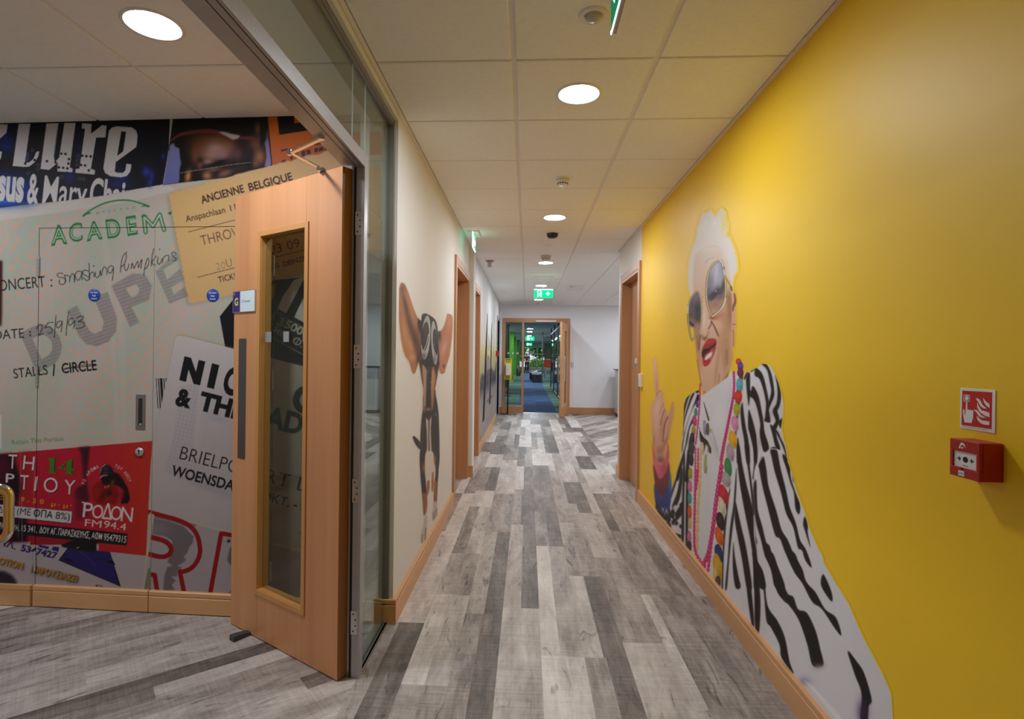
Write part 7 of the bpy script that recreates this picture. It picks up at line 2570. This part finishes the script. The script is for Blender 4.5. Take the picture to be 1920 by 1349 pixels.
# office lights and exit signs
g = 'office downlights'
o0 = downlight(.10, 18.0, 'round office ceiling light nearest the end door', g, m_officelamp, .13)
for y in (25.5, 28.6, 34.2, 37.7, 41.0, 44.5):
    dup(o0, (.10, y, H), 'round office ceiling light in the row beyond the end door')
for y in (20, 27, 34, 41, 48):
    dup(o0, (3.4, y, H), 'round office ceiling light over the desks')
for y, lab in ((30.6, 'green exit sign hanging in the office beyond the end door'), (45.5, 'small distant green exit sign near the office window')):
    t = thing('exit_sign', lab, 'exit sign', (.12, y, 2.25))
    b = MB().box(-.24, .24, -.01, .01, 0, .22, 0)
    run_man(b, (-.16, -.0112, .01), (1, 0, 0), (0, 0, 1), .2, 1)
    arrow(b, (.1, -.0112, .11), (1, 0, 0), (0, 0, 1), .16, 1)
    b.build('sign_plate', [m_exitgreen, m_exitwhite], t, local=True)
    for x in (-.15, .15):
        MB().cyl((x, 0, .22), (x, 0, H - 2.25), .004, n=8).build('hanger', m_steel, t, local=True)

# glass partition along the right
t = thing('window_3', 'glass office partition with grey posts right of the end door', None, (1.06, 20, 0), kind='structure')
b = MB()
for y in (16.0, 19.4, 22.2, 25.0):
    b.box(1.03, 1.09, y - .03, y + .03, 0, H)
b.box(.74, .80, 28.8, 28.86, 0, H)
b.build('post', m_alud, t)
b = MB()
b.box(1.04, 1.08, 14.0, 25.0, 2.36, 2.42).box(1.04, 1.08, 14.0, 25.0, .0, .05).box(.77, 3.2, 28.81, 28.85, 2.36, 2.42)
b.build('rail', m_alud, t)
b = MB().box(1.055, 1.065, 14.0, 25.0, .05, 2.36).box(.8, 3.2, 28.825, 28.835, .05, 2.36)
b.build('glass_pane', m_glass, t)

# desks with orange screens, chairs, boxes, bin and the walking person
m_orange = mat('orange desk screen', (222, 74, 30), .7)
m_desk = mat('pale desk top', (214, 206, 196), .4)
m_dark = mat('charcoal fabric', (34, 34, 38), .8)


def desk(x, y, label):
    t = thing('office_desk', label, 'desk', (x, y, 0), 0, 'desks with orange screens')
    MB().box(-.8, .8, -.4, .4, .71, .74).build('desk_top', m_desk, t, .004, local=True)
    MB().box(-.8, .8, .38, .42, .74, 1.2).build('desk_screen', m_orange, t, .004, local=True)
    for sx in (-.74, .74):
        for sy in (-.34, .34):
            MB().box(sx - .02, sx + .02, sy - .02, sy + .02, 0, .71).build('leg', m_alu, t, local=True)
    return t


def office_chair(x, y, label):
    t = thing('office_chair', label, 'chair', (x, y, 0), 0, 'office chairs at the desks')
    b = MB()
    for k in range(5):
        a = 2 * math.pi * k / 5
        b.obox((.14 * math.cos(a), .14 * math.sin(a), .07), (.14 * math.cos(a), .14 * math.sin(a), 0), (-.02 * math.sin(a), .02 * math.cos(a), 0), (0, 0, .015))
        b.cyl((.28 * math.cos(a) - .012, .28 * math.sin(a), .03), (.28 * math.cos(a) + .012, .28 * math.sin(a), .03), .03, n=12)
    b.build('base', m_black, t, local=True)
    MB().cyl((0, 0, .07), (0, 0, .44), .028).build('gas_lift', m_black, t, local=True)
    MB().box(-.25, .25, -.25, .25, .44, .52).build('seat', m_dark, t, .03, local=True)
    MB().box(-.24, .24, -.28, -.22, .56, 1.12).box(-.03, .03, -.27, -.22, .46, .6).build('backrest', m_dark, t, .02, local=True)


desk(1.75, 31.5, 'pale desk with orange screen nearest the glass partition')
desk(3.6, 31.5, 'pale desk with orange screen behind the glass partition')
desk(1.9, 35.0, 'second row desk with orange screen in the office')
office_chair(1.9, 30.8, 'black office chair at the nearest orange screened desk')
office_chair(3.5, 30.6, 'black office chair at the desk behind the glass')
m_box = mat('black crate', (24, 24, 27), .6)
m_paper = mat('crumpled white paper', (190, 188, 186), .7)


def crate(x, y, s, label, lid=True):
    t = thing('storage_crate', label, 'crate', (x, y, 0), 0, 'black crates beside the carpet aisle')
    MB().box(-s, s, -s * .8, s * .8, .003, .02).box(-s, -s + .015, -s * .8, s * .8, .02, .42).box(s - .015, s, -s * .8, s * .8, .02, .42).box(-s, s, -s * .8, -s * .8 + .015, .02, .42).box(-s, s, s * .8 - .015, s * .8, .02, .42).build('crate_body', m_box, t, local=True)
    if lid:
        rr = random.Random(int(y))
        b = MB()
        for _ in range(9):
            c = np.array([rr.uniform(-s, s) * .9, rr.uniform(-s, s) * .7, .43 + rr.uniform(0, .12)])
            b.obox(c, (rr.uniform(.08, .16), rr.uniform(-.05, .05), rr.uniform(-.05, .05)), (rr.uniform(-.05, .05), rr.uniform(.08, .14), 0), (0, 0, .012))
        b.build('paper_stack', m_paper, t, local=True)


crate(.52, 29.4, .24, 'front black crate topped with white paper', True)
crate(.42, 31.2, .22, 'middle black crate with white paper on top', True)
crate(.34, 33.2, .2, 'rear black crate with white paper on top', True)
t = thing('waste_bin', 'black waste bin by the green pillars', 'bin', (-.62, 38.5, 0))
MB().lathe((0, 0, 0), [(.16, .003), (.2, .55), (.19, .55), (.15, .02), (0, .02)], 24).build('bin_body', m_box, t, local=True)
t = thing('fire_extinguisher', 'red fire extinguisher beside the far green pillar', 'fire extinguisher', (-.72, 41.5, 0))
MB().lathe((0, 0, 0), [(0, .003), (.09, .003), (.095, .03), (.095, .5), (.06, .6), (.03, .62), (.03, .68), (0, .68)], 24).build('cylinder_body', m_red, t, local=True)
MB().box(-.02, .1, -.02, .02, .66, .7).build('handle', m_black, t, local=True)
t = thing('pinboard', 'dark olive panel above the desks', 'panel', (1.75, 37.0, 0))
MB().box(-.6, .7, 0, .05, 1.2, 2.2).build('board', mat('olive panel', (84, 84, 62), .8), t, local=True)
for x in (-.6, .7):
    MB().box(x - .02, x + .02, 0, .05, 0, 2.2).build('leg', m_alud, t, local=True)


def walker(x, y):
    t = thing('person', 'person with dark hair, patterned top and dark trousers walking in the far office', 'person', (x, y, 0))

    def skin(name, verts, edges, radii, m):
        me = bpy.data.meshes.new(name)
        me.from_pydata(verts, edges, [])
        o = bpy.data.objects.new(name, me)
        COL.objects.link(o)
        o.parent = t
        s_ = o.modifiers.new('skin', 'SKIN')
        o.modifiers.new('sub', 'SUBSURF').render_levels = 2
        for v, q in zip(me.skin_vertices[0].data, radii):
            v.radius = q if isinstance(q, tuple) else (q, q)
        me.skin_vertices[0].data[0].use_root = True
        me.materials.append(m)
        return o
    V = [(0, 0, .92), (0, 0, 1.12), (0, -.01, 1.32), (0, -.01, 1.42), (0, -.02, 1.55), (-.17, 0, 1.36), (-.22, -.02, 1.12), (-.2, -.14, .95), (.17, 0, 1.36), (.22, .02, 1.12), (.2, .02, .9),
         (-.09, 0, .86), (-.09, -.1, .48), (-.09, -.08, .09), (-.09, -.2, .05), (.09, 0, .86), (.09, .06, .48), (.09, .2, .12), (.09, .12, .05)]
    E_ = [(0, 1), (1, 2), (2, 3), (3, 4), (2, 5), (5, 6), (6, 7), (2, 8), (8, 9), (9, 10), (0, 11), (11, 12), (12, 13), (13, 14), (0, 15), (15, 16), (16, 17), (17, 18)]
    R_ = [(.15, .11), (.13, .1), (.15, .1), .055, .095, .06, .045, .035, .06, .045, .035, .09, .06, .045, .035, .09, .06, .045, .035]
    skin('body', V, E_, R_, mat('skin tone', (176, 124, 98), .6))
    skin('trousers', [(0, 0, .9), (-.09, 0, .84), (-.09, -.1, .48), (-.09, -.08, .12), (.09, 0, .84), (.09, .06, .48), (.09, .19, .15)], [(0, 1), (1, 2), (2, 3), (0, 4), (4, 5), (5, 6)],
         [(.16, .125), .105, .08, .06, .105, .08, .06], mat('dark trousers', (22, 22, 28), .8))
    skin('top', [(0, 0, .96), (0, 0, 1.14), (0, -.01, 1.34), (-.17, 0, 1.36), (-.225, -.01, 1.14), (.17, 0, 1.36), (.225, .02, 1.14)], [(0, 1), (1, 2), (2, 3), (3, 4), (2, 5), (5, 6)],
         [(.165, .125), (.15, .115), (.165, .115), .075, .06, .075, .06], mat('brown patterned top', (58, 42, 32), .8, noise=.6, nscale=(30, 30, 30)))
    skin('hair', [(0, .02, 1.6), (0, .05, 1.5), (0, .05, 1.4)], [(0, 1), (1, 2)], [.105, .09, .06], mat('dark hair', (26, 18, 16), .7))


walker(-.05, 46.5)
